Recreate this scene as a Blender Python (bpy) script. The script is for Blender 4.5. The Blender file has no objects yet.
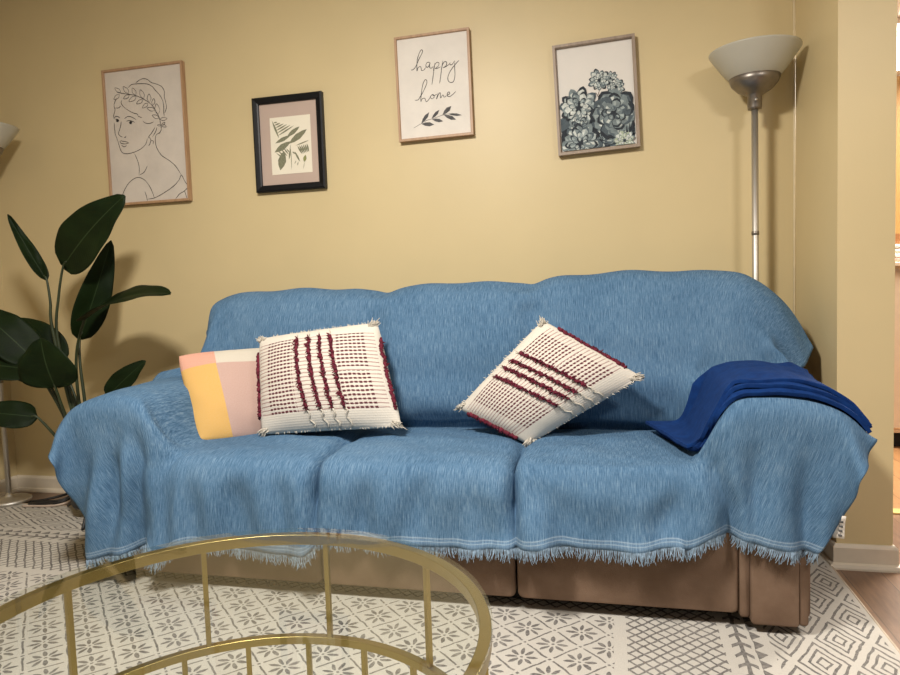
import bpy, bmesh, math, random
from mathutils import Vector, Matrix, noise
from mathutils.bvhtree import BVHTree
S = bpy.context.scene
COL = S.collection
PI = math.pi
rnd = random.Random(7)

ART={'woman':[[(-0.0391,0.2572),(-0.0205,0.2678),(0.0037,0.2737),(0.0268,0.2678),(0.0491,0.2505),(0.0776,0.24),(0.1057,0.2246),(0.1185,0.2009),(0.1168,0.1762),(0.1233,0.1457),(0.1244,0.1206),(0.1128,0.0968)],[(-0.0852,0.2393),(-0.0633,0.2522),(-0.0335,0.2526),(0.0019,0.2499),(0.0309,0.2439),(0.0534,0.23),(0.0696,0.2109),(0.0912,0.1863),(0.1066,0.1573),(0.1103,0.127),(0.1085,0.1022),(0.11,0.082)],[(-0.1496,0.2232),(-0.1201,0.2151),(-0.0846,0.2075),(-0.0379,0.1942),(0.0021,0.1736),(0.0302,0.1548),(0.0521,0.1326),(0.0678,0.106),(0.0805,0.0798),(0.0849,0.0593),(0.0872,0.034),(0.0877,0.0164),(0.0747,-0.0001)],[(-0.1256,0.1828),(-0.1298,0.168),(-0.1162,0.1489),(-0.0907,0.1287),(-0.062,0.1133),(-0.0416,0.1063),(-0.0365,0.0957),(-0.0163,0.0863)],[(-0.1518,0.1955),(-0.1686,0.1743),(-0.172,0.1543),(-0.1684,0.1387),(-0.1776,0.1141),(-0.1788,0.0989)],[(-0.1676,0.1488),(-0.1465,0.1468),(-0.1338,0.1557)],[(-0.1778,0.0962),(-0.1679,0.1055),(-0.1529,0.1041),(-0.1415,0.0954)],[(-0.1177,0.0907),(-0.099,0.0991),(-0.0753,0.0953),(-0.0496,0.0793)],[(-0.172,0.0931),(-0.1599,0.092),(-0.1494,0.087)],[(-0.1068,0.0769),(-0.0933,0.0798),(-0.0768,0.0762),(-0.0595,0.0675)],[(-0.1367,0.0797),(-0.1413,0.0597),(-0.1511,0.0351),(-0.1485,0.0393),(-0.1573,0.0214),(-0.1473,0.0081),(-0.1345,0.0021)],[(-0.1258,0.0013),(-0.1202,-0.0016),(-0.1145,0.0053)],[(-0.178,0.0784),(-0.1782,0.0529),(-0.1768,0.0323),(-0.1758,0.02),(-0.1638,-0.0153),(-0.1553,-0.0471),(-0.1426,-0.073),(-0.1139,-0.0816),(-0.0734,-0.0774),(-0.0324,-0.0635),(-0.0056,-0.0442),(0.0072,-0.0176)],[(-0.1529,-0.0162),(-0.1418,-0.0159),(-0.1347,-0.019),(-0.1202,-0.0209),(-0.1004,-0.03)],[(-0.1529,-0.0162),(-0.1442,-0.0281),(-0.1211,-0.0326),(-0.1004,-0.03)],[(-0.1449,-0.0368),(-0.1295,-0.0461),(-0.1144,-0.0412)],[(-0.0118,0.0682),(0.0052,0.0576),(0.0287,0.0554),(0.0498,0.0615)],[(0.054,0.0334),(0.0438,0.0209),(0.0304,0.0049),(0.0174,-0.0062),(0.0107,-0.0179)],[(0.0646,0.0325),(0.056,0.0118),(0.0364,-0.0109)],[(0.0152,-0.006),(0.026,-0.0254),(0.0197,-0.0432),(0.0117,-0.0536)],[(0.0258,-0.0284),(0.0398,-0.0327),(0.0373,-0.0478)],[(0.0942,0.0481),(0.089,0.0242),(0.0806,0.0066),(0.0584,-0.0037),(0.0521,-0.0215),(0.0517,-0.0459),(0.0604,-0.0743),(0.083,-0.1068),(0.1237,-0.1345),(0.157,-0.1646),(0.1856,-0.2096)],[(-0.0725,-0.0849),(-0.0582,-0.117),(-0.0502,-0.1549),(-0.0547,-0.1949)],[(-0.0515,-0.192),(-0.0229,-0.1786),(-0.0026,-0.1492)],[(-0.1638,-0.2965),(-0.1422,-0.2572),(-0.1101,-0.2219),(-0.0684,-0.2032),(-0.0327,-0.212),(-0.0057,-0.2388),(0.0134,-0.2742),(0.0252,-0.3091)],[(-0.0149,-0.3139),(0.0288,-0.3094),(0.0768,-0.2909),(0.136,-0.2611),(0.1698,-0.2329),(0.1856,-0.2096),(0.2012,-0.2382),(0.2168,-0.2668),(0.1978,-0.2869),(0.1687,-0.3003),(0.142,-0.3261)],[(0.1978,-0.2869),(0.2035,-0.3057),(0.2092,-0.3263)],[(-0.0265,-0.2746),(-0.0189,-0.3),(-0.0156,-0.3238)]],'wreath':[[(-0.1286,0.2211),(-0.134,0.2354),(-0.1465,0.2428),(-0.1611,0.2456),(-0.1562,0.2337),(-0.146,0.2239),(-0.1286,0.2211)],[(-0.1354,0.2116),(-0.1537,0.2107),(-0.1648,0.2017),(-0.1704,0.1897),(-0.155,0.1909),(-0.1415,0.1972),(-0.1354,0.2116)],[(-0.0831,0.2114),(-0.0841,0.2287),(-0.0959,0.2403),(-0.1116,0.2471),(-0.1102,0.2325),(-0.102,0.219),(-0.0831,0.2114)],[(-0.079,0.2034),(-0.0959,0.205),(-0.1076,0.1983),(-0.1149,0.1883),(-0.1006,0.1873),(-0.0872,0.1912),(-0.079,0.2034)],[(-0.0436,0.1983),(-0.0399,0.2138),(-0.0474,0.2262),(-0.0598,0.2352),(-0.0624,0.2221),(-0.0586,0.2086),(-0.0436,0.1983)],[(-0.0411,0.192),(-0.0618,0.1934),(-0.0759,0.1848),(-0.0844,0.1721),(-0.0668,0.1714),(-0.0505,0.1767),(-0.0411,0.192)],[(-0.0006,0.1779),(0.0056,0.1956),(-0.0017,0.2106),(-0.015,0.2221),(-0.0197,0.2071),(-0.0169,0.1912),(-0.0006,0.1779)],[(-0.004,0.1722),(-0.0216,0.1742),(-0.0341,0.1673),(-0.0419,0.1568),(-0.027,0.1556),(-0.0128,0.1596),(-0.004,0.1722)],[(0.0304,0.1573),(0.0413,0.1705),(0.0399,0.1846),(0.0322,0.1972),(0.0234,0.1859),(0.0207,0.1721),(0.0304,0.1573)],[(0.0242,0.1529),(0.0069,0.1527),(-0.0039,0.1447),(-0.0098,0.1336),(0.0047,0.1341),(0.0176,0.1395),(0.0242,0.1529)],[(0.0498,0.1404),(0.0609,0.1496),(0.0621,0.1611),(0.058,0.1721),(0.0489,0.1641),(0.0444,0.1534),(0.0498,0.1404)],[(0.0597,0.1158),(0.0478,0.1288),(0.0321,0.1321),(0.0166,0.13),(0.027,0.1194),(0.0414,0.1128),(0.0597,0.1158)],[(0.0756,0.0928),(0.0875,0.1117),(0.083,0.1302),(0.0707,0.1458),(0.0613,0.1296),(0.0603,0.111),(0.0756,0.0928)],[(0.0802,0.0748),(0.0717,0.088),(0.0579,0.0931),(0.0433,0.0933),(0.0509,0.0823),(0.0629,0.0745),(0.0802,0.0748)],[(0.0856,0.0693),(0.0997,0.0618),(0.1134,0.0632),(0.1248,0.0691),(0.1128,0.0751),(0.099,0.0766),(0.0856,0.0693)],[(0.0897,0.0438),(0.0963,0.0338),(0.1069,0.0301),(0.1179,0.0302),(0.112,0.0385),(0.1028,0.0443),(0.0897,0.0438)],[(0.0895,0.0413),(0.0822,0.0453),(0.075,0.0447),(0.069,0.0417),(0.0752,0.0385),(0.0824,0.0376),(0.0895,0.0413)],[(0.0922,0.0386),(0.1027,0.0394),(0.1088,0.0448),(0.1119,0.0518),(0.1031,0.0509),(0.0955,0.0471),(0.0922,0.0386)]],'eyes':[(-0.1574,0.0852),(-0.0822,0.0686)],'happy':[[(-0.101,0.0814),(-0.0906,0.0821),(-0.0776,0.0941),(-0.0617,0.1231),(-0.046,0.1482),(-0.0433,0.1595),(-0.0494,0.1622),(-0.0605,0.1462),(-0.0703,0.1165),(-0.0733,0.0742),(-0.0677,0.0871),(-0.0571,0.0916),(-0.0534,0.0834),(-0.0519,0.0736),(-0.0416,0.0742),(-0.0316,0.0846)],[(-0.0114,0.1034),(-0.0236,0.1049),(-0.0311,0.0942),(-0.0267,0.084),(-0.0174,0.0887),(-0.0115,0.1015),(-0.0151,0.0865),(-0.0086,0.078),(0.0028,0.0843)],[(0.0109,0.0995),(0.0042,0.0648),(-0.004,0.0233),(-0.0081,0.0064)],[(0.0018,0.0651),(0.0082,0.0875),(0.019,0.0996),(0.029,0.0965),(0.0255,0.0834),(0.0117,0.0747),(0.0218,0.0743),(0.0375,0.0793)],[(0.0468,0.1039),(0.0398,0.0682),(0.0317,0.0269),(0.0279,0.008)],[(0.0376,0.0647),(0.0448,0.0869),(0.0555,0.099),(0.0642,0.0941),(0.0607,0.0803),(0.047,0.0731),(0.0626,0.0778),(0.0772,0.0875)],[(0.0794,0.0922),(0.079,0.0827),(0.0891,0.0833),(0.0998,0.0973)],[(0.101,0.0972),(0.099,0.0649),(0.0988,0.0343),(0.0916,0.0102),(0.0793,0.0059),(0.0676,0.0149),(0.0677,0.0341),(0.0819,0.0593),(0.103,0.0816),(0.1198,0.0967)],[(-0.0894,-0.0524),(-0.0749,-0.0521),(-0.0639,-0.0396),(-0.0483,-0.018),(-0.0324,0.0112),(-0.0304,0.0264),(-0.0376,0.0312),(-0.0488,0.0131),(-0.0565,-0.0171),(-0.0614,-0.0477),(-0.0622,-0.0632)],[(-0.0613,-0.0616),(-0.055,-0.0498),(-0.0436,-0.0493),(-0.0402,-0.0568),(-0.0368,-0.0643),(-0.0271,-0.0583),(-0.0151,-0.0436)],[(-0.0091,-0.0365),(-0.0171,-0.0452),(-0.0112,-0.0547),(-0.0003,-0.0488),(-0.0017,-0.0387),(-0.0091,-0.0365),(0.0,-0.0418),(0.0133,-0.0369)],[(0.0192,-0.0326),(0.0104,-0.0579),(0.0187,-0.0421),(0.0285,-0.0326),(0.0292,-0.0557),(0.0372,-0.046),(0.0428,-0.0448),(0.045,-0.0539),(0.0575,-0.0483)],[(0.0587,-0.0477),(0.0708,-0.042),(0.0694,-0.0337),(0.0614,-0.0381),(0.0611,-0.0504),(0.0721,-0.0534),(0.0854,-0.0461),(0.1,-0.0347)]],'branch':[[(-0.1032,-0.1744),(-0.0662,-0.1578),(-0.0391,-0.1462),(-0.0125,-0.1419),(0.0141,-0.1358),(0.033,-0.1307),(0.0592,-0.1281)]],'hleaf':[[(-0.0642,-0.1562),(-0.0476,-0.1469),(-0.033,-0.1324),(-0.0261,-0.1119),(-0.0458,-0.1223),(-0.0579,-0.1388)],[(-0.0644,-0.159),(-0.0474,-0.1687),(-0.0269,-0.1735),(-0.0055,-0.1676),(-0.0252,-0.1557),(-0.046,-0.1545)],[(-0.0163,-0.1415),(-0.0009,-0.1349),(0.0132,-0.1235),(0.0211,-0.1063),(0.003,-0.1136),(-0.0091,-0.1269)],[(-0.0145,-0.1442),(-0.0006,-0.154),(0.0168,-0.1601),(0.0362,-0.1577),(0.0201,-0.1458),(0.0021,-0.1425)],[(0.035,-0.1291),(0.0526,-0.1247),(0.0683,-0.1144),(0.0764,-0.0956),(0.0555,-0.1002),(0.0423,-0.1133)],[(0.0405,-0.1307),(0.054,-0.1446),(0.0724,-0.1552),(0.095,-0.1567),(0.0795,-0.14),(0.0597,-0.1325)],[(0.0592,-0.1281),(0.0776,-0.1361),(0.0995,-0.1413),(0.1223,-0.1401),(0.1011,-0.1306),(0.0788,-0.1274)]],'fern':[[(-0.072,0.0049),(-0.0483,0.0069),(-0.0264,0.0122),(-0.0036,0.0251),(0.01,0.0365),(-0.0089,0.0354),(-0.0352,0.0293),(-0.0545,0.0189)],[(-0.0103,0.0291),(0.0112,0.034),(0.03,0.0424),(0.0472,0.0587),(0.0563,0.0724),(0.0389,0.0688),(0.0162,0.0592),(0.0015,0.0458)],[(-0.0773,-0.0376),(-0.05,-0.0349),(-0.0262,-0.0272),(-0.0043,-0.0086),(0.0073,0.008),(-0.0147,0.0064),(-0.0435,-0.0022),(-0.0621,-0.0174)],[(-0.0024,-0.0035),(0.0283,0.0035),(0.0551,0.0152),(0.0799,0.0381),(0.0933,0.0573),(0.0686,0.0523),(0.0361,0.0389),(0.015,0.0201)],[(-0.0522,-0.1226),(-0.032,-0.1041),(-0.0201,-0.0836),(-0.0215,-0.0553),(-0.0294,-0.0348),(-0.0463,-0.0493),(-0.0614,-0.0736),(-0.0609,-0.0971)],[(-0.0752,0.1008),(-0.0701,0.0988),(-0.0651,0.0981),(-0.0596,0.0998),(-0.0561,0.1021),(-0.0602,0.1038),(-0.0661,0.1048),(-0.0707,0.1034)],[(-0.0719,0.0881),(-0.0628,0.0882),(-0.0542,0.0896),(-0.0449,0.0937),(-0.0391,0.0975),(-0.0464,0.0975),(-0.0568,0.096),(-0.0646,0.0927)],[(-0.0685,0.0754),(-0.0558,0.0776),(-0.0438,0.081),(-0.0305,0.0875),(-0.0222,0.0928),(-0.0324,0.0912),(-0.0469,0.0872),(-0.058,0.0819)],[(-0.0652,0.0627),(-0.049,0.067),(-0.0335,0.0725),(-0.0162,0.0813),(-0.0053,0.0882),(-0.0183,0.085),(-0.0369,0.0785),(-0.0514,0.0713)],[(-0.0619,0.0501),(-0.0422,0.0564),(-0.0233,0.0639),(-0.002,0.0751),(0.0115,0.0836),(-0.0042,0.0787),(-0.0269,0.0699),(-0.0448,0.0606)],[(-0.0586,0.0374),(-0.0355,0.0458),(-0.0131,0.0553),(0.0121,0.0689),(0.0283,0.079),(0.0099,0.0725),(-0.0169,0.0612),(-0.0381,0.0499)],[(-0.0832,0.1118),(-0.0784,0.0895),(-0.0718,0.0678),(-0.0601,0.0427),(-0.0506,0.0264),(-0.0542,0.0442),(-0.062,0.0704),(-0.0716,0.0913)],[(-0.0247,-0.0739),(-0.0342,-0.0639),(-0.0446,-0.0548),(-0.0587,-0.0457),(-0.0688,-0.0404),(-0.0613,-0.0485),(-0.0489,-0.0595),(-0.0372,-0.0672)],[(-0.0185,-0.0667),(-0.0276,-0.0559),(-0.0376,-0.046),(-0.0513,-0.0357),(-0.0613,-0.0296),(-0.0541,-0.0383),(-0.0422,-0.0503),(-0.0308,-0.059)],[(-0.0124,-0.0594),(-0.0186,-0.0487),(-0.0259,-0.0387),(-0.0366,-0.0281),(-0.0447,-0.0216),(-0.0399,-0.0303),(-0.0312,-0.0424),(-0.0224,-0.0513)],[(-0.0051,-0.0523),(-0.009,-0.0433),(-0.0141,-0.0349),(-0.0222,-0.0262),(-0.0286,-0.0209),(-0.0256,-0.0282),(-0.0197,-0.0383),(-0.013,-0.0456)],[(0.001,-0.045),(-0.0017,-0.0385),(-0.0052,-0.0326),(-0.0113,-0.0265),(-0.0161,-0.023),(-0.0141,-0.0283),(-0.0099,-0.0354),(-0.0049,-0.0405)],[(-0.0047,-0.0755),(0.0013,-0.0635),(0.0054,-0.0512),(0.0071,-0.0356),(0.0067,-0.0249),(0.0017,-0.0344),(-0.0035,-0.0492),(-0.005,-0.0622)],[(0.0414,-0.0149),(0.0445,-0.0264),(0.0492,-0.0373),(0.0577,-0.0491),(0.0646,-0.0564),(0.0622,-0.0471),(0.0568,-0.034),(0.0498,-0.0242)],[(0.0511,-0.0137),(0.0535,-0.025),(0.0574,-0.0358),(0.0651,-0.0475),(0.0715,-0.0549),(0.0697,-0.0458),(0.0651,-0.0328),(0.0589,-0.023)],[(0.0608,-0.0125),(0.0624,-0.0236),(0.0656,-0.0342),(0.0725,-0.046),(0.0784,-0.0534),(0.0772,-0.0444),(0.0735,-0.0317),(0.0679,-0.0218)],[(0.0704,-0.0112),(0.0713,-0.0221),(0.0738,-0.0326),(0.0799,-0.0444),(0.0852,-0.0519),(0.0847,-0.0431),(0.0818,-0.0305),(0.0769,-0.0207)],[(0.0801,-0.01),(0.0802,-0.0207),(0.082,-0.031),(0.0872,-0.0428),(0.0921,-0.0504),(0.0921,-0.0418),(0.0902,-0.0294),(0.0859,-0.0195)],[(0.0898,-0.0088),(0.0892,-0.0192),(0.0902,-0.0295),(0.0946,-0.0413),(0.0989,-0.0489),(0.0995,-0.0405),(0.0985,-0.0282),(0.0949,-0.0184)],[(0.0329,-0.0142),(0.0508,-0.011),(0.0684,-0.0068),(0.0886,0.0001),(0.1018,0.0055),(0.0875,0.0031),(0.0665,-0.0019),(0.0495,-0.0075)],[(0.0258,-0.0393),(0.0292,-0.0533),(0.0343,-0.0665),(0.0437,-0.0811),(0.0515,-0.0903),(0.0489,-0.0791),(0.043,-0.0631),(0.0353,-0.0509)],[(0.0143,-0.041),(0.017,-0.0456),(0.0205,-0.0492),(0.0263,-0.0517),(0.0308,-0.0526),(0.0287,-0.0488),(0.0246,-0.0444),(0.0199,-0.0422)],[(0.0226,-0.0983),(0.026,-0.0952),(0.0287,-0.0918),(0.031,-0.087),(0.0319,-0.0836),(0.0292,-0.086),(0.0258,-0.0901),(0.0239,-0.0941)],[(0.0363,-0.1071),(0.0393,-0.1032),(0.0415,-0.099),(0.0428,-0.0935),(0.043,-0.0896),(0.0405,-0.0927),(0.0378,-0.0977),(0.0367,-0.1023)],[(0.0088,-0.0379),(0.007,-0.0597),(0.0058,-0.0815),(0.0054,-0.1079),(0.0057,-0.1254),(0.0072,-0.108),(0.0087,-0.0817),(0.009,-0.0598)],[(0.074,-0.0921),(0.0714,-0.1001),(0.0692,-0.1082),(0.0674,-0.1182),(0.0666,-0.1249),(0.0688,-0.1185),(0.0714,-0.1087),(0.0729,-0.1004)],[(0.0078,-0.0044),(0.0047,-0.0156),(0.0023,-0.027),(0.0004,-0.0408),(-0.0004,-0.0501),(0.002,-0.0411),(0.0051,-0.0275),(0.0067,-0.016)]],'bud':[(0.0723,-0.0929),(0.0803,-0.0864),(0.085,-0.0791),(0.0844,-0.0685),(0.0813,-0.0608),(0.0746,-0.0659),(0.0686,-0.0747),(0.0688,-0.0834)],'sheet':[(-0.0998,0.1237),(0.108,0.1221),(0.1182,-0.1417),(-0.0872,-0.1392)],'suc':[((0.0173,0.0649),0.0416),((0.0618,0.0673),0.0276),((0.0843,0.0277),0.0332),((-0.0731,-0.0397),0.0748),((0.0123,-0.1856),0.0435),((-0.0719,-0.1223),0.0411),((0.0701,-0.0789),0.0885),((0.1069,-0.197),0.0411),((-0.0756,-0.1868),0.0792),((0.1436,-0.1492),0.0227)],'stems':[[(0.0156,-0.0193),(0.008,0.0021),(0.0002,0.0178)],[(0.0186,-0.0168),(0.0124,0.0074),(0.0151,0.0245)],[(0.0442,-0.0249),(0.0538,-0.007),(0.0664,0.0145)]]}
CLOTH=[
-2232,9,8,9,9,15,11,10,13,17,20,21,22,19,-5,-12,25,9,11,27,28,28,28,27,28,28,27,28,28,27,28,28,28,27,39,42,41,42,41,42,41,42,42,41,42,41,42,41,42,41,42,42,41,42,41,42,41,42,41,42,42,41,42,41,42,41,42,42,41,42,41,42,41,42,41,42,42,41,42,41,42,41,42,42,41,42,41,42,41,42,41,42,42,41,42,41,42,41,42,41,42,42,41,42,41,42,41,42,42,41,42,34,32,33,32,33,32,33,32,33,32,33,32,19,11,29,29,31,11,49,56,36,34,31,28,26,23,20,18,16,15,15,
-7,0,0,0,-1,-7,4,2,-3,-4,-4,-1,-2,-2,13,13,-15,9,11,-2,-2,-1,-1,1,-1,0,1,-1,0,1,-1,0,0,3,-2,-1,0,0,0,0,0,0,0,0,0,0,0,0,0,1,-1,0,0,0,0,0,1,-1,1,-1,0,1,-1,1,-1,1,-1,0,0,0,1,-1,1,-1,1,-1,0,1,-1,1,-1,1,-1,0,0,0,0,0,0,0,1,-1,0,0,0,0,0,0,0,1,-1,0,0,0,0,0,1,-1,0,0,-2,2,2,1,2,0,1,1,1,0,1,0,-2,6,10,-3,-2,-2,21,-7,-13,-1,-2,-1,-1,-1,-1,0,1,1,0,1,
-7,-1,1,0,0,0,-6,3,2,-2,-2,0,-2,-2,5,9,0,-1,2,2,1,0,1,-1,1,-1,0,1,-1,0,0,0,0,0,-1,0,0,-1,1,-1,1,-1,0,0,0,1,-1,1,-1,0,0,0,0,0,1,-1,0,0,0,1,-1,0,0,0,1,-1,1,-1,1,-1,0,1,-1,1,-1,1,-1,0,0,0,1,-1,0,0,0,0,0,0,0,0,-1,1,-1,1,0,0,0,0,0,0,0,0,0,0,0,0,0,0,0,0,0,1,1,1,1,1,1,0,1,1,1,0,2,2,5,0,1,2,5,-2,-5,-2,-1,-1,-1,-1,0,0,-1,0,1,-1,
-7,0,0,0,0,0,-1,-4,2,3,-1,-1,1,-1,-1,3,5,2,0,0,0,1,0,0,0,0,0,0,0,0,0,0,0,-1,1,0,0,0,0,0,0,0,-1,1,-1,0,0,0,0,0,1,-1,1,-1,0,0,0,1,-1,0,0,0,1,-1,0,0,0,1,-1,1,-1,0,1,-1,1,-1,1,-1,1,-1,0,0,1,-1,0,0,0,-1,1,-1,1,0,0,0,-1,1,0,0,0,0,0,0,0,0,0,0,0,0,0,0,0,1,2,1,1,1,1,1,1,0,1,1,0,2,3,3,3,3,0,-2,-4,-1,-1,-1,-1,-1,0,-1,0,-1,0,1,
-7,1,-1,0,0,1,-1,-4,-4,4,2,-2,4,5,0,-3,0,4,2,1,0,0,-1,0,0,0,0,-1,1,-1,1,-1,0,0,0,0,0,1,-1,0,0,0,0,0,1,-1,1,-1,1,-1,0,0,0,0,0,0,0,0,0,0,0,0,0,0,0,1,-1,0,0,0,1,-1,0,1,-1,1,0,0,-1,1,-1,1,-1,1,0,-1,0,1,-1,0,0,-1,1,0,0,0,0,0,0,-1,1,0,0,0,0,0,0,0,0,0,1,0,1,2,1,2,1,1,1,1,0,0,1,3,2,3,2,1,0,-3,-1,-2,-1,-1,-1,0,-1,0,-1,1,-1,0,
-7,0,0,0,1,-1,1,0,-4,-4,1,1,0,5,7,1,0,-1,1,-1,1,-1,0,0,-1,0,0,0,0,0,0,0,0,1,0,0,0,0,0,0,0,0,1,-1,0,0,0,0,0,0,0,0,0,1,-1,1,-1,0,0,0,1,-1,0,0,0,0,0,0,0,0,0,0,0,0,0,0,0,0,1,0,0,0,0,-1,1,0,0,-1,0,1,-1,0,0,0,0,0,0,0,0,0,0,0,0,0,0,0,0,0,0,0,0,2,2,1,1,1,2,2,0,1,0,1,2,2,2,3,1,0,-3,-2,-1,-1,-1,-1,0,-2,0,-1,1,-1,1,0,
-6,-1,1,-1,0,0,0,1,1,-7,1,0,0,1,5,7,1,0,-2,-1,-1,-1,0,1,0,0,0,0,0,1,-1,1,0,0,0,0,0,-1,1,0,0,0,0,0,0,0,0,1,-1,1,-1,1,-1,0,0,0,0,0,1,-1,0,0,0,1,-1,0,0,0,1,-1,0,1,-1,0,1,-1,0,0,0,-1,1,0,0,1,-1,0,0,1,0,-1,0,0,0,-1,1,0,-1,1,0,0,0,0,0,0,0,0,0,0,0,0,1,1,1,1,3,1,1,0,3,1,1,1,1,3,3,0,0,-2,-1,-1,-2,-1,-1,-1,-1,0,-1,0,-1,0,-1,-1,
-6,0,-1,1,-1,1,0,0,1,1,-4,1,-2,-2,1,6,5,1,-2,-1,-1,1,1,-1,0,1,0,0,0,0,0,0,0,0,0,0,0,1,-1,1,-1,1,-1,1,-1,1,-1,0,0,0,0,0,0,0,0,0,1,-1,0,0,0,0,0,0,0,0,0,0,0,0,0,0,0,0,0,0,0,1,-1,1,-1,0,0,-1,0,1,0,-1,1,0,0,0,0,0,0,0,0,0,0,0,0,0,0,0,0,0,0,0,0,1,-1,1,2,2,1,2,1,2,0,2,2,1,3,1,1,-1,-1,-1,-1,-2,-1,0,-2,0,-1,-1,0,-1,0,0,0,0,
-7,1,1,-1,0,-1,1,0,1,0,-4,2,1,-2,-2,1,4,2,1,1,1,0,0,0,0,0,0,0,0,0,0,0,0,0,0,0,0,0,0,0,0,0,0,0,0,0,1,-1,1,-1,1,-1,1,-1,0,0,-1,1,0,0,0,0,0,-1,1,0,0,0,0,0,0,-1,1,0,-1,1,0,-1,1,0,0,0,0,0,0,-1,0,1,-1,0,1,0,0,0,0,0,0,0,0,0,0,0,0,0,1,-1,0,1,-1,0,1,1,1,1,1,2,2,2,1,1,2,2,2,1,0,-1,-1,-1,-1,0,-1,-1,0,-2,0,0,-2,1,-1,-1,0,-1,
-2,0,-1,0,-1,0,0,0,0,0,-1,-6,2,1,0,0,2,1,3,1,0,1,-1,1,1,-1,0,0,0,0,0,0,0,0,0,0,0,0,0,0,1,-1,1,-1,1,-1,0,1,-1,1,-1,1,-1,0,1,-1,0,0,-1,1,-1,1,0,0,0,-1,1,0,-1,1,0,0,0,0,0,0,-1,1,0,-1,1,-1,1,0,1,0,0,-1,0,0,-1,1,-1,1,0,-1,1,0,0,0,0,0,0,0,0,0,0,0,0,0,0,1,1,1,2,1,1,1,2,2,2,2,1,1,-1,-1,-1,0,-1,-1,0,-1,-1,0,-1,0,0,-1,0,0,0,0,
4,-3,0,-1,0,-1,0,0,-1,0,0,-7,0,2,2,2,0,1,0,1,1,-1,1,0,0,0,0,1,-1,0,1,-1,0,0,0,0,1,-1,1,-1,0,0,0,1,-1,1,-1,0,1,-1,1,-1,0,1,-1,1,0,0,0,-1,0,0,0,0,0,0,0,0,0,0,-1,1,0,-1,1,0,0,0,-1,1,-1,1,-1,1,-1,0,1,0,0,0,0,0,0,0,0,0,0,0,-1,1,0,0,0,0,0,0,0,0,0,0,1,0,0,2,0,1,2,1,1,2,1,3,0,0,-2,-2,0,-1,0,0,-1,-1,1,-1,0,0,0,0,1,0,0,1,
0,3,-2,0,0,1,-2,0,0,0,0,0,-1,0,0,0,0,0,1,-1,0,1,0,0,-1,1,0,0,0,0,0,0,0,0,0,0,0,0,0,1,-1,1,-1,0,1,-1,1,-1,0,0,0,0,1,-1,1,-1,1,-1,0,0,0,0,-1,1,0,0,0,-1,1,0,0,0,0,0,0,-1,1,-1,1,0,0,0,0,-1,0,0,0,0,1,0,0,0,0,0,-1,1,0,0,0,0,0,-1,1,0,0,0,0,0,0,0,0,0,1,0,1,1,0,2,1,1,2,0,2,-1,-1,0,-1,1,-1,0,0,0,-1,1,0,0,0,0,0,0,0,0,
12,-4,-1,-1,-1,-1,0,0,-2,-2,0,0,-1,1,-1,0,0,0,0,1,0,-1,0,0,1,0,0,0,0,0,0,1,0,0,0,0,-1,1,-1,0,1,-1,1,-1,0,1,-1,1,-1,1,-1,1,-1,0,0,0,0,0,0,0,0,0,0,0,0,0,0,0,0,0,0,0,-1,1,0,0,0,0,0,0,0,0,0,0,1,0,-1,0,-1,1,0,0,0,0,1,-1,0,0,0,0,0,0,0,0,0,0,0,0,1,-1,0,1,0,0,0,0,1,0,1,1,1,1,0,0,1,-1,0,0,1,-1,0,1,0,0,0,0,0,0,0,1,0,1,
12,-3,0,-1,-1,0,-1,-3,-2,0,0,-1,-1,-1,2,-1,1,0,0,0,0,0,0,0,0,0,0,0,1,-1,0,0,0,0,0,0,0,0,1,-1,0,1,-1,1,-1,0,1,-1,1,-1,1,-1,0,0,0,0,0,0,0,0,0,0,0,0,0,0,0,0,0,-1,1,0,0,0,-1,1,0,0,0,-1,1,0,0,1,-1,0,1,0,0,-1,0,0,0,0,0,0,0,0,0,0,0,0,0,0,0,0,0,0,0,0,0,-1,0,0,0,0,1,0,1,0,0,1,0,1,-1,0,1,-1,0,1,0,0,0,-1,1,0,0,1,-1,0,1,4,
-2,3,1,1,1,-2,-1,-1,0,1,-1,0,1,-1,0,1,-1,1,-1,0,0,1,-1,1,0,0,-1,0,0,1,-1,0,0,0,0,0,1,-1,0,1,-1,0,1,-1,1,-1,0,0,0,1,-1,0,0,1,-1,1,-1,0,1,0,0,-1,1,-1,0,0,0,0,0,0,0,-1,1,0,0,0,-1,1,-1,1,0,-1,1,-1,1,1,-1,0,0,1,0,-1,0,0,-1,1,0,0,0,0,0,0,0,0,0,0,0,0,0,0,0,0,-1,-1,0,0,-1,1,0,0,0,0,0,-1,0,1,-1,1,-1,-1,0,0,0,0,-1,0,0,0,0,-1,0,-5,
-9,2,0,1,0,1,1,2,3,0,0,3,-1,0,-3,0,0,0,1,-1,0,0,1,-1,0,0,1,0,-1,0,1,0,0,0,0,0,-1,1,-1,0,1,-1,0,0,0,1,-1,1,-1,0,0,0,1,-1,0,0,0,1,-1,0,0,0,0,0,0,0,0,0,0,0,0,0,0,-1,1,-1,1,0,0,0,-1,1,-1,1,0,-1,1,0,0,0,0,0,0,0,0,0,0,0,0,0,0,0,0,0,0,0,0,0,0,0,0,-1,-1,-1,-1,0,0,-1,0,0,0,-1,0,0,0,-1,0,0,0,0,0,-1,0,0,0,0,0,-1,0,0,-1,0,
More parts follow.
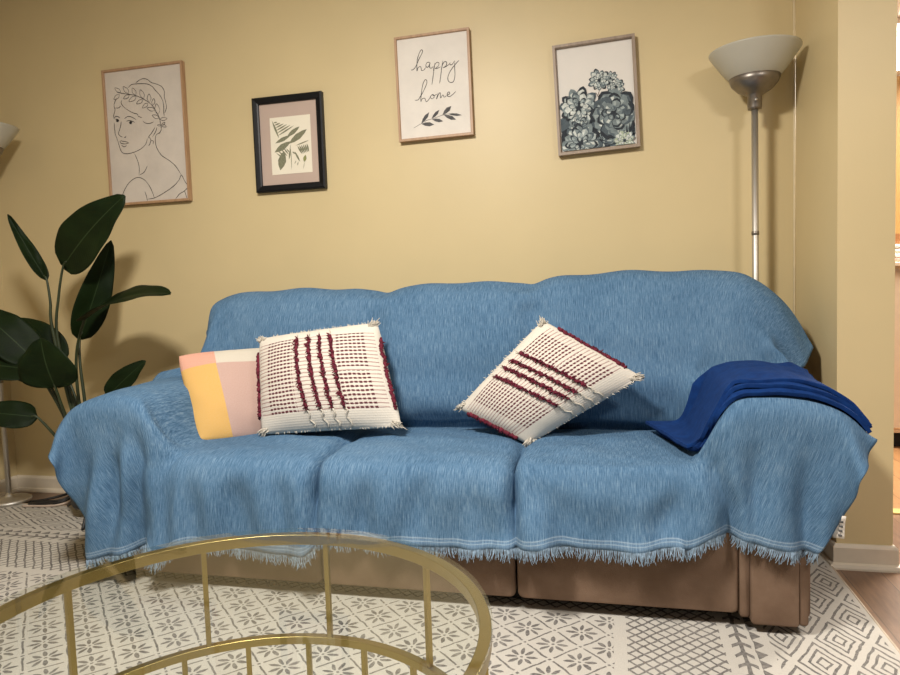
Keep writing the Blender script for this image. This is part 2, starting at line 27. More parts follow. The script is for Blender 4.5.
3,-8,-3,-1,1,0,1,2,0,1,0,-2,1,2,2,1,0,0,0,0,0,0,0,0,1,0,-1,0,1,0,-1,0,0,0,0,0,1,-1,1,-1,0,1,-1,1,-1,0,0,0,1,-1,1,0,-1,0,1,-1,0,-1,1,0,0,0,0,0,0,0,0,0,0,0,0,0,0,0,0,0,0,-1,1,0,0,0,0,0,-1,0,0,0,1,-1,0,1,0,0,1,-1,0,0,0,0,0,0,0,0,0,0,0,0,0,0,-1,0,-2,0,-1,-2,0,0,-1,0,-1,0,-1,0,1,1,0,-1,0,1,-1,1,-1,0,0,-1,0,0,0,0,-1,-1,
-16,9,2,1,0,2,0,-1,1,0,2,0,-1,1,2,-2,1,-1,0,1,0,-1,0,1,-1,0,1,0,-1,0,1,0,0,0,0,0,-1,1,-1,1,0,-1,1,-1,1,-1,1,-1,0,0,0,0,0,0,0,0,0,1,-1,0,0,1,-1,1,-1,1,-1,1,-1,1,-1,1,-1,1,-1,1,-1,1,-1,0,1,-1,1,-1,1,0,-1,1,-1,0,0,0,0,0,0,0,0,0,0,0,0,0,0,0,0,0,0,0,-1,1,0,-2,0,-3,-1,0,-2,0,0,-1,-1,-1,0,1,2,2,-1,0,1,-1,1,-1,1,0,-1,0,0,-1,-1,-1,0,0,
2,1,2,1,0,-1,0,0,-1,0,-2,-1,1,0,-1,0,0,0,0,0,-1,1,0,0,0,0,0,-1,1,0,0,-1,0,0,0,0,1,-1,1,-1,0,1,-1,1,-1,1,-1,1,-1,1,-1,0,0,1,-1,1,0,-1,0,0,0,0,0,0,1,-1,1,-1,1,-1,1,-1,1,-1,1,-1,1,0,0,0,-1,1,-1,1,-1,1,0,-1,0,0,1,-1,0,0,0,0,0,0,0,0,0,1,-1,0,0,0,0,0,0,0,-1,0,-2,-1,-2,-2,0,-2,-1,-1,0,-1,-1,0,1,1,0,0,0,1,0,0,0,0,1,0,0,0,0,0,0,-1,
9,-2,1,-2,0,-1,-1,0,-1,-1,0,1,-2,-1,0,2,-1,1,-1,0,0,0,0,0,0,0,0,0,0,0,-1,1,0,0,0,0,-1,1,-1,1,-1,0,1,-1,1,-1,1,-1,1,-1,1,0,0,-1,1,-1,0,0,0,0,1,-1,1,-1,0,0,0,1,-1,1,-1,1,-1,1,0,0,0,-1,1,-1,1,-1,1,-1,1,-1,0,0,0,0,-1,1,0,0,0,0,0,0,1,-1,0,0,0,0,0,0,0,0,0,0,0,-2,-1,-2,-1,-1,-2,-1,-1,-1,-2,-2,-1,0,0,0,2,1,0,0,1,1,0,1,0,0,0,0,0,1,-1,1,
9,-5,-3,-1,-2,-1,0,-1,1,0,1,0,3,1,1,-1,0,-1,0,0,0,0,0,0,0,0,-1,1,0,-1,1,0,-1,0,0,0,1,-1,1,-1,1,0,-1,1,-1,1,-1,1,-1,1,-1,0,1,0,-1,1,0,0,0,0,-1,1,-1,1,0,0,0,-1,1,-1,1,-1,1,0,-1,1,-1,1,-1,1,-1,1,-1,0,0,0,0,0,0,0,1,-1,1,-1,0,1,-1,0,0,0,0,0,0,0,0,0,0,0,0,0,0,-1,-2,-1,-2,-2,-1,-2,-1,-2,-1,-1,-2,-1,0,2,1,1,0,1,1,1,1,0,0,1,0,0,0,0,0,0,
-9,3,0,0,1,1,2,1,1,0,0,2,2,0,-1,-1,0,0,0,-1,1,-1,0,-1,1,0,0,0,-1,1,0,-1,1,0,0,0,-1,1,-1,1,-1,0,1,-1,1,-1,1,-1,1,-1,1,0,-1,0,1,-1,0,0,1,0,0,0,0,0,-1,1,-1,1,-1,1,0,0,0,-1,1,-1,1,-1,1,-1,1,-1,0,1,-1,1,0,0,0,0,0,0,-1,1,-1,0,1,-1,0,1,-1,0,0,0,0,0,0,0,0,0,-1,-1,-1,-2,-1,-1,-2,-2,-1,-1,-2,-2,-2,-1,-1,1,1,1,1,1,1,0,1,1,1,0,0,1,0,0,1,-1,
-9,4,2,3,1,2,1,1,-1,0,-1,5,-1,-2,-2,0,0,-1,0,0,-1,0,0,1,-1,0,0,-1,1,-1,0,1,0,0,0,-1,1,-1,1,0,0,0,-1,1,-1,1,-1,1,-1,1,-1,1,0,0,-1,0,1,0,-1,0,1,-1,1,-1,1,-1,1,-1,1,0,-1,1,-1,1,-1,1,0,0,0,0,0,0,1,-1,0,0,0,0,0,0,-1,0,1,-1,1,0,-1,1,-1,0,0,0,1,-1,0,0,0,-1,1,0,0,-1,-2,-1,-1,-2,-2,-1,-1,-2,-2,-1,-1,-2,-1,-2,1,0,3,1,0,2,1,1,0,1,1,0,0,0,-1,1,
3,0,1,1,1,1,-2,-1,0,-1,0,4,-1,-3,0,0,-1,0,-1,0,0,1,0,-1,0,-1,1,0,0,0,0,-1,0,0,0,1,-1,1,0,-1,1,-1,1,-1,1,-1,1,-1,1,-1,1,-1,0,1,0,0,-1,0,1,0,-1,1,-1,1,-1,1,0,0,0,-1,1,-1,1,0,0,0,-1,1,-1,1,0,0,0,0,0,-1,0,1,0,0,-1,1,-1,1,-1,0,0,0,1,-1,1,-1,0,0,0,0,0,0,0,-1,0,0,-1,-1,-2,-1,-1,-1,-3,-1,-1,-2,-1,-2,-2,-1,-1,0,1,2,2,0,1,1,1,0,1,0,1,-1,1,-1,
7,-1,1,-1,1,-2,-1,-1,-1,1,2,1,-3,-1,1,0,-2,0,1,0,0,-1,0,0,0,0,0,0,-1,1,-1,1,0,0,0,-1,1,-1,0,1,-1,1,-1,1,-1,1,-1,1,-1,1,-1,1,0,-1,0,1,0,0,-1,1,0,-1,1,0,0,0,-1,1,-1,1,0,0,0,-1,1,-1,1,0,0,0,-1,1,-1,0,1,0,0,-1,0,0,1,-1,1,-1,1,-1,1,-1,0,1,-1,1,-1,1,-1,1,-1,0,0,0,0,-1,-1,-1,-1,-1,-1,-2,-1,-1,-2,-1,-2,-1,0,-2,-3,-1,0,2,2,2,1,0,2,0,0,1,0,0,0,0,
6,1,-1,0,-1,-1,-1,0,0,1,6,-4,-3,1,-1,0,0,0,0,-1,0,0,0,-1,-1,0,0,0,1,-1,1,-1,0,0,0,1,-1,1,-1,0,1,-1,1,-1,1,-1,1,-1,1,-1,1,-1,0,1,0,-1,1,0,0,0,0,0,0,-1,1,0,0,0,0,0,-1,1,0,0,0,0,0,-1,1,0,0,0,0,0,-1,1,0,0,0,-1,1,0,-1,1,-1,1,-1,1,-1,0,0,0,1,-1,1,-1,0,0,0,0,0,-1,-1,0,-1,-1,-2,0,-2,-1,-1,-1,-1,-1,-1,-1,-1,-2,-1,1,2,1,1,1,0,1,0,0,0,0,-1,0,
8,-2,0,-1,-2,0,1,0,1,2,2,-1,-2,-2,0,-1,0,0,0,0,0,-1,-1,-1,0,0,0,0,0,1,-1,1,0,0,0,-1,1,-1,1,-1,0,1,-1,1,-1,1,-1,1,-1,1,-1,1,0,-1,1,0,-1,1,0,-1,1,0,0,0,0,-1,1,0,0,0,0,0,-1,1,0,0,0,0,0,-1,1,-1,1,0,0,-1,1,-1,0,1,-1,0,1,-1,1,-1,1,-1,1,-1,1,-1,0,1,-1,0,1,0,-1,0,0,-1,0,-2,0,-1,0,-2,0,-2,-1,-1,-1,-1,0,0,-1,-1,-3,-1,1,3,0,2,0,1,0,0,0,0,0,-1,
5,-1,-1,0,1,0,0,0,0,7,-3,-3,-1,-1,1,-1,0,1,0,0,-2,0,1,0,-1,0,-1,1,-1,-1,1,-1,0,0,0,1,-1,1,-1,1,-1,0,0,0,1,-1,1,-1,1,-1,1,-1,1,0,-1,1,0,-1,1,0,0,0,0,0,0,0,0,-1,1,-1,1,0,0,0,-1,1,0,0,0,0,0,0,-1,1,0,0,-1,1,0,0,0,0,-1,0,0,1,-1,1,-1,1,-1,1,-1,0,1,0,-1,0,0,0,0,-1,-1,1,-2,0,-1,-1,-1,-1,0,-1,-1,-1,-1,0,1,-1,-2,-2,1,1,2,-1,1,0,1,-1,0,-1,0,-1,
1,0,1,0,0,1,0,1,4,-2,-3,-2,0,3,-1,-1,1,0,0,1,0,-1,-2,1,0,-1,0,-1,0,1,-1,1,0,0,-1,0,1,-1,1,-1,1,-1,1,-1,0,1,-1,1,-1,1,-1,1,-1,0,1,-1,1,0,-1,1,-1,1,-1,1,-1,1,0,0,0,0,0,-1,1,0,0,0,-1,1,0,0,0,0,0,0,0,0,0,0,0,-1,0,0,0,1,0,-1,1,-1,1,-1,1,-1,1,-1,0,1,0,0,0,0,-1,0,-1,-1,1,-1,-1,-1,-1,0,-1,-1,0,-1,-1,0,0,-1,-1,-3,-1,1,2,2,0,0,0,0,-1,0,-1,0,
-2,2,-1,1,0,1,1,0,2,-1,-4,-1,2,2,0,1,0,1,0,0,1,-1,-1,-1,0,-2,-1,1,0,-1,1,0,0,0,1,0,-1,1,-1,1,-1,1,-1,1,-1,0,1,-1,1,-1,1,-1,1,0,-1,1,-1,1,0,0,0,0,0,0,0,0,-1,1,-1,1,0,0,0,-1,1,0,0,0,-1,1,0,0,0,0,0,-1,0,0,0,1,0,0,0,-1,0,1,-1,1,-1,1,-1,1,-1,1,-1,0,1,0,0,0,-1,0,0,-1,-1,0,0,-1,-1,-1,-1,0,0,0,-1,-1,0,1,-1,-1,-2,1,0,0,0,0,-1,0,0,-1,0,0,
-3,0,1,0,1,-1,1,0,0,0,-1,0,2,1,0,1,2,-1,0,1,1,0,0,-2,-2,-3,1,-1,1,1,0,0,0,0,0,0,0,0,0,0,1,-1,1,-1,1,-1,0,1,-1,1,-1,1,-1,1,0,0,0,-1,1,-1,1,-1,1,-1,1,0,0,0,0,0,-1,1,0,0,0,-1,1,0,0,0,-1,1,0,-1,0,1,0,1,-1,0,-1,0,0,1,0,-1,1,-1,1,-1,1,-1,1,-1,1,-1,0,0,1,-1,1,0,0,0,-1,-1,-1,0,0,-2,0,0,-1,-1,0,0,-1,0,0,-2,-1,-1,0,-1,0,-1,-1,0,-1,0,-1,0,
-5,0,1,0,0,1,-1,0,-6,4,3,1,3,1,0,1,0,0,0,-1,0,2,-1,-3,-2,2,-1,1,0,0,0,0,0,0,0,0,0,0,1,-1,0,0,0,1,-1,1,-1,0,1,-1,1,-1,1,-1,1,-1,1,0,0,0,0,0,0,0,0,-1,1,-1,1,0,0,0,-1,1,0,0,0,-1,1,-1,1,-1,1,0,0,0,0,0,0,-1,0,1,0,-1,0,1,-1,1,-1,1,-1,1,-1,1,-1,1,-1,1,-1,1,-1,0,1,-1,0,0,-1,0,-2,1,-1,-1,0,0,0,-1,0,-2,-1,0,-3,-2,-1,0,-1,-1,-2,-2,-1,0,0,0,
-6,1,0,0,1,0,1,0,-1,-7,5,5,2,0,1,0,0,-1,-1,-1,-1,0,-1,0,2,2,0,-1,0,0,0,0,0,0,0,0,1,-1,0,1,-1,1,-1,0,1,-1,1,-1,0,1,-1,1,-1,1,-1,1,-1,1,-1,1,-1,1,-1,1,0,0,0,0,0,-1,1,0,0,0,-1,1,0,0,0,0,0,0,-1,0,1,0,0,-1,0,0,1,-1,0,1,0,-1,1,-1,1,-1,1,-1,1,-1,1,-1,1,-1,1,-1,0,0,0,1,0,-1,0,-1,0,-1,-1,0,0,0,0,0,-1,1,-1,-4,-2,-3,0,-1,0,-2,-3,-3,-2,0,1,-4,
-5,0,-1,0,-1,0,1,1,0,-4,0,6,1,0,0,-1,-3,0,0,1,0,0,0,3,1,1,1,-1,0,-1,0,0,1,0,0,0,0,1,-1,0,1,-1,1,0,-1,1,0,0,0,-1,1,-1,1,-1,1,-1,1,-1,1,-1,1,0,0,0,-1,1,-1,1,0,0,0,-1,1,0,0,0,-1,1,0,0,0,0,0,0,0,0,0,-1,0,0,0,1,0,-1,0,1,-1,1,-1,1,-1,1,-1,1,-1,1,-1,1,-1,1,0,0,-1,0,0,0,0,0,-1,-1,0,0,0,0,-1,1,0,0,0,0,-2,-2,-3,-1,-2,-1,-2,-4,-2,1,2,7,
-5,-1,0,-1,1,0,1,0,0,1,-4,1,-2,-1,0,1,2,1,1,0,1,0,3,0,-2,0,0,2,0,1,0,0,-1,1,0,0,0,0,1,-1,0,1,-1,0,1,-1,0,1,-1,1,-1,1,0,0,0,0,0,0,0,0,0,-1,1,0,0,0,0,0,-1,1,0,0,0,-1,1,0,0,0,-1,1,-1,1,0,0,0,0,-1,0,0,1,0,-1,0,1,-1,0,1,-1,1,-1,1,-1,1,-1,1,-1,1,-1,1,0,-1,0,0,0,0,0,0,0,0,-1,0,0,-1,1,0,-1,1,0,1,0,0,-3,-3,-3,-1,0,1,0,-1,-1,0,-3,
-164,14,15,18,17,21,31,15,12,12,11,-2,0,0,0,-1,-1,-2,-1,-2,0,1,-1,0,-1,0,2,3,2,1,1,0,0,0,0,0,0,-1,0,1,0,-1,1,0,-1,1,0,-1,1,-1,1,0,-1,1,-1,1,-1,1,-1,1,-1,1,0,-1,1,-1,1,0,0,0,-1,1,0,0,0,-1,1,0,0,0,0,0,0,0,-1,0,0,0,1,-1,0,0,1,-1,1,0,-1,1,-1,1,-1,0,0,0,0,0,0,0,0,0,1,0,0,-1,-1,0,0,1,-1,0,0,0,0,0,0,0,1,0,0,2,-1,-2,-3,-3,-1,1,3,5,3,-1,-1,8,
-25,1,2,1,2,14,24,12,1,-2,-4,-3,-4,-5,-5,-5,-5,-6,-5,-3,0,1,0,-2,2,1,3,5,4,3,0,1,1,-1,0,-1,-1,0,0,0,-1,1,0,-1,1,0,-1,1,0,0,0,-1,1,-1,1,-1,1,-1,1,0,0,0,-1,1,0,0,0,-1,1,0,0,0,0,0,0,0,0,-1,1,-1,1,-1,0,0,0,-1,1,0,0,1,0,0,0,0,0,-1,1,-1,1,-1,1,0,-1,1,-1,1,-1,1,-1,0,1,0,0,-1,-1,0,0,-2,2,1,0,-1,1,-1,1,0,0,1,1,0,0,-1,-3,0,-1,1,4,5,4,1,-6,-20,
-32,5,2,1,-1,-12,-21,-8,2,3,1,4,4,5,6,6,5,7,5,6,0,-2,-2,0,-1,1,2,4,6,3,3,1,1,2,-1,-1,-1,0,-1,-1,1,-1,0,0,0,0,0,0,0,0,0,0,0,0,0,0,0,0,0,-1,1,-1,1,0,-1,1,0,0,0,0,0,0,-1,1,0,0,0,0,0,0,-1,0,0,1,-1,1,0,0,-1,0,0,1,-1,1,-1,1,-1,1,-1,1,-1,1,0,0,0,-1,1,-1,0,0,0,1,1,0,-1,-1,-2,-1,2,1,0,0,0,1,-1,1,-1,1,0,1,0,-1,1,0,1,1,2,3,4,2,-2,-4,
-21,-2,0,1,1,-3,-14,0,3,3,-1,2,2,1,2,2,4,2,3,1,1,-1,-1,-1,2,3,4,1,2,3,0,0,2,1,2,1,0,-1,-1,0,-1,0,-1,1,-1,0,0,0,0,0,-1,1,-1,1,-1,1,-1,1,-1,1,-1,1,0,-1,1,0,-1,1,0,-1,1,0,0,0,0,0,0,0,0,0,0,0,0,-1,1,0,0,0,0,0,0,-1,1,-1,1,-1,1,-1,1,-1,1,-1,1,-1,1,0,-1,1,0,0,0,0,1,-1,1,0,0,0,-2,0,0,1,-1,0,1,0,0,-1,1,-1,0,1,0,1,0,1,1,3,2,2,4,8,
-25,1,0,-2,-1,-1,-4,0,3,1,4,0,1,1,1,2,1,2,1,1,-1,0,0,1,4,6,6,3,-2,-3,-2,0,1,1,1,1,1,1,1,-1,-1,0,0,-1,0,0,0,-1,0,0,0,0,0,-1,1,-1,0,0,0,0,1,-1,0,1,0,-1,1,0,0,0,0,0,0,0,0,0,0,1,-1,0,0,0,0,-1,0,0,0,0,1,0,0,0,-1,1,-1,1,-1,1,-1,1,-1,1,0,0,0,0,0,0,0,0,-1,1,-2,-1,0,5,3,-2,-1,-2,0,-1,1,0,-1,0,0,0,-1,0,-1,1,1,0,0,0,2,0,2,3,6,11,
-23,-6,-4,-1,0,0,1,1,-1,-1,2,3,3,3,2,1,2,1,1,0,1,0,0,3,3,6,7,0,-2,-8,0,2,1,1,0,0,1,1,0,2,2,0,0,0,0,-1,0,0,-1,0,0,-1,-1,1,-1,0,1,-1,1,-1,0,1,0,-1,0,1,0,0,-1,1,0,0,0,0,0,1,-1,0,1,0,-1,-1,0,0,-1,0,0,1,0,0,0,1,0,-1,1,-1,1,-1,1,0,0,0,-1,1,-1,1,0,0,0,-1,1,-1,-2,-1,-1,4,3,2,-2,0,-1,0,-1,0,1,-1,0,0,1,1,1,1,2,1,-1,-1,-2,0,0,2,5,8,
-22,-9,-4,1,1,1,0,-1,0,1,0,3,3,3,1,2,0,2,1,0,1,1,3,1,1,5,7,-1,-6,-5,1,2,1,2,0,0,1,0,1,0,0,0,0,2,1,3,0,-1,-1,1,0,-1,-1,-1,0,0,0,0,0,0,0,0,0,1,-1,0,0,0,1,0,0,-1,1,0,0,0,1,-1,0,0,0,0,-1,0,0,-1,1,0,0,0,1,-1,0,0,0,0,0,1,-1,0,1,0,0,0,0,0,0,0,0,1,-1,-1,-3,0,-3,5,3,2,0,0,0,0,-1,0,0,0,1,0,1,1,2,0,1,1,0,-1,-1,-1,0,1,2,2,
-24,-2,-3,0,1,-1,1,-3,2,1,3,0,2,1,2,0,2,0,2,1,1,1,1,2,1,4,3,-5,-6,3,1,2,2,0,0,0,0,0,-1,-2,-3,-1,-3,-1,0,6,5,0,-2,4,6,0,-2,-1,-1,0,0,1,-1,0,0,0,0,0,1,0,0,0,0,0,0,1,0,0,0,0,0,0,0,0,0,-1,-1,0,0,1,-1,0,1,0,-1,0,0,1,0,0,0,0,1,0,0,-1,1,0,0,0,0,-1,1,0,1,1,1,-6,-2,2,3,2,2,0,0,0,0,0,0,1,0,1,0,1,0,1,0,0,2,0,0,-1,-2,1,2,-1,
-18,-1,-5,-3,0,0,0,2,0,2,1,1,0,1,1,1,1,1,1,2,1,1,2,1,2,3,3,-7,-8,3,0,2,4,2,-1,1,1,-3,-6,-6,-4,-2,-3,-4,-2,4,12,3,0,3,8,2,-2,-1,0,1,1,0,0,1,2,-1,0,0,1,0,1,0,0,0,1,-2,-1,-1,1,0,0,1,0,1,0,-1,-1,0,0,0,0,-1,-1,0,1,0,0,0,1,0,0,0,0,0,0,1,0,0,1,-1,-1,0,-1,1,0,2,3,-8,-2,3,3,3,1,0,1,-1,1,0,0,1,0,1,1,0,0,0,0,1,2,2,1,-2,-2,-2,1,3,
-10,-3,-4,-6,-2,1,-1,3,2,2,2,-1,-1,1,0,1,1,1,1,1,1,2,1,2,2,5,5,-5,-9,-1,-1,-1,2,2,0,1,1,-3,-5,-3,0,7,3,-1,-3,-6,2,1,2,-1,0,0,1,3,3,1,0,-1,-2,6,4,-2,-2,0,-1,1,0,2,0,2,4,-1,-6,-1,-1,1,0,-1,1,2,5,3,2,-1,-7,-3,-2,-3,-3,4,6,-1,-1,0,-1,1,-1,0,1,0,0,0,2,-1,1,1,-2,-3,0,0,1,3,4,-4,-4,0,3,4,0,1,-1,2,-1,0,1,0,1,1,0,1,2,-1,-2,2,2,2,2,1,-7,-2,2,3,
-2,-6,-3,-4,-3,-2,2,2,1,2,1,-1,-1,0,1,1,0,2,0,1,1,0,2,3,3,2,-4,-4,1,4,1,-2,-6,0,3,-1,-2,4,16,13,5,-1,2,0,-2,-10,-11,0,6,-6,-13,-2,5,1,-1,-3,-2,-2,-4,6,7,0,-2,-4,-4,-2,1,4,3,4,5,1,-2,-3,-4,-2,1,1,-1,6,8,7,3,-6,-10,-8,-7,-3,-2,7,12,3,-2,-6,1,5,0,-1,-2,-4,1,2,3,-2,-1,2,1,-3,-3,1,1,1,2,-1,-2,-3,5,3,2,0,0,-1,2,0,1,0,1,0,1,1,-1,0,1,1,1,3,1,-2,-1,-2,0,1,
0,-3,-1,-4,-5,1,2,0,0,1,2,0,-1,0,0,1,0,0,0,1,0,2,1,2,1,0,-2,0,0,-2,-2,-4,-7,1,6,1,-2,7,18,18,7,-3,-1,-5,-9,-12,-7,7,10,-4,-11,-3,2,0,-5,-1,3,5,-1,-6,-5,4,2,-5,-5,-2,-1,-1,0,1,-4,4,7,2,-2,0,1,-3,-3,-2,-6,0,1,2,8,6,2,2,2,-2,-6,0,-1,1,1,6,3,-2,-5,-6,-1,2,2,-5,-3,5,5,1,-2,-1,2,-1,-2,2,3,-1,5,2,1,0,0,1,-1,1,1,1,0,1,0,0,1,-1,1,1,1,0,-1,-1,2,1,-2,1,
-2,0,3,0,-4,0,0,-2,1,0,1,1,-1,0,0,0,0,0,1,0,0,0,1,1,0,-1,-4,3,1,3,6,-1,-4,-5,-3,-1,0,-4,-9,-2,3,2,4,9,6,1,-8,-4,-3,1,0,-3,-1,4,4,2,-1,2,7,-7,-12,-1,5,5,5,2,1,-5,-3,-3,-7,-1,0,2,2,0,-1,2,3,-1,-6,-6,-3,2,12,8,8,4,6,-8,-18,-4,6,5,-4,-9,-1,2,5,7,-1,-4,-2,4,-1,-5,3,5,2,-2,1,-1,0,1,1,1,4,3,0,1,0,0,1,1,-1,1,1,0,1,1,-2,1,2,0,0,0,-3,-2,4,3,-1,-1,
-2,1,0,0,0,1,-1,0,0,0,0,1,0,-1,1,-1,1,0,-1,0,0,-1,2,-1,1,-3,-2,6,0,-2,1,4,6,-1,-3,0,-1,-6,-16,-13,-4,-1,2,6,9,9,2,-5,-4,4,6,2,-1,-1,2,2,0,-1,5,-7,-11,-1,3,3,3,3,1,-1,0,-2,-1,-3,-2,-2,1,-1,-3,5,5,3,-1,-4,-6,1,6,9,5,3,4,-6,-16,-8,2,5,-4,-6,0,4,3,3,0,0,0,3,-4,-2,5,5,0,-4,3,2,-1,0,4,0,2,2,1,0,1,-1,1,1,1,1,0,1,0,-1,0,0,2,-1,2,-2,-4,2,5,2,-2,-7,
-1,2,-2,-1,2,-1,0,0,0,0,0,1,0,1,-1,0,0,0,0,0,-1,1,0,1,-2,-1,-3,5,1,-2,0,2,4,1,-1,-1,0,1,-1,-6,-4,-1,-4,-3,2,6,6,0,-5,0,4,4,1,-4,0,-1,-2,-3,-2,4,7,-1,-3,1,3,0,-1,0,-2,-1,1,2,1,2,2,1,-1,-2,-4,-4,1,5,5,1,-3,-6,-6,-6,-4,6,12,4,-4,-2,3,2,1,-2,-2,-3,1,3,-2,2,3,-3,-5,1,3,1,-5,-1,1,0,2,2,1,0,1,1,0,0,0,1,1,0,1,0,1,-1,-1,3,0,2,-2,-4,-1,4,4,-1,-1,-7,
-1,1,0,0,1,-1,-1,0,0,0,1,0,1,-1,0,0,0,0,0,0,-1,1,0,0,0,-1,-1,1,2,1,-1,1,0,1,0,0,0,2,1,-1,-1,0,-1,-2,-2,1,1,0,-1,-1,1,1,0,0,-2,0,1,-1,-2,3,6,1,-2,0,-2,-1,-2,1,1,-1,1,0,2,1,1,1,1,-1,-2,-3,0,0,2,2,-4,-5,-3,0,-5,-1,7,6,2,-2,2,2,-1,-1,-1,2,0,-3,-3,0,3,2,-4,-4,1,3,-2,-2,2,1,1,4,-1,0,1,0,1,0,1,0,1,0,1,0,0,0,0,1,1,0,-3,-2,3,4,-1,0,-1,-7,
-1,2,0,0,1,-2,-2,1,0,0,0,1,0,0,0,0,0,0,0,0,1,-1,1,1,-1,0,2,-2,1,0,1,-1,1,0,-1,0,1,1,2,0,-1,-1,0,-1,0,-1,-1,0,-1,0,0,1,-1,0,1,0,-1,0,0,0,2,1,-1,-1,0,-1,0,0,1,0,0,-1,1,0,0,0,2,-2,1,-1,1,-1,-1,1,-1,-2,0,1,0,-1,2,1,-1,-1,1,0,-1,0,1,0,0,-1,-1,-1,1,1,-1,-2,0,1,0,1,-1,1,3,3,-1,-1,0,1,0,0,1,0,0,1,0,0,0,0,0,1,0,0,-3,1,4,1,0,-1,-5,0,
-1,2,0,1,-1,0,-1,-1,0,0,0,1,0,1,-1,0,0,0,0,0,0,1,1,-1,-1,2,1,-3,1,2,0,0,0,-1,1,0,1,0,0,1,0,1,-1,-2,-1,0,0,0,-1,0,-1,0,1,0,1,0,-1,0,-1,1,0,-1,0,1,0,0,0,-1,0,0,0,1,0,0,-1,0,0,1,-1,0,0,0,0,0,0,0,0,-1,1,0,1,-1,0,0,-1,0,0,0,-1,1,-1,1,0,-1,1,-1,-1,1,0,0,0,0,-1,1,3,4,-2,-2,1,0,0,0,0,1,0,0,0,1,-1,-1,2,0,0,-2,-1,3,3,1,-2,-1,-4,0,
-1,1,0,0,0,-1,1,-1,0,0,0,0,2,-1,0,0,0,0,0,0,1,1,-1,-3,0,1,2,-1,2,1,-1,1,0,0,0,0,-1,1,0,0,1,0,1,0,-1,-2,-1,0,1,-1,1,-1,0,0,2,-1,-2,0,1,-1,0,1,0,-1,0,0,0,1,0,-1,0,0,0,0,1,0,-1,0,1,0,-1,0,1,-1,0,1,1,-3,0,1,0,0,0,-1,1,-1,0,0,0,-1,1,-1,1,0,-1,0,0,0,-1,0,1,0,-2,2,2,3,0,-2,-1,1,0,0,0,0,0,0,0,0,0,-1,1,1,0,-2,1,3,1,-1,-1,0,-2,-1,
-3,2,2,0,-2,0,0,1,-1,0,0,1,0,0,0,0,0,0,0,0,1,0,-1,-2,-1,1,3,-1,2,1,0,0,-1,0,0,0,1,-1,1,0,0,1,1,1,0,-2,-2,-1,0,1,-1,1,-1,1,1,-2,-1,0,0,1,-1,0,0,1,-1,0,0,0,0,1,0,0,-1,0,0,0,1,-1,0,0,1,-1,0,0,1,0,0,-2,1,0,-1,1,-1,0,0,1,-1,0,0,0,0,0,0,-1,0,0,0,-1,0,1,-1,0,0,1,2,0,1,0,0,-1,0,0,0,0,0,1,0,0,0,-1,0,0,0,-1,3,1,1,-1,0,-1,-1,-2,
-4,2,2,0,0,-1,0,0,0,0,0,0,1,1,-1,0,0,0,0,1,-1,0,1,1,-1,-2,3,0,1,0,1,-1,0,0,-1,0,0,0,0,0,1,-1,1,1,1,0,-1,-2,0,-1,1,-1,1,2,2,-4,-3,1,0,0,0,0,0,0,1,0,0,-1,0,0,0,0,1,0,0,0,-1,1,0,0,-1,1,0,0,0,2,-3,-1,0,1,0,-1,0,1,-1,0,0,0,0,0,0,0,-1,0,0,-1,0,0,1,-1,1,-1,-1,2,1,-1,1,2,-1,-1,1,0,0,0,0,0,0,0,0,0,0,0,0,2,1,0,-1,0,0,0,-2,0,
-6,3,2,0,1,0,-1,0,0,0,0,0,1,0,1,0,-1,0,0,-1,1,1,1,3,5,1,-4,-3,1,0,-2,0,-1,0,0,0,0,0,0,0,0,0,0,0,2,2,-1,-1,-3,1,-1,1,0,1,2,-4,-5,2,2,0,0,0,0,0,0,0,0,1,0,0,0,0,-1,0,0,0,1,0,0,-1,1,0,0,0,1,2,-3,-4,3,0,-1,0,1,-1,0,0,0,-1,1,0,0,0,-1,-1,-1,1,0,1,-1,1,-1,0,-1,3,1,-3,1,1,0,0,-1,2,0,0,0,0,0,0,0,0,0,0,0,3,-1,1,0,-1,-1,0,-1,0,
-11,3,5,3,-1,0,0,0,0,0,0,1,1,0,1,0,0,-1,1,0,0,1,0,3,8,3,-10,-3,2,-1,-1,-2,0,0,0,0,0,0,0,0,0,0,0,0,0,1,3,-1,-1,-3,0,0,1,1,1,-5,-3,2,1,1,1,-1,0,0,0,0,0,0,0,0,0,0,1,0,0,0,-1,0,0,1,0,-1,0,1,1,1,-3,-2,2,-1,1,-1,-1,1,0,0,0,0,0,0,-1,-1,0,0,0,0,0,0,0,0,0,-1,0,4,1,-2,0,1,0,1,0,0,0,-1,0,0,0,0,0,0,0,1,1,0,0,0,0,0,0,-2,1,-1,
-19,6,5,5,2,0,1,-1,1,0,0,0,1,1,0,1,0,1,-1,0,1,1,1,2,3,1,-6,0,1,-2,-2,-1,0,0,0,0,0,0,0,0,-1,1,-1,1,-1,1,1,2,0,-2,-1,-1,1,1,-1,-2,-3,2,1,0,0,1,0,0,0,-1,0,0,0,0,0,0,0,0,0,0,1,0,0,-1,0,1,0,0,0,0,-1,-1,2,-1,-1,0,0,0,0,-1,1,0,0,0,-1,-1,-1,0,1,0,1,-1,1,-1,0,0,0,2,1,-1,0,1,1,0,0,0,-1,0,0,0,0,0,0,1,0,0,0,0,2,0,0,-1,0,-1,-1,0,
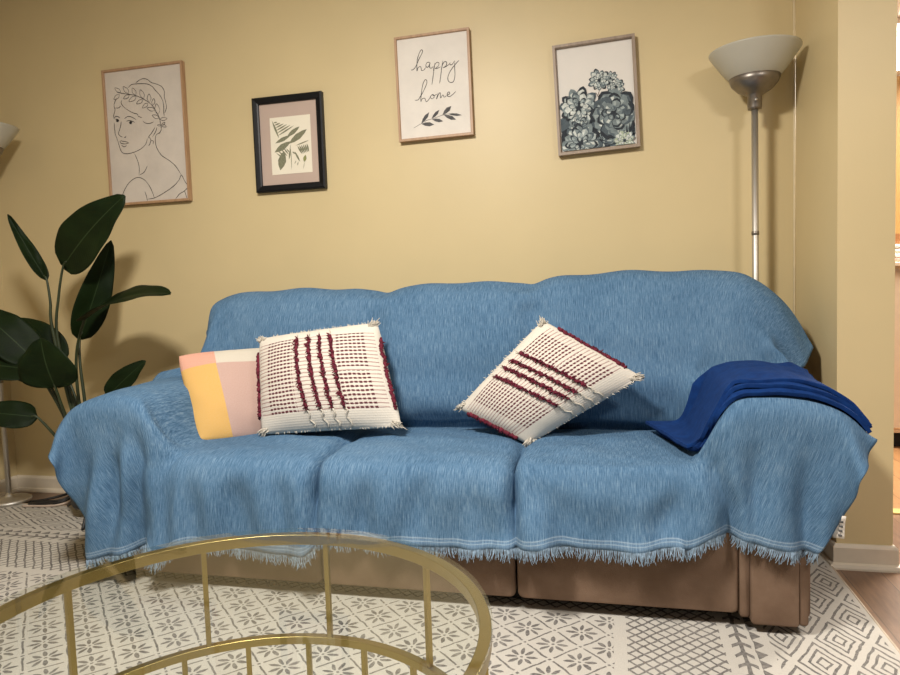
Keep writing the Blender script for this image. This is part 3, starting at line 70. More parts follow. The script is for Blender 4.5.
-22,11,2,4,5,4,0,-1,-1,0,1,1,0,0,0,0,1,-1,1,0,2,0,1,2,2,1,-2,-1,-2,-3,-2,-1,0,0,1,-1,0,0,-1,1,0,-1,1,-1,1,-1,0,2,2,0,-2,-2,2,1,-3,-2,-1,1,0,1,0,0,0,0,0,1,0,0,0,0,0,0,0,0,0,0,-1,0,0,1,0,0,-1,1,1,0,-1,-1,-2,0,0,1,0,0,0,0,-1,1,-1,-1,-1,-1,0,1,1,0,0,0,0,0,0,-1,0,2,1,-1,1,-1,2,0,1,-1,0,0,0,0,0,0,1,1,0,-1,0,0,1,1,-1,0,0,-2,0,0,
31,-13,-3,-2,2,0,-3,-3,-3,0,1,0,0,0,0,-1,0,1,-1,0,0,2,1,1,1,2,-3,-1,-2,-2,-2,0,0,-1,0,0,-1,1,0,0,0,0,-1,0,0,0,0,1,1,2,0,-2,2,0,-2,-4,-1,-1,2,1,0,0,0,0,0,0,0,0,0,0,0,0,0,0,0,0,1,0,0,0,-1,0,1,2,1,1,-4,-3,-4,2,2,1,0,0,0,0,0,-1,-1,-1,-1,0,1,1,0,0,0,0,0,-1,0,0,0,1,-2,-1,3,-1,0,2,0,2,0,0,0,-1,0,0,0,2,0,0,0,0,1,0,0,0,0,-1,0,0,
27,-5,-2,-2,-1,-2,-3,-2,-1,0,0,0,-1,0,0,1,-1,-1,0,1,-1,0,1,3,1,-3,-2,0,-1,-2,-1,0,-1,1,-1,0,0,0,0,-1,0,0,0,1,-1,0,0,0,0,2,1,1,2,0,-4,-3,-2,-2,2,3,0,0,-1,0,0,0,0,0,0,0,0,0,0,0,0,0,0,0,0,0,1,0,0,2,4,-2,-3,-3,-4,1,2,1,0,-1,0,0,0,-1,-1,-2,0,2,1,0,0,0,0,0,-1,1,-2,0,2,-1,-4,-4,-2,2,1,3,4,2,1,0,0,0,0,-1,1,1,1,1,0,0,1,-1,0,0,0,-2,1,0,
18,0,-1,1,-1,-4,-5,-1,2,1,0,0,0,0,0,-1,0,0,0,-1,0,0,1,0,0,-2,0,0,-1,-2,-1,0,0,-1,0,0,0,0,0,0,-1,0,0,-1,1,0,1,-1,0,0,2,2,6,-3,-5,-3,-2,-1,1,2,0,0,1,0,-1,0,0,0,0,0,0,0,0,1,0,0,0,0,0,0,0,-1,0,4,2,-1,-4,-3,-4,0,4,1,0,-1,0,0,-1,-1,-2,0,1,1,1,0,0,0,0,0,0,-1,-1,0,1,-1,-4,-6,-2,7,3,1,1,1,1,1,-1,0,0,1,0,1,2,0,0,1,0,1,-1,1,-1,7,12,13,
18,1,2,2,-6,-10,-4,4,4,1,0,-1,1,-1,-1,0,-1,0,0,0,0,0,0,0,-2,-1,5,-1,-1,-1,-2,-2,0,-1,-1,0,0,0,0,0,0,-1,0,0,0,0,0,0,0,0,0,3,5,1,-6,-4,-3,-3,3,3,0,0,0,0,1,-1,0,0,0,0,0,1,0,-1,0,0,0,0,0,0,0,1,0,4,2,-2,-3,-2,-6,-2,4,2,0,0,0,-1,-1,-3,0,2,2,1,-1,1,-1,1,-1,1,0,-1,-1,-2,1,1,-2,-4,0,6,1,-1,-1,0,1,0,1,1,0,0,0,1,0,0,1,1,0,0,1,0,1,3,5,6,
17,5,2,-5,-12,-6,5,5,2,0,-1,0,-1,0,1,-2,0,0,0,-1,1,0,0,-1,-2,-5,4,0,-4,1,3,-1,-2,0,0,-1,0,0,0,-1,0,0,0,0,0,0,0,0,0,0,0,1,3,1,-4,-3,-3,-1,2,4,-1,0,0,0,0,0,0,0,0,0,1,-1,0,0,0,0,0,0,0,0,0,0,0,3,2,-2,-2,-4,-3,-2,3,3,-1,0,-1,-1,-3,1,2,2,0,0,0,0,1,-1,1,-1,0,1,1,-3,-3,2,-2,-2,0,4,2,0,0,-1,0,0,0,0,0,0,0,0,0,1,0,0,1,-1,0,2,4,2,3,9,
23,2,-6,-13,-8,5,8,3,0,-1,0,0,0,0,-2,0,0,-1,0,0,-1,0,0,-1,-4,-5,0,1,2,3,2,0,-2,-2,-1,0,0,-1,0,1,-1,-1,0,1,-1,1,-1,1,0,0,0,2,1,-1,-1,-2,-3,-2,3,2,0,0,0,0,-1,1,0,0,0,0,0,0,0,0,0,0,0,0,0,0,1,0,0,2,2,-3,-2,-4,-4,1,2,2,-1,0,-1,-3,1,2,2,0,1,-1,1,-1,0,1,-1,0,0,1,0,1,-4,-4,-1,-2,-1,1,3,3,1,0,0,-1,0,0,0,0,-1,0,0,0,0,0,0,-4,-2,-2,-1,0,-2,-7,
35,-17,-15,-8,4,9,6,1,0,0,-1,0,-1,0,0,-1,0,-1,-1,0,0,0,-1,-1,-5,-2,0,6,2,-3,0,1,-3,-2,0,0,0,0,-1,0,0,0,0,0,0,-1,1,-1,1,0,0,2,-1,0,-2,-1,-1,-1,2,1,0,0,-1,0,1,0,0,0,0,0,0,0,0,0,0,0,0,0,1,0,-1,0,0,2,1,-1,-2,-2,-3,-2,-1,3,1,-2,-2,1,2,1,1,1,-1,1,-1,1,0,-1,0,1,-1,-1,1,1,0,-6,-4,3,-1,-1,2,1,0,1,-1,1,0,-1,-1,0,1,-1,0,-1,1,0,-1,1,-3,-4,-2,-3,-3,-5,
19,-20,-7,3,10,9,2,0,-1,0,0,-1,0,0,-1,0,-1,0,0,-1,-1,-1,-1,-3,-4,-2,-4,6,8,-2,-2,0,0,-1,-3,0,0,-1,1,0,0,0,0,-1,0,1,-1,0,0,0,1,0,1,-1,-1,0,-1,-2,-1,2,1,0,1,0,0,0,0,0,0,0,0,0,0,0,0,0,0,0,0,0,0,0,0,2,1,-2,0,-2,-3,-3,-2,4,-1,-2,0,2,2,2,0,-1,1,0,0,0,-1,1,0,-1,0,1,-1,1,1,2,-4,0,-2,-3,0,0,0,0,0,0,-1,0,0,-1,-1,1,0,0,-1,0,2,1,-3,-1,0,-1,-2,-4,
-15,3,3,10,11,4,1,-1,0,0,-1,0,0,-1,0,0,-1,0,-2,0,0,-2,-2,-3,1,-2,-4,1,2,2,1,0,2,-3,-1,-2,0,1,0,-1,0,1,-1,0,0,-1,0,1,-1,0,0,0,1,-2,0,1,-1,-5,-1,5,0,1,0,0,0,1,0,0,0,0,0,0,0,0,0,0,0,0,0,0,0,0,1,0,0,0,-1,0,-4,-2,-2,2,-2,1,2,3,0,0,-1,1,0,-1,1,-1,1,-1,0,0,1,-1,2,-1,1,3,0,-3,-3,-3,-1,-1,1,0,0,-1,0,-1,0,0,0,-1,-1,0,0,1,0,2,-1,-3,-2,3,-1,0,
-18,7,10,11,6,2,-1,0,-1,0,0,-1,0,0,0,-1,0,-1,-1,-1,-2,-1,-2,0,-1,-3,-1,0,-1,3,1,1,0,1,-3,-1,-2,0,1,0,1,-1,0,0,0,0,0,-1,0,0,-1,1,-1,1,-1,1,0,-2,0,1,0,0,0,1,0,-1,1,0,0,0,0,0,0,0,0,0,0,0,-1,1,0,0,-1,-1,-2,3,1,0,-2,-4,-3,1,1,3,2,0,0,0,1,-1,0,0,0,0,0,0,0,1,0,1,0,0,0,0,5,-5,-4,-3,-2,1,-1,-1,0,0,0,0,-1,0,-1,0,0,0,-1,0,0,2,5,-3,-6,-2,4,5,
-13,10,10,8,3,0,0,-1,0,-1,0,0,0,-1,0,1,-1,-1,-1,-2,-2,-2,0,0,-1,-6,-1,0,-1,3,0,0,-1,-1,0,1,1,0,-1,1,0,0,0,0,0,0,-1,0,0,0,0,-2,0,1,2,-1,4,2,-4,-2,0,0,0,0,0,0,0,0,0,0,-1,1,0,0,0,0,0,0,0,-1,0,1,0,-2,-3,2,3,0,-2,-4,-6,1,7,2,1,-1,1,0,-1,1,-1,1,0,0,0,1,0,0,0,1,-1,-1,-1,1,5,-2,-5,-5,0,-1,0,0,-1,0,-1,0,0,-1,0,-1,0,-1,0,-1,0,2,4,4,-4,-7,-3,4,
-5,11,8,4,1,-1,-1,1,-1,0,0,-1,-1,0,0,-1,-1,-1,-1,-1,-2,-1,-1,1,-3,-5,-2,-2,3,2,-1,-2,-1,1,2,1,0,-1,0,-1,0,2,0,0,0,0,1,-1,0,0,-1,0,0,1,1,-1,-1,2,1,-1,0,-1,0,0,0,0,-1,1,0,0,0,-1,0,1,0,0,0,0,0,0,0,-1,0,0,0,0,1,1,-4,-2,-2,2,4,0,0,0,0,0,0,0,1,-1,0,0,0,0,0,0,0,0,0,-2,2,3,0,1,-5,-4,-3,0,0,-1,0,-1,0,-1,0,0,-1,0,-1,-1,0,0,-1,0,3,6,4,-5,-8,-12,
4,8,5,2,0,0,0,-1,0,-1,-1,1,-1,-1,-1,-1,-1,-1,0,-3,-2,-1,2,-1,-2,-3,-2,-1,1,0,-1,0,1,-1,1,0,0,0,-1,0,1,0,1,0,0,0,-1,1,0,0,0,-1,1,0,0,0,1,2,1,-3,0,0,0,-1,0,0,0,-1,1,0,0,0,0,-1,0,0,0,0,0,1,0,0,0,2,2,-4,-1,0,5,3,-1,-3,-2,-1,-1,1,-1,0,0,0,0,0,0,0,0,-1,1,-1,1,-1,-1,1,0,0,1,5,-2,-7,-3,-1,-1,0,-1,0,0,-1,0,-1,0,-1,0,-1,-1,-1,1,-1,1,4,7,3,-4,-10,
12,5,3,0,-1,-1,0,0,0,-1,0,-1,0,-1,-1,-1,-1,0,-4,-4,1,2,0,-1,-2,-3,-2,0,-1,-1,1,0,-1,0,2,1,-1,-1,0,0,1,0,0,0,0,0,1,-1,0,0,0,-2,0,1,1,1,0,1,1,0,-1,0,0,0,0,0,0,0,-1,0,0,0,0,0,0,0,0,0,0,-1,0,0,0,-1,1,1,0,0,3,4,2,0,-6,0,-1,-1,0,-1,0,0,-1,1,-1,1,-1,1,-1,1,-1,0,1,1,-1,-3,2,2,0,-3,-5,-2,-1,-1,0,-1,-1,1,-1,0,-1,-1,0,0,-1,-1,-1,0,0,2,5,7,4,3,
18,1,1,-1,0,0,-1,0,-1,1,-1,-1,-1,-1,-1,0,0,-3,-5,0,1,1,-2,-1,-1,-1,-1,-1,0,-2,0,-3,0,2,1,0,0,1,0,0,-1,0,1,0,0,0,0,1,-1,0,0,-1,0,1,1,0,0,-1,1,0,1,0,-1,0,0,0,0,0,-1,0,0,0,0,0,0,0,0,0,0,0,0,0,0,-4,3,2,1,0,1,2,6,-1,-3,-2,-1,-2,0,0,0,-1,1,-1,1,-1,1,-1,1,-1,1,-1,0,-1,-2,0,1,-1,0,1,-3,-3,-1,-1,-1,-1,0,-2,0,0,0,0,-2,0,0,-1,-1,-1,0,0,3,6,7,6,
20,0,-1,0,0,-1,0,-1,0,0,0,-1,-1,-1,0,-1,-2,-4,-2,3,0,-1,-1,-2,-1,-2,0,-1,0,-1,-2,-1,0,2,1,-1,0,1,0,0,-1,1,-1,0,0,1,0,0,0,0,0,-1,0,2,1,-1,0,2,0,-1,0,-1,1,0,-1,0,0,0,0,0,0,0,0,0,-1,0,0,0,0,0,-1,0,0,-2,1,2,3,0,2,1,4,-1,-3,-2,-1,0,-1,0,0,0,0,0,-1,1,0,0,0,0,-1,0,-1,0,0,1,-2,-2,-3,1,0,-2,-1,-1,-1,-1,-1,0,-1,-1,0,-1,0,0,-1,-1,-1,0,-1,0,0,4,5,7,
20,0,0,-1,-1,1,-1,0,0,-2,-1,0,-1,0,-1,0,-4,-4,2,1,0,-2,-2,-2,-1,-1,0,0,-1,-1,0,-1,0,0,0,2,0,-1,1,-1,1,-1,0,0,1,-1,0,0,1,0,1,0,0,0,0,0,0,1,1,-1,-1,1,-1,0,1,-1,0,0,0,0,0,0,-1,0,1,0,-1,0,0,-1,1,0,0,-3,1,3,1,1,0,3,3,-2,-3,-2,-1,1,0,0,0,0,-1,1,0,0,-1,1,-1,0,0,0,1,1,0,-2,-2,-2,-2,-1,3,-2,-3,-1,-1,-1,-1,0,-1,-1,0,0,-1,-1,0,0,-1,-1,-1,-1,0,1,3,5,
20,-1,0,-1,0,-1,1,-1,-1,0,0,-1,-1,0,0,-4,-3,-1,3,0,-3,-2,-2,-2,-2,2,-1,0,-1,0,1,0,-1,-1,1,0,0,0,0,1,-1,0,0,1,-1,1,0,0,0,0,0,0,1,-1,0,1,1,1,-1,-1,0,0,0,0,0,0,0,0,0,0,0,-1,1,0,0,-1,1,0,-1,1,0,-1,0,-2,4,2,-1,1,0,2,1,-3,0,-2,0,-1,0,0,0,1,0,-1,1,0,0,0,0,0,0,0,0,-1,-1,-1,-1,-2,-2,-2,2,1,-3,-1,-1,0,-1,-2,0,0,-2,0,0,-1,-1,0,0,-2,-1,0,0,-1,2,2,
19,0,-1,0,-1,0,0,0,-1,0,-2,0,1,-1,-2,-4,-2,2,1,-2,-3,-2,-1,-1,-2,0,0,0,-1,1,0,1,-1,0,-1,0,1,0,0,1,0,0,0,-1,1,-1,0,1,0,0,0,-1,0,-1,1,2,2,-1,-1,0,1,-1,1,-1,0,0,0,0,0,0,0,0,0,0,-1,1,0,-1,1,0,-1,1,0,-2,0,2,2,0,2,-1,-2,1,0,1,-1,-1,0,0,0,-1,1,0,0,-1,1,-1,1,0,0,1,-1,-1,-1,-1,-1,-2,-1,-3,-1,2,-1,-1,0,-2,-1,0,-2,0,0,-1,0,-1,-1,0,-1,0,-1,-1,-1,0,0,1,
18,0,-1,0,0,0,-1,-1,1,-2,1,-1,0,-1,-4,-3,1,3,0,-5,-3,-1,-1,0,0,-1,-1,-1,1,0,0,1,0,-2,0,0,1,0,0,0,1,-1,0,1,-1,1,0,-1,1,0,0,-1,0,0,0,2,3,-1,-2,0,0,0,0,0,0,0,0,0,0,0,0,0,0,-1,1,0,-1,1,0,-1,1,0,-1,-3,1,1,4,1,0,-1,-1,-1,1,1,0,-1,0,0,0,0,0,0,-1,1,0,0,-1,1,0,0,-1,-2,-3,0,0,0,-2,-2,-1,0,1,-2,-1,1,-1,-1,-1,-1,-1,0,-1,0,0,-2,1,-1,0,-2,-1,0,-1,0,
18,-2,0,0,0,0,-1,0,-1,0,-1,1,-1,-2,-4,-1,3,2,-5,-7,0,-1,0,-1,0,-1,1,0,0,1,0,0,0,0,-1,1,0,0,0,0,0,1,0,-1,1,-1,1,0,-1,0,0,1,0,0,1,1,1,-1,0,-1,0,0,0,0,0,0,0,0,0,0,-1,1,0,0,0,0,0,0,0,0,0,-1,1,-3,0,1,3,1,0,-1,1,-1,0,1,-1,1,-1,0,0,0,-1,1,0,0,-1,1,0,0,0,-1,0,-1,-1,-2,0,0,-2,-2,-2,0,1,-1,-1,-1,0,-1,0,-2,0,-1,0,0,-2,0,-1,0,-1,0,-1,-1,0,-1,
16,0,0,-1,0,-1,0,0,-1,1,0,-1,-2,-4,-1,2,2,-3,-7,-3,1,1,-1,-3,-1,2,0,1,1,-1,1,1,-1,0,-1,0,0,1,0,0,0,0,1,0,-1,1,-1,1,0,0,0,1,0,0,0,0,1,1,-1,0,-1,0,0,0,0,0,0,-1,1,0,0,0,0,0,0,-1,1,0,-1,1,0,0,0,-2,0,-1,3,2,-1,2,0,-2,1,-1,1,-1,0,-1,0,1,0,0,0,0,0,0,0,-1,-1,-1,-1,1,0,-1,-2,0,-1,-2,-2,0,0,0,-2,0,0,-1,-1,0,-1,-1,-1,0,0,-1,-1,0,0,-1,-1,-1,-1,0,
14,1,-1,0,0,0,0,-1,0,0,0,-1,-3,-3,0,3,0,-7,-3,4,1,-4,-1,-5,-2,2,1,1,1,1,-1,0,2,-1,0,-1,0,1,0,0,0,1,-1,0,1,-1,1,-1,1,0,1,-1,0,1,0,0,0,-1,1,0,0,0,-1,1,0,0,0,0,0,0,0,0,-1,1,0,0,0,0,0,0,0,0,0,0,-3,1,2,2,1,1,-1,0,-2,1,-1,0,0,0,0,-1,1,-1,1,0,0,-1,0,-1,0,-1,0,0,-1,-3,0,0,0,-1,-2,-2,1,0,-1,-2,0,0,0,-1,-1,-1,0,-1,1,-1,-1,-1,0,0,-1,-1,-1,-1,
14,-1,0,1,-1,0,-1,0,1,0,0,-1,-3,-3,-1,6,-2,-7,-1,11,5,-20,6,-12,5,-1,-1,2,1,0,1,1,-2,-2,1,1,0,0,0,1,0,0,0,1,-1,1,-1,1,0,0,0,0,0,0,0,1,-1,-1,2,-1,0,1,0,0,-1,1,0,0,0,-1,1,0,0,0,0,0,0,0,0,0,-1,1,-1,-1,-1,4,1,0,2,1,0,-2,-3,3,-2,0,0,0,0,0,0,0,0,-1,0,0,0,-1,-1,1,4,0,0,-12,2,0,1,-1,-3,0,1,-1,-2,-1,0,0,-1,0,0,-1,-1,0,-1,1,-2,-1,0,0,-1,0,-1,-1,
956,0,3,5,12,19,21,22,20,17,13,10,0,-14,-25,-23,1,24,19,0,0,0,0,0,0,0,0,0,0,0,0,0,0,0,0,0,0,0,0,0,0,0,0,0,0,0,0,0,0,0,0,0,0,0,0,0,0,0,0,0,0,0,0,0,0,0,0,0,0,0,0,0,0,0,0,0,0,0,0,0,0,0,0,0,0,0,0,0,0,0,0,0,0,0,0,0,0,0,0,0,0,0,0,0,0,0,0,0,0,0,0,0,0,0,0,0,0,0,0,0,0,0,0,-10,27,8,14,10,-24,-4,0,-9,-9,-9,-10,-9,-9,-9,-9,-10,-9,-9,
-1,0,-3,-3,-5,-5,-2,-2,1,3,3,1,8,12,11,2,-16,-24,-12,3,-2,-3,-1,0,-1,0,0,0,0,0,1,0,0,1,0,1,0,0,-1,0,0,0,0,0,0,0,-1,0,0,0,0,0,0,0,0,0,1,0,-1,0,0,0,0,0,-1,0,0,0,0,0,0,0,0,0,0,0,0,-1,0,0,0,0,0,1,0,1,0,-1,-1,0,0,-1,0,0,0,0,0,0,0,0,0,0,0,0,0,0,0,0,1,1,-1,0,0,0,0,0,2,-1,7,1,1,2,5,18,-10,3,-8,-13,11,-4,-8,0,-2,-1,0,-1,-2,-1,-1,0,-1,-2,
2,-2,-2,-3,-5,-5,-4,-1,-1,1,1,-1,2,12,15,8,-3,-13,-11,-3,1,4,2,1,2,2,1,1,1,0,0,1,0,0,2,0,-1,-3,0,-1,-1,-1,-1,-1,0,0,0,0,0,0,0,0,0,-1,0,0,-2,0,0,0,-1,0,-1,0,0,0,-1,0,-1,-1,0,-1,0,-1,0,0,-1,1,0,0,-1,0,-1,0,3,1,1,1,0,-1,-1,0,-1,0,0,0,0,0,0,0,0,0,0,0,0,0,0,1,1,1,1,-1,-1,-1,-1,1,0,-1,-2,0,0,2,4,5,-3,-3,-7,-6,0,-2,-2,-3,0,-2,-1,-1,-1,-1,-2,-1,-2,0,
4,0,-1,-2,-4,-7,-5,-3,-2,-1,1,0,-4,2,12,17,10,2,2,0,2,0,0,0,0,-1,-1,-1,-1,0,-2,-1,0,-2,-3,-1,-1,1,0,1,1,0,1,1,-1,0,1,0,0,0,0,0,-1,1,0,0,1,-1,1,0,0,0,0,0,0,-1,0,-1,-1,-1,-1,-1,-2,-1,-1,-2,-1,-2,-1,-1,0,-2,-2,-3,-3,2,2,3,3,1,1,0,0,-1,0,0,0,0,0,0,0,0,0,0,0,-1,0,-1,-1,1,3,3,1,0,-2,-3,-3,2,-2,1,1,1,0,-3,-5,-7,-6,-3,0,-3,-2,0,-2,-1,-1,-2,0,-2,0,-2,0,-2,
2,0,2,0,-2,-6,-7,-4,0,-4,-1,3,-2,-7,0,12,17,12,2,0,-2,-3,-4,-3,-4,-4,-3,-3,-2,-2,0,-2,-2,-1,-2,-2,1,2,1,1,2,2,1,0,1,0,1,0,0,0,0,0,1,1,0,1,1,2,1,0,2,0,2,0,2,1,1,1,2,2,0,1,1,0,0,0,-1,-1,-2,-2,-2,-2,-1,-3,-4,-5,-3,1,2,3,3,2,2,0,0,0,0,0,0,0,0,0,0,0,0,1,-1,0,-1,-2,-1,1,1,2,3,-1,-1,0,-1,1,1,0,-3,-6,-7,-5,-4,-2,-2,-1,-1,-2,0,-1,-1,-1,-1,-1,-1,-1,-2,-1,
-5,1,3,3,1,-1,-7,-7,-3,-3,0,1,1,-4,-7,-2,7,7,3,-1,-2,-3,-2,-4,-2,-2,-2,0,0,0,-1,1,1,1,2,1,1,1,1,-2,-1,-1,-1,1,0,0,-1,1,0,0,0,-1,0,-1,1,0,1,0,0,0,0,1,0,1,0,1,2,1,1,2,2,2,2,3,2,2,3,3,2,1,1,1,-1,0,-2,-5,-5,-6,-4,0,2,3,1,1,0,0,0,0,0,0,0,0,0,0,0,0,1,0,0,0,-1,-2,-2,-1,2,7,4,0,-4,0,1,-2,-5,-4,-4,-4,-2,-2,-1,-1,-1,0,-2,0,-1,-1,-1,-1,-1,0,-1,-2,
-20,7,3,4,4,4,-1,-7,-9,-3,-3,0,3,1,-6,-6,-3,4,3,-1,-3,-1,-1,-1,0,0,2,1,1,2,2,1,1,1,0,1,0,0,-1,0,-1,0,1,-1,0,0,0,-1,1,0,-1,0,-1,0,0,0,-1,0,0,1,0,-1,0,-1,-1,-1,-1,-1,0,-1,0,1,0,0,1,1,2,2,3,4,3,3,5,3,3,1,-1,-4,-5,-4,-4,-1,1,0,0,0,-1,0,0,0,0,0,0,0,0,0,0,0,0,0,0,0,0,0,-1,0,4,1,2,-1,1,-2,-3,-2,-2,-2,-3,-1,0,0,-1,-1,0,-1,-1,-1,-1,0,-1,-1,0,1,
-17,1,2,1,4,4,5,-1,-7,-8,-5,-4,3,4,0,-8,-4,-2,3,-1,0,0,1,2,1,2,1,2,1,1,1,1,0,-1,0,0,0,-1,0,1,0,0,-1,0,0,0,1,0,-1,0,1,1,2,0,0,0,0,-1,-1,0,-1,0,-1,0,-1,0,-1,0,-1,0,-1,-2,-1,-1,-2,0,-2,-1,-1,0,1,1,3,4,5,5,5,3,1,-4,-4,-3,-2,0,-1,0,1,0,-1,0,0,0,0,0,0,0,0,0,0,-1,0,0,2,0,0,-2,-1,4,1,1,-2,-2,0,-1,-3,-4,-1,-1,1,-1,-1,0,-1,0,-1,1,-1,0,-1,-1,0,-1,
-11,-6,-1,1,0,2,4,6,2,-1,-8,-9,-5,3,4,0,-4,-4,-3,0,2,3,1,1,1,2,1,0,0,0,0,-1,0,1,1,0,0,0,0,1,0,0,0,0,0,0,0,0,1,0,1,1,-1,1,0,1,1,0,0,-1,-1,0,-1,0,1,0,0,0,-1,-1,0,0,-1,0,-1,-2,0,-2,-2,-2,-2,-2,-4,-1,0,3,4,5,5,4,0,-2,-2,0,0,0,0,0,1,0,0,0,0,0,-1,0,0,0,0,1,-1,-1,1,1,0,0,-2,0,2,0,-1,-1,0,-1,-2,-2,-2,1,-2,0,0,-1,-1,-1,0,-1,0,-1,0,-1,-1,0,
-34,4,1,1,1,2,1,1,3,3,0,-1,-5,-3,2,3,-2,-4,-4,2,2,0,1,-1,-1,-2,-2,0,0,0,0,1,1,0,1,0,0,0,1,-1,0,0,1,0,0,0,0,0,0,0,-1,-2,-1,-2,1,2,2,2,2,1,1,0,1,0,0,0,0,0,1,0,0,0,0,0,1,0,0,0,0,-1,-2,-1,-2,-4,-3,-3,-1,1,2,4,5,2,1,0,1,0,0,0,-1,0,0,0,0,0,1,0,0,0,0,-1,1,0,-1,1,2,1,1,-2,-1,0,0,0,0,-2,-2,-1,-1,-1,0,-1,-1,0,0,-1,0,-1,-1,0,-1,0,-1,0,
-44,3,1,1,1,0,0,1,1,0,3,4,1,-2,-2,-1,-2,-2,-1,1,1,1,-1,-1,-1,-3,0,-1,0,0,1,0,-1,1,-1,0,1,0,-1,0,1,0,-1,1,0,0,0,0,0,0,0,0,0,0,0,0,0,1,0,0,2,1,0,0,0,0,0,0,-1,0,0,0,1,0,-1,1,0,1,1,1,2,1,2,1,-2,-2,-4,-2,-1,0,0,2,1,0,0,0,0,0,1,0,0,0,0,-1,0,0,0,0,0,1,0,1,0,0,2,2,3,2,-1,1,0,1,-1,-2,-3,-3,1,0,0,0,0,-1,1,0,-1,0,0,-1,0,0,0,-1,
-42,3,-1,-1,-1,0,2,1,0,-2,0,0,2,-1,-1,0,-1,1,0,-1,1,-1,0,0,-2,0,-1,0,0,0,0,0,1,-1,1,0,-1,1,0,0,0,0,0,0,0,0,0,0,0,0,1,1,1,2,0,0,0,-1,-2,0,-1,0,0,0,0,0,0,0,0,0,0,0,0,0,0,0,0,0,0,0,0,1,0,2,3,1,1,-1,-2,-2,-2,0,-1,0,0,0,0,0,0,0,0,0,0,1,0,-1,0,1,0,-1,0,0,1,1,0,2,1,2,3,0,1,1,0,-1,-2,-1,0,1,0,0,0,0,-1,1,0,0,0,0,0,0,0,0,
-20,-10,-5,-3,-2,0,-1,1,0,0,-1,0,-1,0,0,-1,1,0,-1,1,-1,0,-1,-1,-1,-1,-1,0,1,0,0,0,0,1,0,0,0,0,0,0,0,0,0,0,0,0,0,0,0,0,0,0,0,0,1,0,0,1,1,0,0,0,0,0,0,0,0,-1,1,0,0,0,0,0,0,0,0,0,-1,0,0,-1,0,0,0,1,1,0,1,-1,0,-1,0,0,0,0,0,0,0,0,0,0,0,0,0,1,0,-1,0,0,1,0,0,0,1,1,0,1,2,1,0,0,0,1,0,0,0,0,0,0,1,0,0,0,0,0,0,1,0,0,0,0,
-24,-4,-2,-4,-1,-2,-1,-4,-2,1,0,0,0,0,-1,0,0,0,0,0,0,0,-2,-1,-1,0,0,-1,0,1,-1,1,0,0,0,0,0,0,0,0,0,0,0,0,0,0,0,0,0,0,-1,0,0,0,1,0,1,1,0,0,0,-1,1,0,0,0,0,1,0,-1,0,0,0,0,0,0,0,0,0,0,0,0,0,0,-1,0,0,1,-1,1,0,0,0,0,0,0,0,0,0,0,0,0,0,-1,0,0,0,0,1,0,0,0,0,1,1,1,1,2,0,1,0,0,0,0,1,0,1,0,1,1,0,1,0,0,1,1,0,0,1,1,0,-4,
-45,10,1,1,-1,-4,-4,-1,0,0,0,-1,1,-1,0,-1,0,-1,0,0,0,-1,1,-1,-1,-1,0,1,-1,0,1,-1,1,-1,0,0,1,-1,0,1,-1,0,1,-1,1,0,-1,1,-1,0,1,0,0,0,-1,2,0,-1,1,0,0,0,-1,0,0,0,1,0,-1,1,0,0,0,0,0,0,0,0,0,0,0,0,1,-1,1,-1,1,-1,0,0,0,-1,1,0,0,0,0,0,-1,0,0,0,0,1,0,0,0,0,0,0,0,0,1,0,0,1,2,0,2,0,0,0,1,1,0,2,1,1,1,1,1,0,2,1,1,1,2,0,1,1,2,5,
-20,-2,2,-3,-3,-5,-5,-1,-1,-1,-1,-1,-2,-1,-1,0,-1,0,0,0,0,0,-1,0,0,-1,0,-1,1,0,0,0,0,0,0,0,0,0,0,0,0,0,0,0,-1,1,0,0,0,0,-1,0,1,0,1,0,0,1,-1,0,0,0,0,0,0,0,-1,0,1,0,0,0,0,0,1,0,-1,0,1,0,-1,1,0,0,0,1,-1,0,0,-1,0,0,-1,0,0,0,0,0,1,0,0,0,0,0,0,0,0,0,0,0,0,1,-1,1,1,0,0,2,0,1,0,0,0,1,2,1,1,2,1,1,1,3,1,1,1,1,1,2,1,2,1,2,
-40,12,3,1,-3,2,2,-2,-3,-3,-3,-3,-4,-2,-1,-1,0,0,0,0,0,0,-1,-1,0,0,0,0,0,0,0,0,0,1,-1,0,0,0,0,0,0,0,0,0,0,0,0,0,0,0,1,0,0,2,0,1,0,0,-1,-1,-2,0,0,1,0,0,0,0,0,1,0,0,0,0,0,1,1,0,0,0,1,0,0,1,-1,0,-1,0,-1,-1,-1,-1,0,0,0,0,0,0,1,0,0,0,0,-1,0,0,0,1,-1,1,-1,1,0,0,0,1,1,0,1,0,0,1,0,1,3,2,1,1,2,1,1,1,1,2,1,1,2,1,1,1,1,2,
1,-25,-6,-1,0,-1,-1,-2,-2,-2,-1,-2,1,-1,-1,0,-1,0,-1,0,0,0,0,0,0,0,-1,1,0,0,0,1,-1,0,1,0,-1,1,0,-1,1,0,-1,0,1,-1,0,0,0,0,0,3,1,1,1,-1,1,-2,-1,-2,0,-1,0,-1,0,1,0,1,0,0,0,1,0,1,0,0,0,0,1,0,1,0,1,0,1,-1,0,-1,-1,-1,-1,-1,-1,0,0,0,0,0,-1,0,0,0,0,1,0,0,1,-1,0,0,1,-1,1,0,0,0,0,1,1,0,0,-1,1,3,3,4,0,1,0,1,2,0,2,0,2,1,1,1,2,0,2,0,
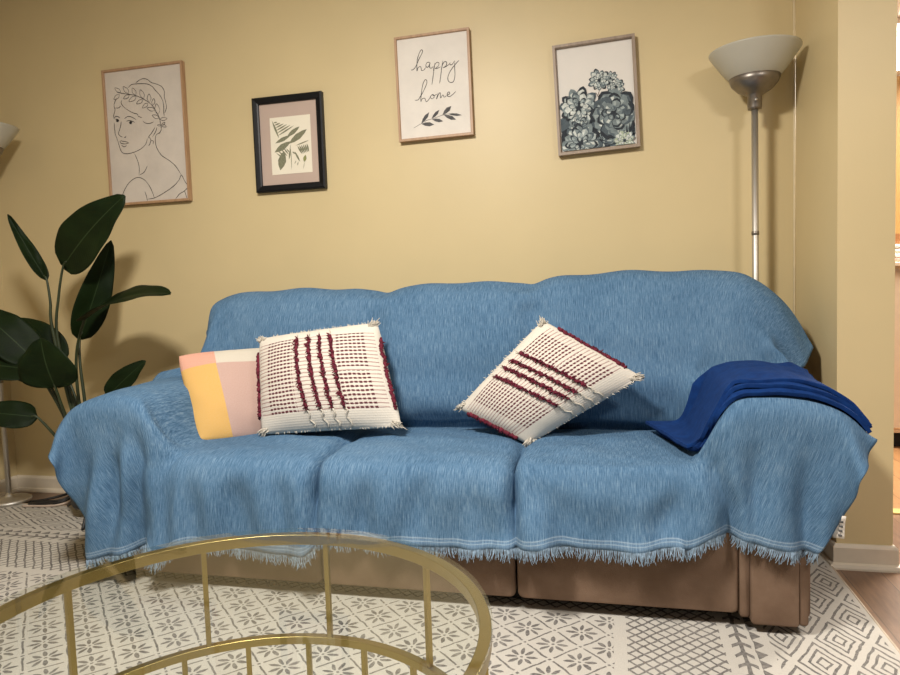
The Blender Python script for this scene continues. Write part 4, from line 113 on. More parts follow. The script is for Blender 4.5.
-44,18,3,3,1,-2,-5,-5,-3,-1,-2,-2,-2,-1,-1,0,1,-1,1,0,0,-1,1,-1,-1,0,1,-1,0,0,0,0,0,0,0,0,0,0,0,0,0,0,0,0,0,0,0,0,0,0,0,0,1,0,1,1,-1,0,-1,0,-1,0,0,1,0,-1,1,0,1,-1,1,-1,1,-1,1,-1,1,0,0,0,0,1,0,1,0,0,-1,-1,0,-1,-1,0,0,0,0,0,0,1,0,0,0,0,0,0,0,0,-1,0,1,0,0,0,0,0,1,0,1,-1,0,0,0,1,0,0,2,3,2,0,1,2,1,1,1,2,1,2,0,2,1,2,0,2,
7,-15,-5,-4,-3,-2,-2,-2,-3,-4,-4,-2,-2,0,0,0,-1,0,0,0,0,0,0,1,0,1,0,1,0,-1,0,-1,0,0,0,0,1,-1,0,0,-1,1,0,0,-1,1,0,-1,0,0,0,-1,-1,0,0,0,1,0,0,0,1,0,0,-1,1,0,0,-1,0,0,0,1,-1,1,-1,0,0,0,0,0,0,0,1,0,0,-1,0,-1,0,1,1,0,0,0,0,1,0,-1,0,0,0,0,0,0,0,0,0,0,0,0,0,0,0,0,0,1,0,1,0,0,0,-1,1,0,2,1,2,1,2,1,1,2,1,1,1,1,2,1,1,1,2,1,
-15,-8,-6,-5,-1,-1,1,0,-1,-2,-1,0,1,1,-1,0,0,0,-1,1,0,0,1,1,1,1,2,0,0,1,-1,-1,0,0,1,0,0,0,0,0,0,-1,0,1,0,-1,0,1,0,-1,-3,-1,-1,-1,-2,-1,0,1,1,1,1,1,0,1,-1,0,-1,1,-1,0,-1,0,0,0,0,0,0,0,0,0,-2,0,-1,0,0,0,0,2,2,2,1,0,0,0,0,0,0,0,0,0,0,0,0,0,0,0,0,0,0,-1,0,0,-1,-1,-2,0,0,0,1,0,1,0,-1,1,1,3,3,1,0,1,1,1,1,1,1,1,1,2,1,1,1,1,
-38,5,-1,-1,-2,0,1,3,1,0,0,1,-1,-1,-1,1,-1,0,1,0,0,1,1,2,2,0,-1,0,0,0,0,1,-1,-1,-1,1,0,0,0,0,0,0,1,-1,0,0,0,-1,1,0,2,2,2,1,-1,-5,-4,-2,1,2,2,1,0,0,0,0,0,-1,1,0,1,-1,0,0,0,0,0,0,-1,0,-2,-3,-2,-1,0,2,4,4,3,2,0,-1,-1,1,0,-1,0,1,0,0,0,0,0,0,0,0,0,0,-1,1,-1,-1,-1,-2,-2,-3,-3,-2,1,1,-1,0,0,0,0,2,2,2,1,1,1,1,2,1,1,1,2,0,1,2,1,0,
-34,0,1,3,4,4,5,2,-1,-3,-2,-2,0,-3,-3,-1,1,3,-1,0,1,0,-1,0,1,0,0,0,-1,-1,1,0,0,1,-1,0,-1,0,0,0,1,0,-1,0,0,0,1,0,-1,1,2,2,2,2,2,1,-1,-2,-3,-3,-2,0,0,-1,0,0,1,0,0,0,-1,1,0,-1,1,0,-1,0,1,-1,2,0,0,0,2,3,3,2,0,-3,-4,0,1,-1,1,0,0,-1,0,1,0,0,0,0,0,0,0,0,0,0,0,0,1,0,0,-2,-3,-4,-1,-1,0,0,0,-1,0,1,2,3,0,1,1,2,0,2,1,2,0,2,1,1,1,1,
-31,11,5,5,4,2,-3,-6,-5,-2,-1,0,-3,-3,-2,0,4,0,0,-1,0,1,0,0,3,1,0,-1,0,0,0,0,1,-1,1,-1,0,0,0,1,-1,0,0,0,0,0,-1,0,1,0,1,-1,1,0,1,3,-1,-2,-1,-2,-2,-2,0,1,0,0,-1,0,0,0,0,-1,0,1,-1,0,0,0,-1,1,1,2,3,3,3,3,0,-2,-4,-4,0,0,0,1,-1,0,0,0,1,-1,0,0,0,0,0,0,0,0,1,-1,0,1,-1,2,0,1,0,-1,-3,-2,0,0,0,1,-1,-2,1,1,2,1,2,0,2,1,2,1,1,1,2,1,2,2,
2,-2,3,0,-3,-7,-8,-6,-2,1,1,-2,-4,-2,3,3,5,-1,1,1,1,1,-1,1,2,1,-3,-1,-2,-2,-1,-1,-2,-1,-2,0,1,1,2,2,3,3,3,2,2,1,0,-1,-2,-2,-3,-3,-4,-3,2,16,19,-11,-19,-5,0,3,3,1,3,2,1,0,-2,-1,-2,-3,-3,-3,-3,-2,-1,0,0,2,2,5,4,6,12,23,7,-22,-18,-3,0,-2,-3,-4,-2,-3,-2,-2,-1,0,0,2,2,3,2,3,3,2,1,2,-1,-2,0,-2,-2,-3,-1,-1,-2,0,0,0,2,1,0,0,-1,0,3,1,0,2,1,1,1,1,2,1,1,1,1,2,
11,-5,-4,-6,-7,-7,-4,0,1,2,-1,-5,-2,-1,2,5,2,0,1,0,-1,1,1,-1,2,0,0,1,2,0,-2,0,0,0,0,-1,-1,0,-1,0,-1,0,0,1,0,1,1,0,1,0,0,-2,-1,0,-1,0,1,1,0,-1,0,-1,0,1,0,0,1,1,1,0,1,1,0,-1,1,-1,0,-1,0,-1,-1,-1,2,0,-1,-3,-1,-1,2,4,1,0,-1,1,0,0,-1,0,-1,-1,1,-1,0,-1,0,-2,0,2,1,0,1,-1,1,0,0,-1,-1,0,-1,-1,-2,1,-1,2,2,0,-1,0,0,2,2,1,1,1,1,1,1,0,1,1,1,1,
7,-9,-7,-6,-5,-1,0,1,2,-1,-3,-2,-1,-1,3,3,1,0,0,2,1,-2,2,1,-2,0,2,1,0,1,0,-1,0,-1,0,-1,0,-1,0,-1,0,0,0,0,0,0,0,2,-1,2,0,0,-2,-2,0,-1,1,2,0,0,-1,1,-1,1,0,0,1,0,1,0,0,1,0,1,-1,1,-2,0,-1,-1,0,0,0,0,-3,-2,0,4,5,0,-2,-1,2,0,-1,1,0,0,-1,0,-2,0,-1,0,0,0,-2,0,1,2,0,0,1,1,0,0,-2,0,-1,-1,-1,-1,0,-1,2,3,1,-1,-1,1,2,1,1,1,1,0,1,2,0,1,1,0,
-13,-4,-3,-2,1,0,1,1,0,-2,-2,-1,-2,1,4,2,0,1,-2,1,4,0,-1,2,0,1,-1,-1,0,1,1,0,-1,1,-1,1,-2,0,0,-1,0,-1,0,0,0,0,1,0,0,0,1,1,0,-2,-4,-1,1,2,0,0,1,-1,1,-1,0,1,0,1,0,1,1,-1,1,0,0,-1,1,-1,0,-1,0,0,-1,-3,-2,0,6,6,-1,-4,0,0,0,1,0,-1,1,-1,0,-1,0,-1,0,-1,0,2,0,-3,0,1,1,0,2,0,1,0,0,-1,0,-1,0,-1,-2,-1,0,1,4,2,0,-1,2,1,1,0,0,2,0,0,1,1,0,1,
-29,3,0,1,0,2,2,0,-1,-2,-2,-1,0,4,3,1,-1,1,1,-1,2,5,-1,-1,1,3,2,0,-3,-3,-1,1,1,1,2,0,0,-1,-1,0,0,0,0,0,1,0,0,0,1,-1,-1,0,1,0,-2,-5,-1,1,0,0,0,1,0,0,0,0,0,0,1,1,0,1,0,0,0,0,-1,0,0,0,-1,-1,-2,0,1,4,5,0,-4,-2,0,1,0,0,1,0,-1,0,-1,0,-1,-1,-1,0,0,0,1,0,-3,0,1,2,0,2,0,1,1,0,-1,0,0,-1,0,-3,-1,1,3,3,0,0,-1,2,0,1,1,0,1,0,1,0,1,0,
-33,0,2,1,2,1,1,0,-1,0,-1,0,1,5,3,0,-1,1,1,-1,-1,5,6,-2,-4,5,1,1,1,0,-2,-1,0,-1,0,0,1,-1,0,0,0,0,0,1,0,1,1,1,1,0,-1,-1,-1,2,1,-2,-2,0,-2,-1,0,-1,-1,0,0,0,0,1,0,0,1,1,0,0,1,0,0,0,-2,0,-1,-1,-1,0,3,2,1,-3,-2,-1,0,2,1,0,1,1,0,0,0,-1,0,-1,-1,-1,-1,-1,0,1,0,-4,0,1,0,1,2,2,1,0,-1,1,0,0,-1,-1,-2,-1,1,3,3,-1,0,1,2,0,1,0,0,1,0,0,0,2,
-38,2,0,1,1,1,1,1,1,0,0,0,5,4,3,-2,-2,0,1,1,-1,0,6,5,-5,-1,2,0,3,2,2,0,0,-1,-2,-1,-1,0,0,-1,-1,0,0,0,1,1,1,1,2,2,1,0,0,-2,0,1,0,-1,-1,-2,-1,-1,0,-1,0,0,0,0,1,1,0,0,1,1,0,0,0,0,0,-1,0,-2,0,2,0,-2,-3,0,-2,0,1,3,2,2,0,1,1,1,0,1,-1,0,-1,0,-2,-1,0,-1,0,-4,-3,1,-1,0,2,0,2,0,1,0,1,0,0,0,-2,-1,-1,1,1,0,-1,1,1,1,1,1,0,0,0,0,1,2,
-41,1,1,1,1,0,0,0,2,4,1,2,4,6,-2,-4,-2,1,2,2,2,-2,-2,5,0,1,4,2,0,0,2,1,0,1,0,-1,-1,-1,-1,-1,-1,-1,-1,-1,0,0,0,2,1,2,2,2,0,1,1,-1,0,2,0,-2,-1,-1,-2,-1,0,-1,0,0,0,0,1,1,1,0,0,1,1,-1,0,0,-1,1,1,-1,-2,-3,-1,-3,-2,-1,4,2,2,0,2,0,1,1,1,0,1,0,1,-1,1,-1,-1,0,0,-1,-5,0,-2,-1,1,0,0,1,1,0,0,1,0,1,1,-2,-2,-1,0,-1,-2,-1,0,2,1,2,1,0,0,0,-1,0,
-42,1,1,0,1,1,1,1,0,3,3,4,6,1,-2,-1,2,3,5,3,0,-4,-4,1,4,-2,4,5,2,1,-1,0,0,0,0,0,0,0,-2,-1,-2,-1,-2,-2,-2,-1,0,-1,0,1,2,1,3,1,1,2,2,1,1,0,-1,-1,-1,0,-2,0,-1,0,0,1,0,0,1,1,1,0,0,0,1,-1,-1,0,1,-1,-2,-3,-2,-2,-3,1,4,1,-1,0,0,1,0,0,0,0,0,1,1,1,1,0,1,0,0,0,-1,-4,0,-1,-1,-1,0,-1,1,1,1,0,0,1,1,0,-1,-1,-1,-3,-1,-2,-1,-1,0,0,2,2,0,0,0,-2,
-42,0,1,1,0,1,1,2,1,4,7,8,6,1,1,5,4,1,-3,-4,-7,-4,2,4,6,-3,-2,1,4,4,3,1,0,0,0,0,0,-1,0,-1,-1,-2,-2,-1,-2,-2,-3,-2,-1,-1,-1,1,0,2,1,1,3,5,0,1,0,0,0,-1,0,-1,0,0,0,-1,1,1,0,1,1,0,1,0,-1,0,1,0,-2,-1,-1,-2,-3,-2,-1,4,2,-1,-1,0,-1,-1,0,-1,0,-1,-1,0,-1,1,1,1,0,1,2,2,-1,-2,0,0,-3,0,-2,0,-1,2,1,0,2,0,1,1,-2,0,0,2,-1,-2,-3,-4,-4,-1,0,1,2,1,0,-2,
-42,0,1,1,2,1,5,6,6,5,13,9,5,0,-1,-3,-5,-6,-4,-5,-3,2,2,-2,5,-1,-4,-1,1,4,4,4,4,2,2,1,0,1,0,0,0,0,0,-2,0,-2,-1,-2,-3,-3,-3,-2,-2,-2,-1,0,2,3,2,1,1,0,1,0,-1,1,0,-1,0,1,0,0,1,0,0,1,0,0,1,-1,0,0,-1,0,-2,-4,-3,2,5,6,-2,-2,0,0,0,-1,-1,-1,-1,-1,-2,-2,-2,-2,0,0,0,0,1,3,2,1,-1,-2,-1,0,1,0,0,0,1,2,0,1,1,0,0,-1,2,1,1,-1,-4,-5,-6,-4,-2,1,3,3,2,-5,
-42,2,1,3,5,9,24,18,12,5,1,-4,-8,-6,-6,-5,-4,-1,0,2,3,-3,-5,-11,-9,-1,-1,-2,-1,0,4,4,5,5,4,4,3,1,0,1,0,1,1,1,0,1,0,0,-1,-2,-2,-3,-2,-3,-4,-4,-3,1,0,0,1,1,-1,1,0,0,1,0,1,0,0,1,0,0,0,0,-1,1,-1,1,0,0,-1,-1,-4,-4,0,8,8,1,-2,0,1,0,1,2,0,0,-1,-1,-1,-3,-2,-3,-4,-2,-2,0,-1,0,3,2,0,-2,0,1,0,2,2,0,1,1,1,1,0,1,0,0,0,2,0,-2,-3,-3,-3,-4,-4,-2,0,4,6,16,
-40,5,4,6,7,18,30,11,1,-2,0,0,-1,-3,-1,-3,-1,-2,0,-1,-9,-21,-15,-6,-5,1,3,0,-3,-3,-2,2,3,4,5,6,4,4,3,0,1,-1,1,2,1,3,2,1,2,0,0,0,-1,-1,-4,-6,-4,-2,-1,-2,-2,-1,0,-2,1,-1,0,1,-1,1,1,0,0,1,0,1,0,-1,1,1,2,-1,-2,-5,-5,-2,7,9,4,0,-1,1,2,2,2,3,2,2,1,1,0,-1,-3,-4,-5,-3,-3,-3,-3,-3,1,2,-1,-2,-2,0,3,3,5,1,-2,0,0,1,0,1,1,0,-1,1,0,-1,0,0,0,-1,-4,-5,-3,0,3,6,
-32,4,4,2,-3,-11,-24,-13,0,5,4,4,4,2,-1,0,-1,1,-1,1,6,9,2,0,3,6,8,7,1,-2,-6,-4,-3,-1,3,3,6,6,4,3,1,0,-2,-1,1,0,3,2,2,3,2,1,2,0,1,-3,-4,-3,-2,-4,-2,-3,-2,-1,-2,-1,-1,-1,1,0,0,1,1,0,1,-1,-1,1,1,2,0,-2,-3,-2,0,2,5,4,1,-1,0,1,1,1,2,2,4,2,3,3,3,1,1,-1,-2,-5,-4,-3,-4,-1,0,-2,-3,-5,-5,1,4,8,3,-1,-1,-2,0,-1,0,0,1,-1,1,0,1,1,4,4,2,-1,-4,-6,-6,-5,-1,-2,
-28,-3,-3,-2,0,-3,-15,-5,0,-1,1,2,1,1,0,0,1,-1,0,0,2,7,1,-1,3,5,10,16,16,7,-2,-9,-6,-5,-5,-2,1,2,6,6,4,2,0,-3,-2,-2,-2,0,-1,1,1,1,0,2,3,3,1,1,-2,-3,-2,-2,-2,-2,-2,-1,-2,0,-1,-1,1,0,1,1,1,0,1,-1,1,0,1,1,-1,1,2,1,1,0,-2,-1,0,-1,-2,-2,0,1,1,3,3,3,3,5,3,3,2,0,-2,-3,-1,-1,-3,-6,-4,-7,-8,-4,3,9,3,5,1,0,-1,-1,-1,-1,-1,0,-1,1,1,4,4,4,2,-2,-5,-6,-5,-6,-4,0,
-24,-1,-2,-5,-2,4,0,-1,-6,-4,-3,0,-1,-1,1,0,-1,0,0,-1,0,0,-1,-1,1,5,9,15,20,17,8,-2,-5,-5,-7,-6,-6,-3,-1,2,6,6,4,1,-3,-2,-2,-3,-2,-2,-2,-2,-2,-1,0,1,-1,3,6,4,0,1,0,0,0,-1,-1,-1,-2,0,-2,0,0,0,1,2,2,1,-1,1,2,3,2,2,2,-1,-3,-1,-1,-3,-2,-2,-3,-3,-4,-3,-2,0,1,2,3,3,5,5,4,4,3,1,0,-2,-5,-2,-7,-12,-9,-6,-4,-3,8,9,6,2,0,-1,-1,0,-1,-1,0,0,0,1,0,1,1,-1,-1,-1,-2,-3,-7,-9,
-25,-5,-2,0,3,0,-3,-3,-2,0,-1,-3,-2,-1,-1,0,0,0,-1,1,-1,0,-3,-2,1,7,11,12,20,19,8,1,-1,-3,-2,-4,-3,-4,-5,-4,-3,1,3,4,2,-1,0,2,-1,-2,-2,-4,-3,-3,-4,-6,-8,2,10,7,4,4,3,2,2,1,0,0,-1,-1,-1,-2,-2,-1,-1,0,1,3,1,2,2,1,2,5,2,-4,-7,0,2,-2,1,-2,-3,-4,-4,-5,-4,-3,-2,-1,-1,1,2,3,4,6,5,4,1,-1,4,2,-12,-13,-11,-7,-6,-6,0,-1,2,0,0,0,0,-1,0,0,-1,0,0,-1,0,0,1,4,6,6,4,0,-4,-6,
-36,2,0,2,1,-4,-4,-2,2,1,-2,-2,-1,-1,0,0,0,-1,0,-1,0,-1,-1,-3,0,6,11,16,21,12,-2,0,2,4,4,4,2,1,-1,-2,-5,-5,-4,-2,0,1,-2,1,2,2,-1,-3,-2,-2,-4,-7,-10,-3,11,9,6,4,3,3,2,2,2,0,0,-1,-1,-2,-1,-2,-2,0,-1,-1,1,-1,-1,0,3,1,-4,-7,-7,-1,4,5,-1,-1,-1,0,-2,-1,-1,-2,-2,-2,-1,-1,-1,0,0,1,3,2,2,4,5,0,-5,-12,-14,-9,-6,-4,-4,-2,-1,0,0,0,0,0,0,-1,0,0,0,0,-1,0,2,3,6,7,5,2,-2,-7,
-38,1,1,0,-3,-3,-1,1,1,-1,-2,0,-2,0,0,0,0,1,-1,0,0,0,-2,-2,-2,5,12,21,21,8,5,7,4,0,1,2,0,1,0,-1,1,-1,-1,-1,1,2,-4,-2,2,2,2,0,-1,0,-1,-4,-6,-3,4,3,1,-1,1,0,1,0,1,0,1,0,-1,-1,-2,0,-1,-2,0,-1,0,1,-3,-1,-3,-5,-5,-5,-7,1,4,-1,-4,0,2,3,3,2,2,2,0,0,0,-1,-1,-1,0,-2,-2,0,1,3,1,-1,1,-10,-17,-13,-6,-3,-2,-1,-1,0,0,0,0,0,0,1,0,-1,1,0,0,0,0,2,4,3,3,3,0,-1,
-40,0,1,-1,-2,-1,0,1,0,0,-2,-1,0,0,0,0,0,-1,1,-1,0,-1,0,-2,-1,6,14,22,20,9,8,4,-1,-8,-6,0,-4,-1,0,0,0,-2,0,-1,2,3,1,-3,-2,3,7,5,7,5,3,1,-1,-3,-4,-4,-3,-3,-4,-1,-2,0,0,0,0,0,0,-2,-2,-2,0,1,0,1,1,4,3,3,-2,-1,0,0,-3,-2,-4,-6,-1,4,6,5,4,1,1,0,0,0,0,1,1,-1,-1,0,-2,-2,0,-1,-5,-7,-5,-6,-16,-14,-8,-3,0,0,0,0,0,0,0,0,0,0,0,1,0,0,0,0,0,0,2,2,2,1,3,1,
-43,1,0,1,-1,1,0,0,-1,-2,-1,-1,0,0,0,0,0,1,-1,1,-1,0,-1,-1,0,8,12,23,20,13,3,-1,1,2,1,-3,-2,-2,-4,-2,-1,1,1,-1,-2,-1,3,2,0,-3,0,3,5,5,4,2,1,-3,-7,0,0,0,-3,-3,0,0,2,1,0,1,-1,0,-3,-2,0,-1,2,4,-1,-2,-1,2,3,4,3,1,-1,-4,-4,-2,4,5,2,0,-2,-2,-1,-1,0,-1,2,0,0,1,0,0,-2,0,0,1,-1,-5,-15,-14,-13,-15,-8,-3,-1,3,0,-1,0,0,0,0,0,0,0,0,0,0,1,0,0,0,0,2,1,2,3,1,
-43,0,1,-1,2,0,0,-2,-2,0,0,0,-1,0,0,0,0,0,1,-1,0,-1,0,0,2,8,9,17,10,15,8,-3,3,3,2,-1,1,-2,-7,-1,-2,0,0,2,5,2,-3,-4,-2,-2,-1,2,3,5,6,3,-2,-7,-10,-1,3,2,-7,-5,-1,2,3,0,2,4,-1,0,-4,-3,0,0,3,4,1,1,1,-1,3,4,4,3,6,4,-5,-5,0,0,1,-4,-7,-7,-3,-1,-1,0,1,1,3,0,4,3,-6,-3,-1,4,6,3,-11,-14,-13,-16,-8,-4,0,1,0,0,0,0,0,0,0,0,1,0,0,0,-1,1,1,1,1,0,-1,1,2,4,
-45,1,0,1,0,-1,-1,0,0,-1,0,0,0,0,0,0,0,0,0,0,0,0,0,-1,1,3,2,3,2,2,0,-2,3,7,3,-2,0,-5,-12,-6,0,-1,0,3,8,5,-5,-9,-4,2,3,6,9,13,12,12,8,8,3,-3,1,3,1,0,-1,-4,-4,-1,3,1,-3,0,5,4,1,0,-3,-4,1,-1,-3,1,3,4,3,-1,3,6,3,-3,-7,-2,0,-2,-1,2,0,-1,-1,1,-1,-1,-1,-2,2,4,0,-1,-1,-1,-1,-4,-8,-14,-12,-17,-9,-4,2,1,0,0,-1,0,0,0,1,0,-1,0,0,0,1,0,0,2,0,0,0,0,1,2,
-45,0,1,0,0,0,-1,-1,0,0,1,0,0,-1,0,0,0,0,0,0,0,0,-1,0,-1,2,1,-2,0,4,9,5,-1,2,1,1,1,2,5,1,-1,2,-2,-4,-10,-6,6,6,3,-4,-3,0,-3,-2,2,6,11,12,11,4,1,0,6,6,2,0,-3,0,-3,-5,1,1,5,4,1,1,-1,-4,-2,-5,-3,-5,-5,-10,-2,1,-2,-3,6,12,10,-2,-4,1,6,6,2,1,2,0,-2,-2,-2,-1,-4,-3,5,4,1,-2,-1,-7,-8,-10,-10,-16,-11,-2,0,1,0,0,0,0,0,0,0,0,1,0,0,0,0,0,1,0,1,0,0,0,0,2,
-46,1,0,0,-1,0,0,0,0,1,-1,0,0,1,0,0,0,0,-1,1,-1,0,-1,-1,1,-1,1,-2,2,2,6,8,-2,-2,-1,3,1,5,12,5,-1,-3,-4,-4,-5,0,6,3,-2,-6,-3,1,-4,-7,-4,2,4,1,-1,0,2,1,4,2,0,-1,0,2,0,-4,-2,0,3,1,3,2,2,-3,-2,-5,-3,-3,-3,-5,2,5,2,-3,-6,3,12,0,-3,0,2,5,0,0,1,2,-3,0,0,0,-2,-3,2,-2,-2,-3,0,2,4,7,1,-10,-8,-3,1,0,0,0,1,-1,0,0,0,1,0,0,0,-1,0,0,1,1,1,0,0,0,0,1,
-45,-1,0,1,0,-1,0,0,1,-1,0,0,0,0,0,0,0,0,1,-1,1,-1,0,-1,-1,1,0,-2,0,1,3,2,0,0,0,0,2,3,6,3,1,-2,0,0,-1,-2,0,3,1,2,-1,-5,-5,-6,-2,1,3,2,3,2,-2,-1,1,-2,-1,1,0,1,0,0,4,1,-1,0,-1,0,-1,-1,0,0,3,1,2,2,-1,-2,-5,-2,1,-2,-3,3,4,0,-1,-2,3,1,-1,-1,-1,-3,-2,2,0,1,2,1,1,0,-1,-1,-3,1,1,1,-4,-2,1,0,1,0,-1,0,0,1,0,-1,0,0,0,1,0,1,0,1,0,-1,0,0,1,0,
-46,1,-1,0,0,1,0,0,-1,0,0,0,0,0,0,0,0,0,0,0,0,0,0,0,-2,0,1,-2,1,0,0,0,1,0,0,0,1,0,1,1,2,0,0,0,0,-1,-2,0,2,3,-1,-3,-2,-2,0,1,2,2,2,2,-2,-2,0,1,0,1,0,-2,-2,2,2,1,-1,-2,-2,-1,-1,2,1,4,2,0,0,3,-3,-3,-1,2,6,1,-7,-1,-1,1,0,-1,-1,-1,-1,-1,1,2,1,1,0,-2,0,1,1,2,1,-3,-4,0,0,2,0,-1,0,2,-1,0,0,0,0,0,0,1,0,0,0,0,0,0,1,0,0,0,0,0,0,0,
-46,0,1,0,0,-1,0,0,0,0,0,0,1,-1,0,0,0,0,0,0,0,0,0,0,-1,0,1,-3,0,0,0,0,0,0,0,1,-1,0,-1,0,1,1,0,1,1,-2,-1,1,0,1,-1,0,-1,1,0,1,0,1,2,0,-1,-1,0,0,1,0,1,-2,0,0,0,0,0,0,-1,-1,0,1,0,2,0,0,0,-1,-1,-1,1,1,3,4,-3,-2,-2,1,0,-1,-1,0,0,-1,1,2,0,-1,0,0,-1,1,1,1,-1,-1,-1,1,0,2,0,1,0,0,1,0,-1,1,0,-1,1,-1,0,0,0,1,0,0,1,1,-1,0,0,0,-1,1,
-46,0,0,0,0,1,-1,0,0,0,1,0,-1,1,-1,0,0,0,0,1,0,-1,-1,-2,-2,-5,11,5,-9,0,0,0,0,0,1,-1,1,-2,1,-1,0,2,1,0,-1,0,-1,0,0,0,1,-1,1,-1,1,0,1,0,0,0,0,0,0,1,0,0,-1,0,0,0,0,0,-1,1,0,0,-1,1,0,-1,1,0,0,0,-1,0,0,0,1,1,0,-1,0,0,0,0,0,0,0,0,1,-1,0,0,0,0,0,0,1,0,-1,0,0,-1,6,9,-7,-8,-1,-2,-1,0,3,2,2,2,0,1,0,0,0,-1,1,0,1,-1,0,0,0,0,1,-1,
-46,0,0,0,1,-1,1,0,0,0,-1,0,0,0,1,0,0,0,0,-1,0,1,0,1,-1,-2,-1,0,-1,0,0,0,1,0,-1,0,0,0,-1,0,0,1,2,1,-1,-2,0,0,0,1,0,0,-1,0,0,1,0,0,1,0,-1,0,1,0,0,0,0,0,-1,0,1,0,0,-1,0,1,0,0,0,0,-1,1,-1,0,0,0,-1,0,1,0,1,0,0,-1,1,0,-1,1,0,0,0,0,-1,1,0,-1,1,0,0,0,0,0,1,0,0,1,0,1,1,1,0,0,0,0,-1,0,0,0,1,0,0,0,0,1,-1,0,0,0,0,0,0,0,
-45,0,0,0,-1,1,-1,0,0,0,0,0,0,0,0,0,0,0,0,1,0,2,0,-1,-1,-2,-1,-1,0,0,0,1,-1,0,1,0,-1,0,-1,0,0,1,1,2,1,-2,-1,-1,0,0,0,0,0,0,-1,2,0,1,0,-1,1,0,-1,0,0,1,0,0,0,0,-1,1,0,0,0,-1,0,0,0,0,1,-1,0,0,0,0,-1,0,1,1,0,0,-1,1,-1,0,1,-1,1,0,0,0,0,0,0,0,0,0,-1,0,0,1,0,1,1,1,0,1,0,0,1,0,-1,0,1,0,0,0,-1,0,0,0,0,1,0,0,0,0,0,0,-1,1,
-46,0,0,1,0,-1,1,-1,0,0,0,0,1,0,-1,0,0,0,0,0,2,1,1,0,-1,-1,-2,-1,-1,0,0,-1,0,1,-1,0,0,-1,1,-1,1,-1,1,2,1,1,-2,-2,0,0,1,0,-1,-1,0,1,1,0,1,0,-1,1,0,0,0,-1,0,1,0,0,0,-1,0,1,0,0,0,0,0,0,-1,0,0,0,0,1,-1,-1,1,0,0,0,1,-1,1,0,-1,1,0,0,0,0,0,0,0,0,0,-1,1,0,0,-1,1,0,1,2,0,0,1,1,-1,0,1,0,0,0,0,0,0,0,0,0,1,-1,0,0,0,0,0,-1,1,0,
-45,0,0,-1,0,1,-1,1,-1,0,0,0,0,0,1,0,0,0,0,2,1,-1,0,3,5,-1,-2,-2,-4,-3,-2,0,1,-1,0,0,0,0,-1,1,-1,1,0,0,1,3,0,-1,-2,0,-1,0,1,-1,-1,1,1,1,0,0,0,-1,1,0,0,0,0,-1,1,0,0,0,0,-1,0,0,0,0,0,0,0,1,0,-1,1,-1,1,-1,1,0,0,0,-1,1,0,-1,1,0,0,-1,0,1,1,0,-1,0,-1,1,0,-1,1,0,0,0,1,1,2,0,1,0,1,-1,-1,0,0,0,0,0,0,0,1,0,0,0,0,0,0,-1,0,1,0,0,
-45,0,-1,0,1,-1,0,0,0,0,0,0,0,0,0,1,0,0,2,0,0,0,3,5,3,1,-1,-5,-5,-4,-2,0,-1,0,1,0,-1,0,0,0,0,0,0,0,1,0,2,0,-1,-2,0,1,0,0,1,0,2,-1,-1,0,0,0,-1,1,0,0,0,0,-1,0,1,0,0,0,0,0,0,0,0,0,0,-1,0,0,-1,-1,0,1,0,2,0,-1,1,0,-1,1,0,0,-1,1,0,1,0,0,0,-1,0,0,-1,1,-1,1,1,0,0,1,2,1,0,1,0,-1,0,0,0,0,0,0,0,0,-1,1,0,0,0,0,-1,1,0,0,0,-1,
-41,-1,-1,-1,-2,1,0,-1,1,0,0,0,-1,1,0,0,1,1,0,0,-1,3,6,6,0,1,-1,-5,-6,-6,-2,-1,1,0,-1,0,0,0,0,0,0,0,0,1,-1,1,1,2,0,-2,-1,-1,0,3,1,-2,-3,1,1,1,0,0,0,-1,1,0,0,0,0,0,-1,0,0,0,1,0,0,0,0,0,0,0,0,0,-1,0,1,-1,1,-1,0,1,0,-1,1,0,0,0,0,0,1,0,0,-1,0,0,0,-1,1,0,0,0,1,1,0,1,1,1,1,0,-1,1,-1,0,-1,0,0,0,0,1,0,1,-1,0,0,-1,1,0,0,0,-1,1,
-38,2,-2,-3,-1,-1,0,-1,0,0,1,2,1,-1,1,0,1,0,0,0,0,2,6,4,3,4,-1,-7,-9,-7,-4,0,-1,1,0,-1,1,0,0,-1,0,0,1,-1,1,-1,1,1,1,1,-2,-1,0,1,4,-3,-1,0,0,0,0,0,0,0,-1,0,1,0,0,0,0,0,0,0,-1,0,0,0,0,0,0,0,0,0,1,0,1,1,-2,0,0,0,-1,1,0,0,0,0,0,1,1,0,-1,-1,-1,0,1,0,0,-1,1,1,3,1,1,-2,0,1,0,0,1,-1,0,-1,1,0,0,0,0,0,0,0,0,0,0,0,0,0,0,-1,1,0,
-19,-9,-3,-3,-1,-1,-2,1,3,2,1,2,0,1,-1,0,0,0,1,0,0,1,2,6,6,0,-4,-8,-10,-8,-5,-1,1,-1,0,1,-1,0,0,0,1,-1,0,0,0,1,-1,1,1,2,0,-2,-2,0,-1,2,1,0,0,-1,0,1,0,0,0,0,-1,0,1,0,0,0,0,0,0,0,0,0,0,0,0,0,0,0,-1,0,1,0,1,-1,0,0,0,0,0,0,0,0,1,1,0,0,-1,-1,0,0,-1,1,-1,1,0,1,4,4,1,-2,-1,0,0,0,0,-1,0,0,-1,0,0,0,0,-1,1,-1,1,0,-1,1,0,0,-1,1,0,-1,
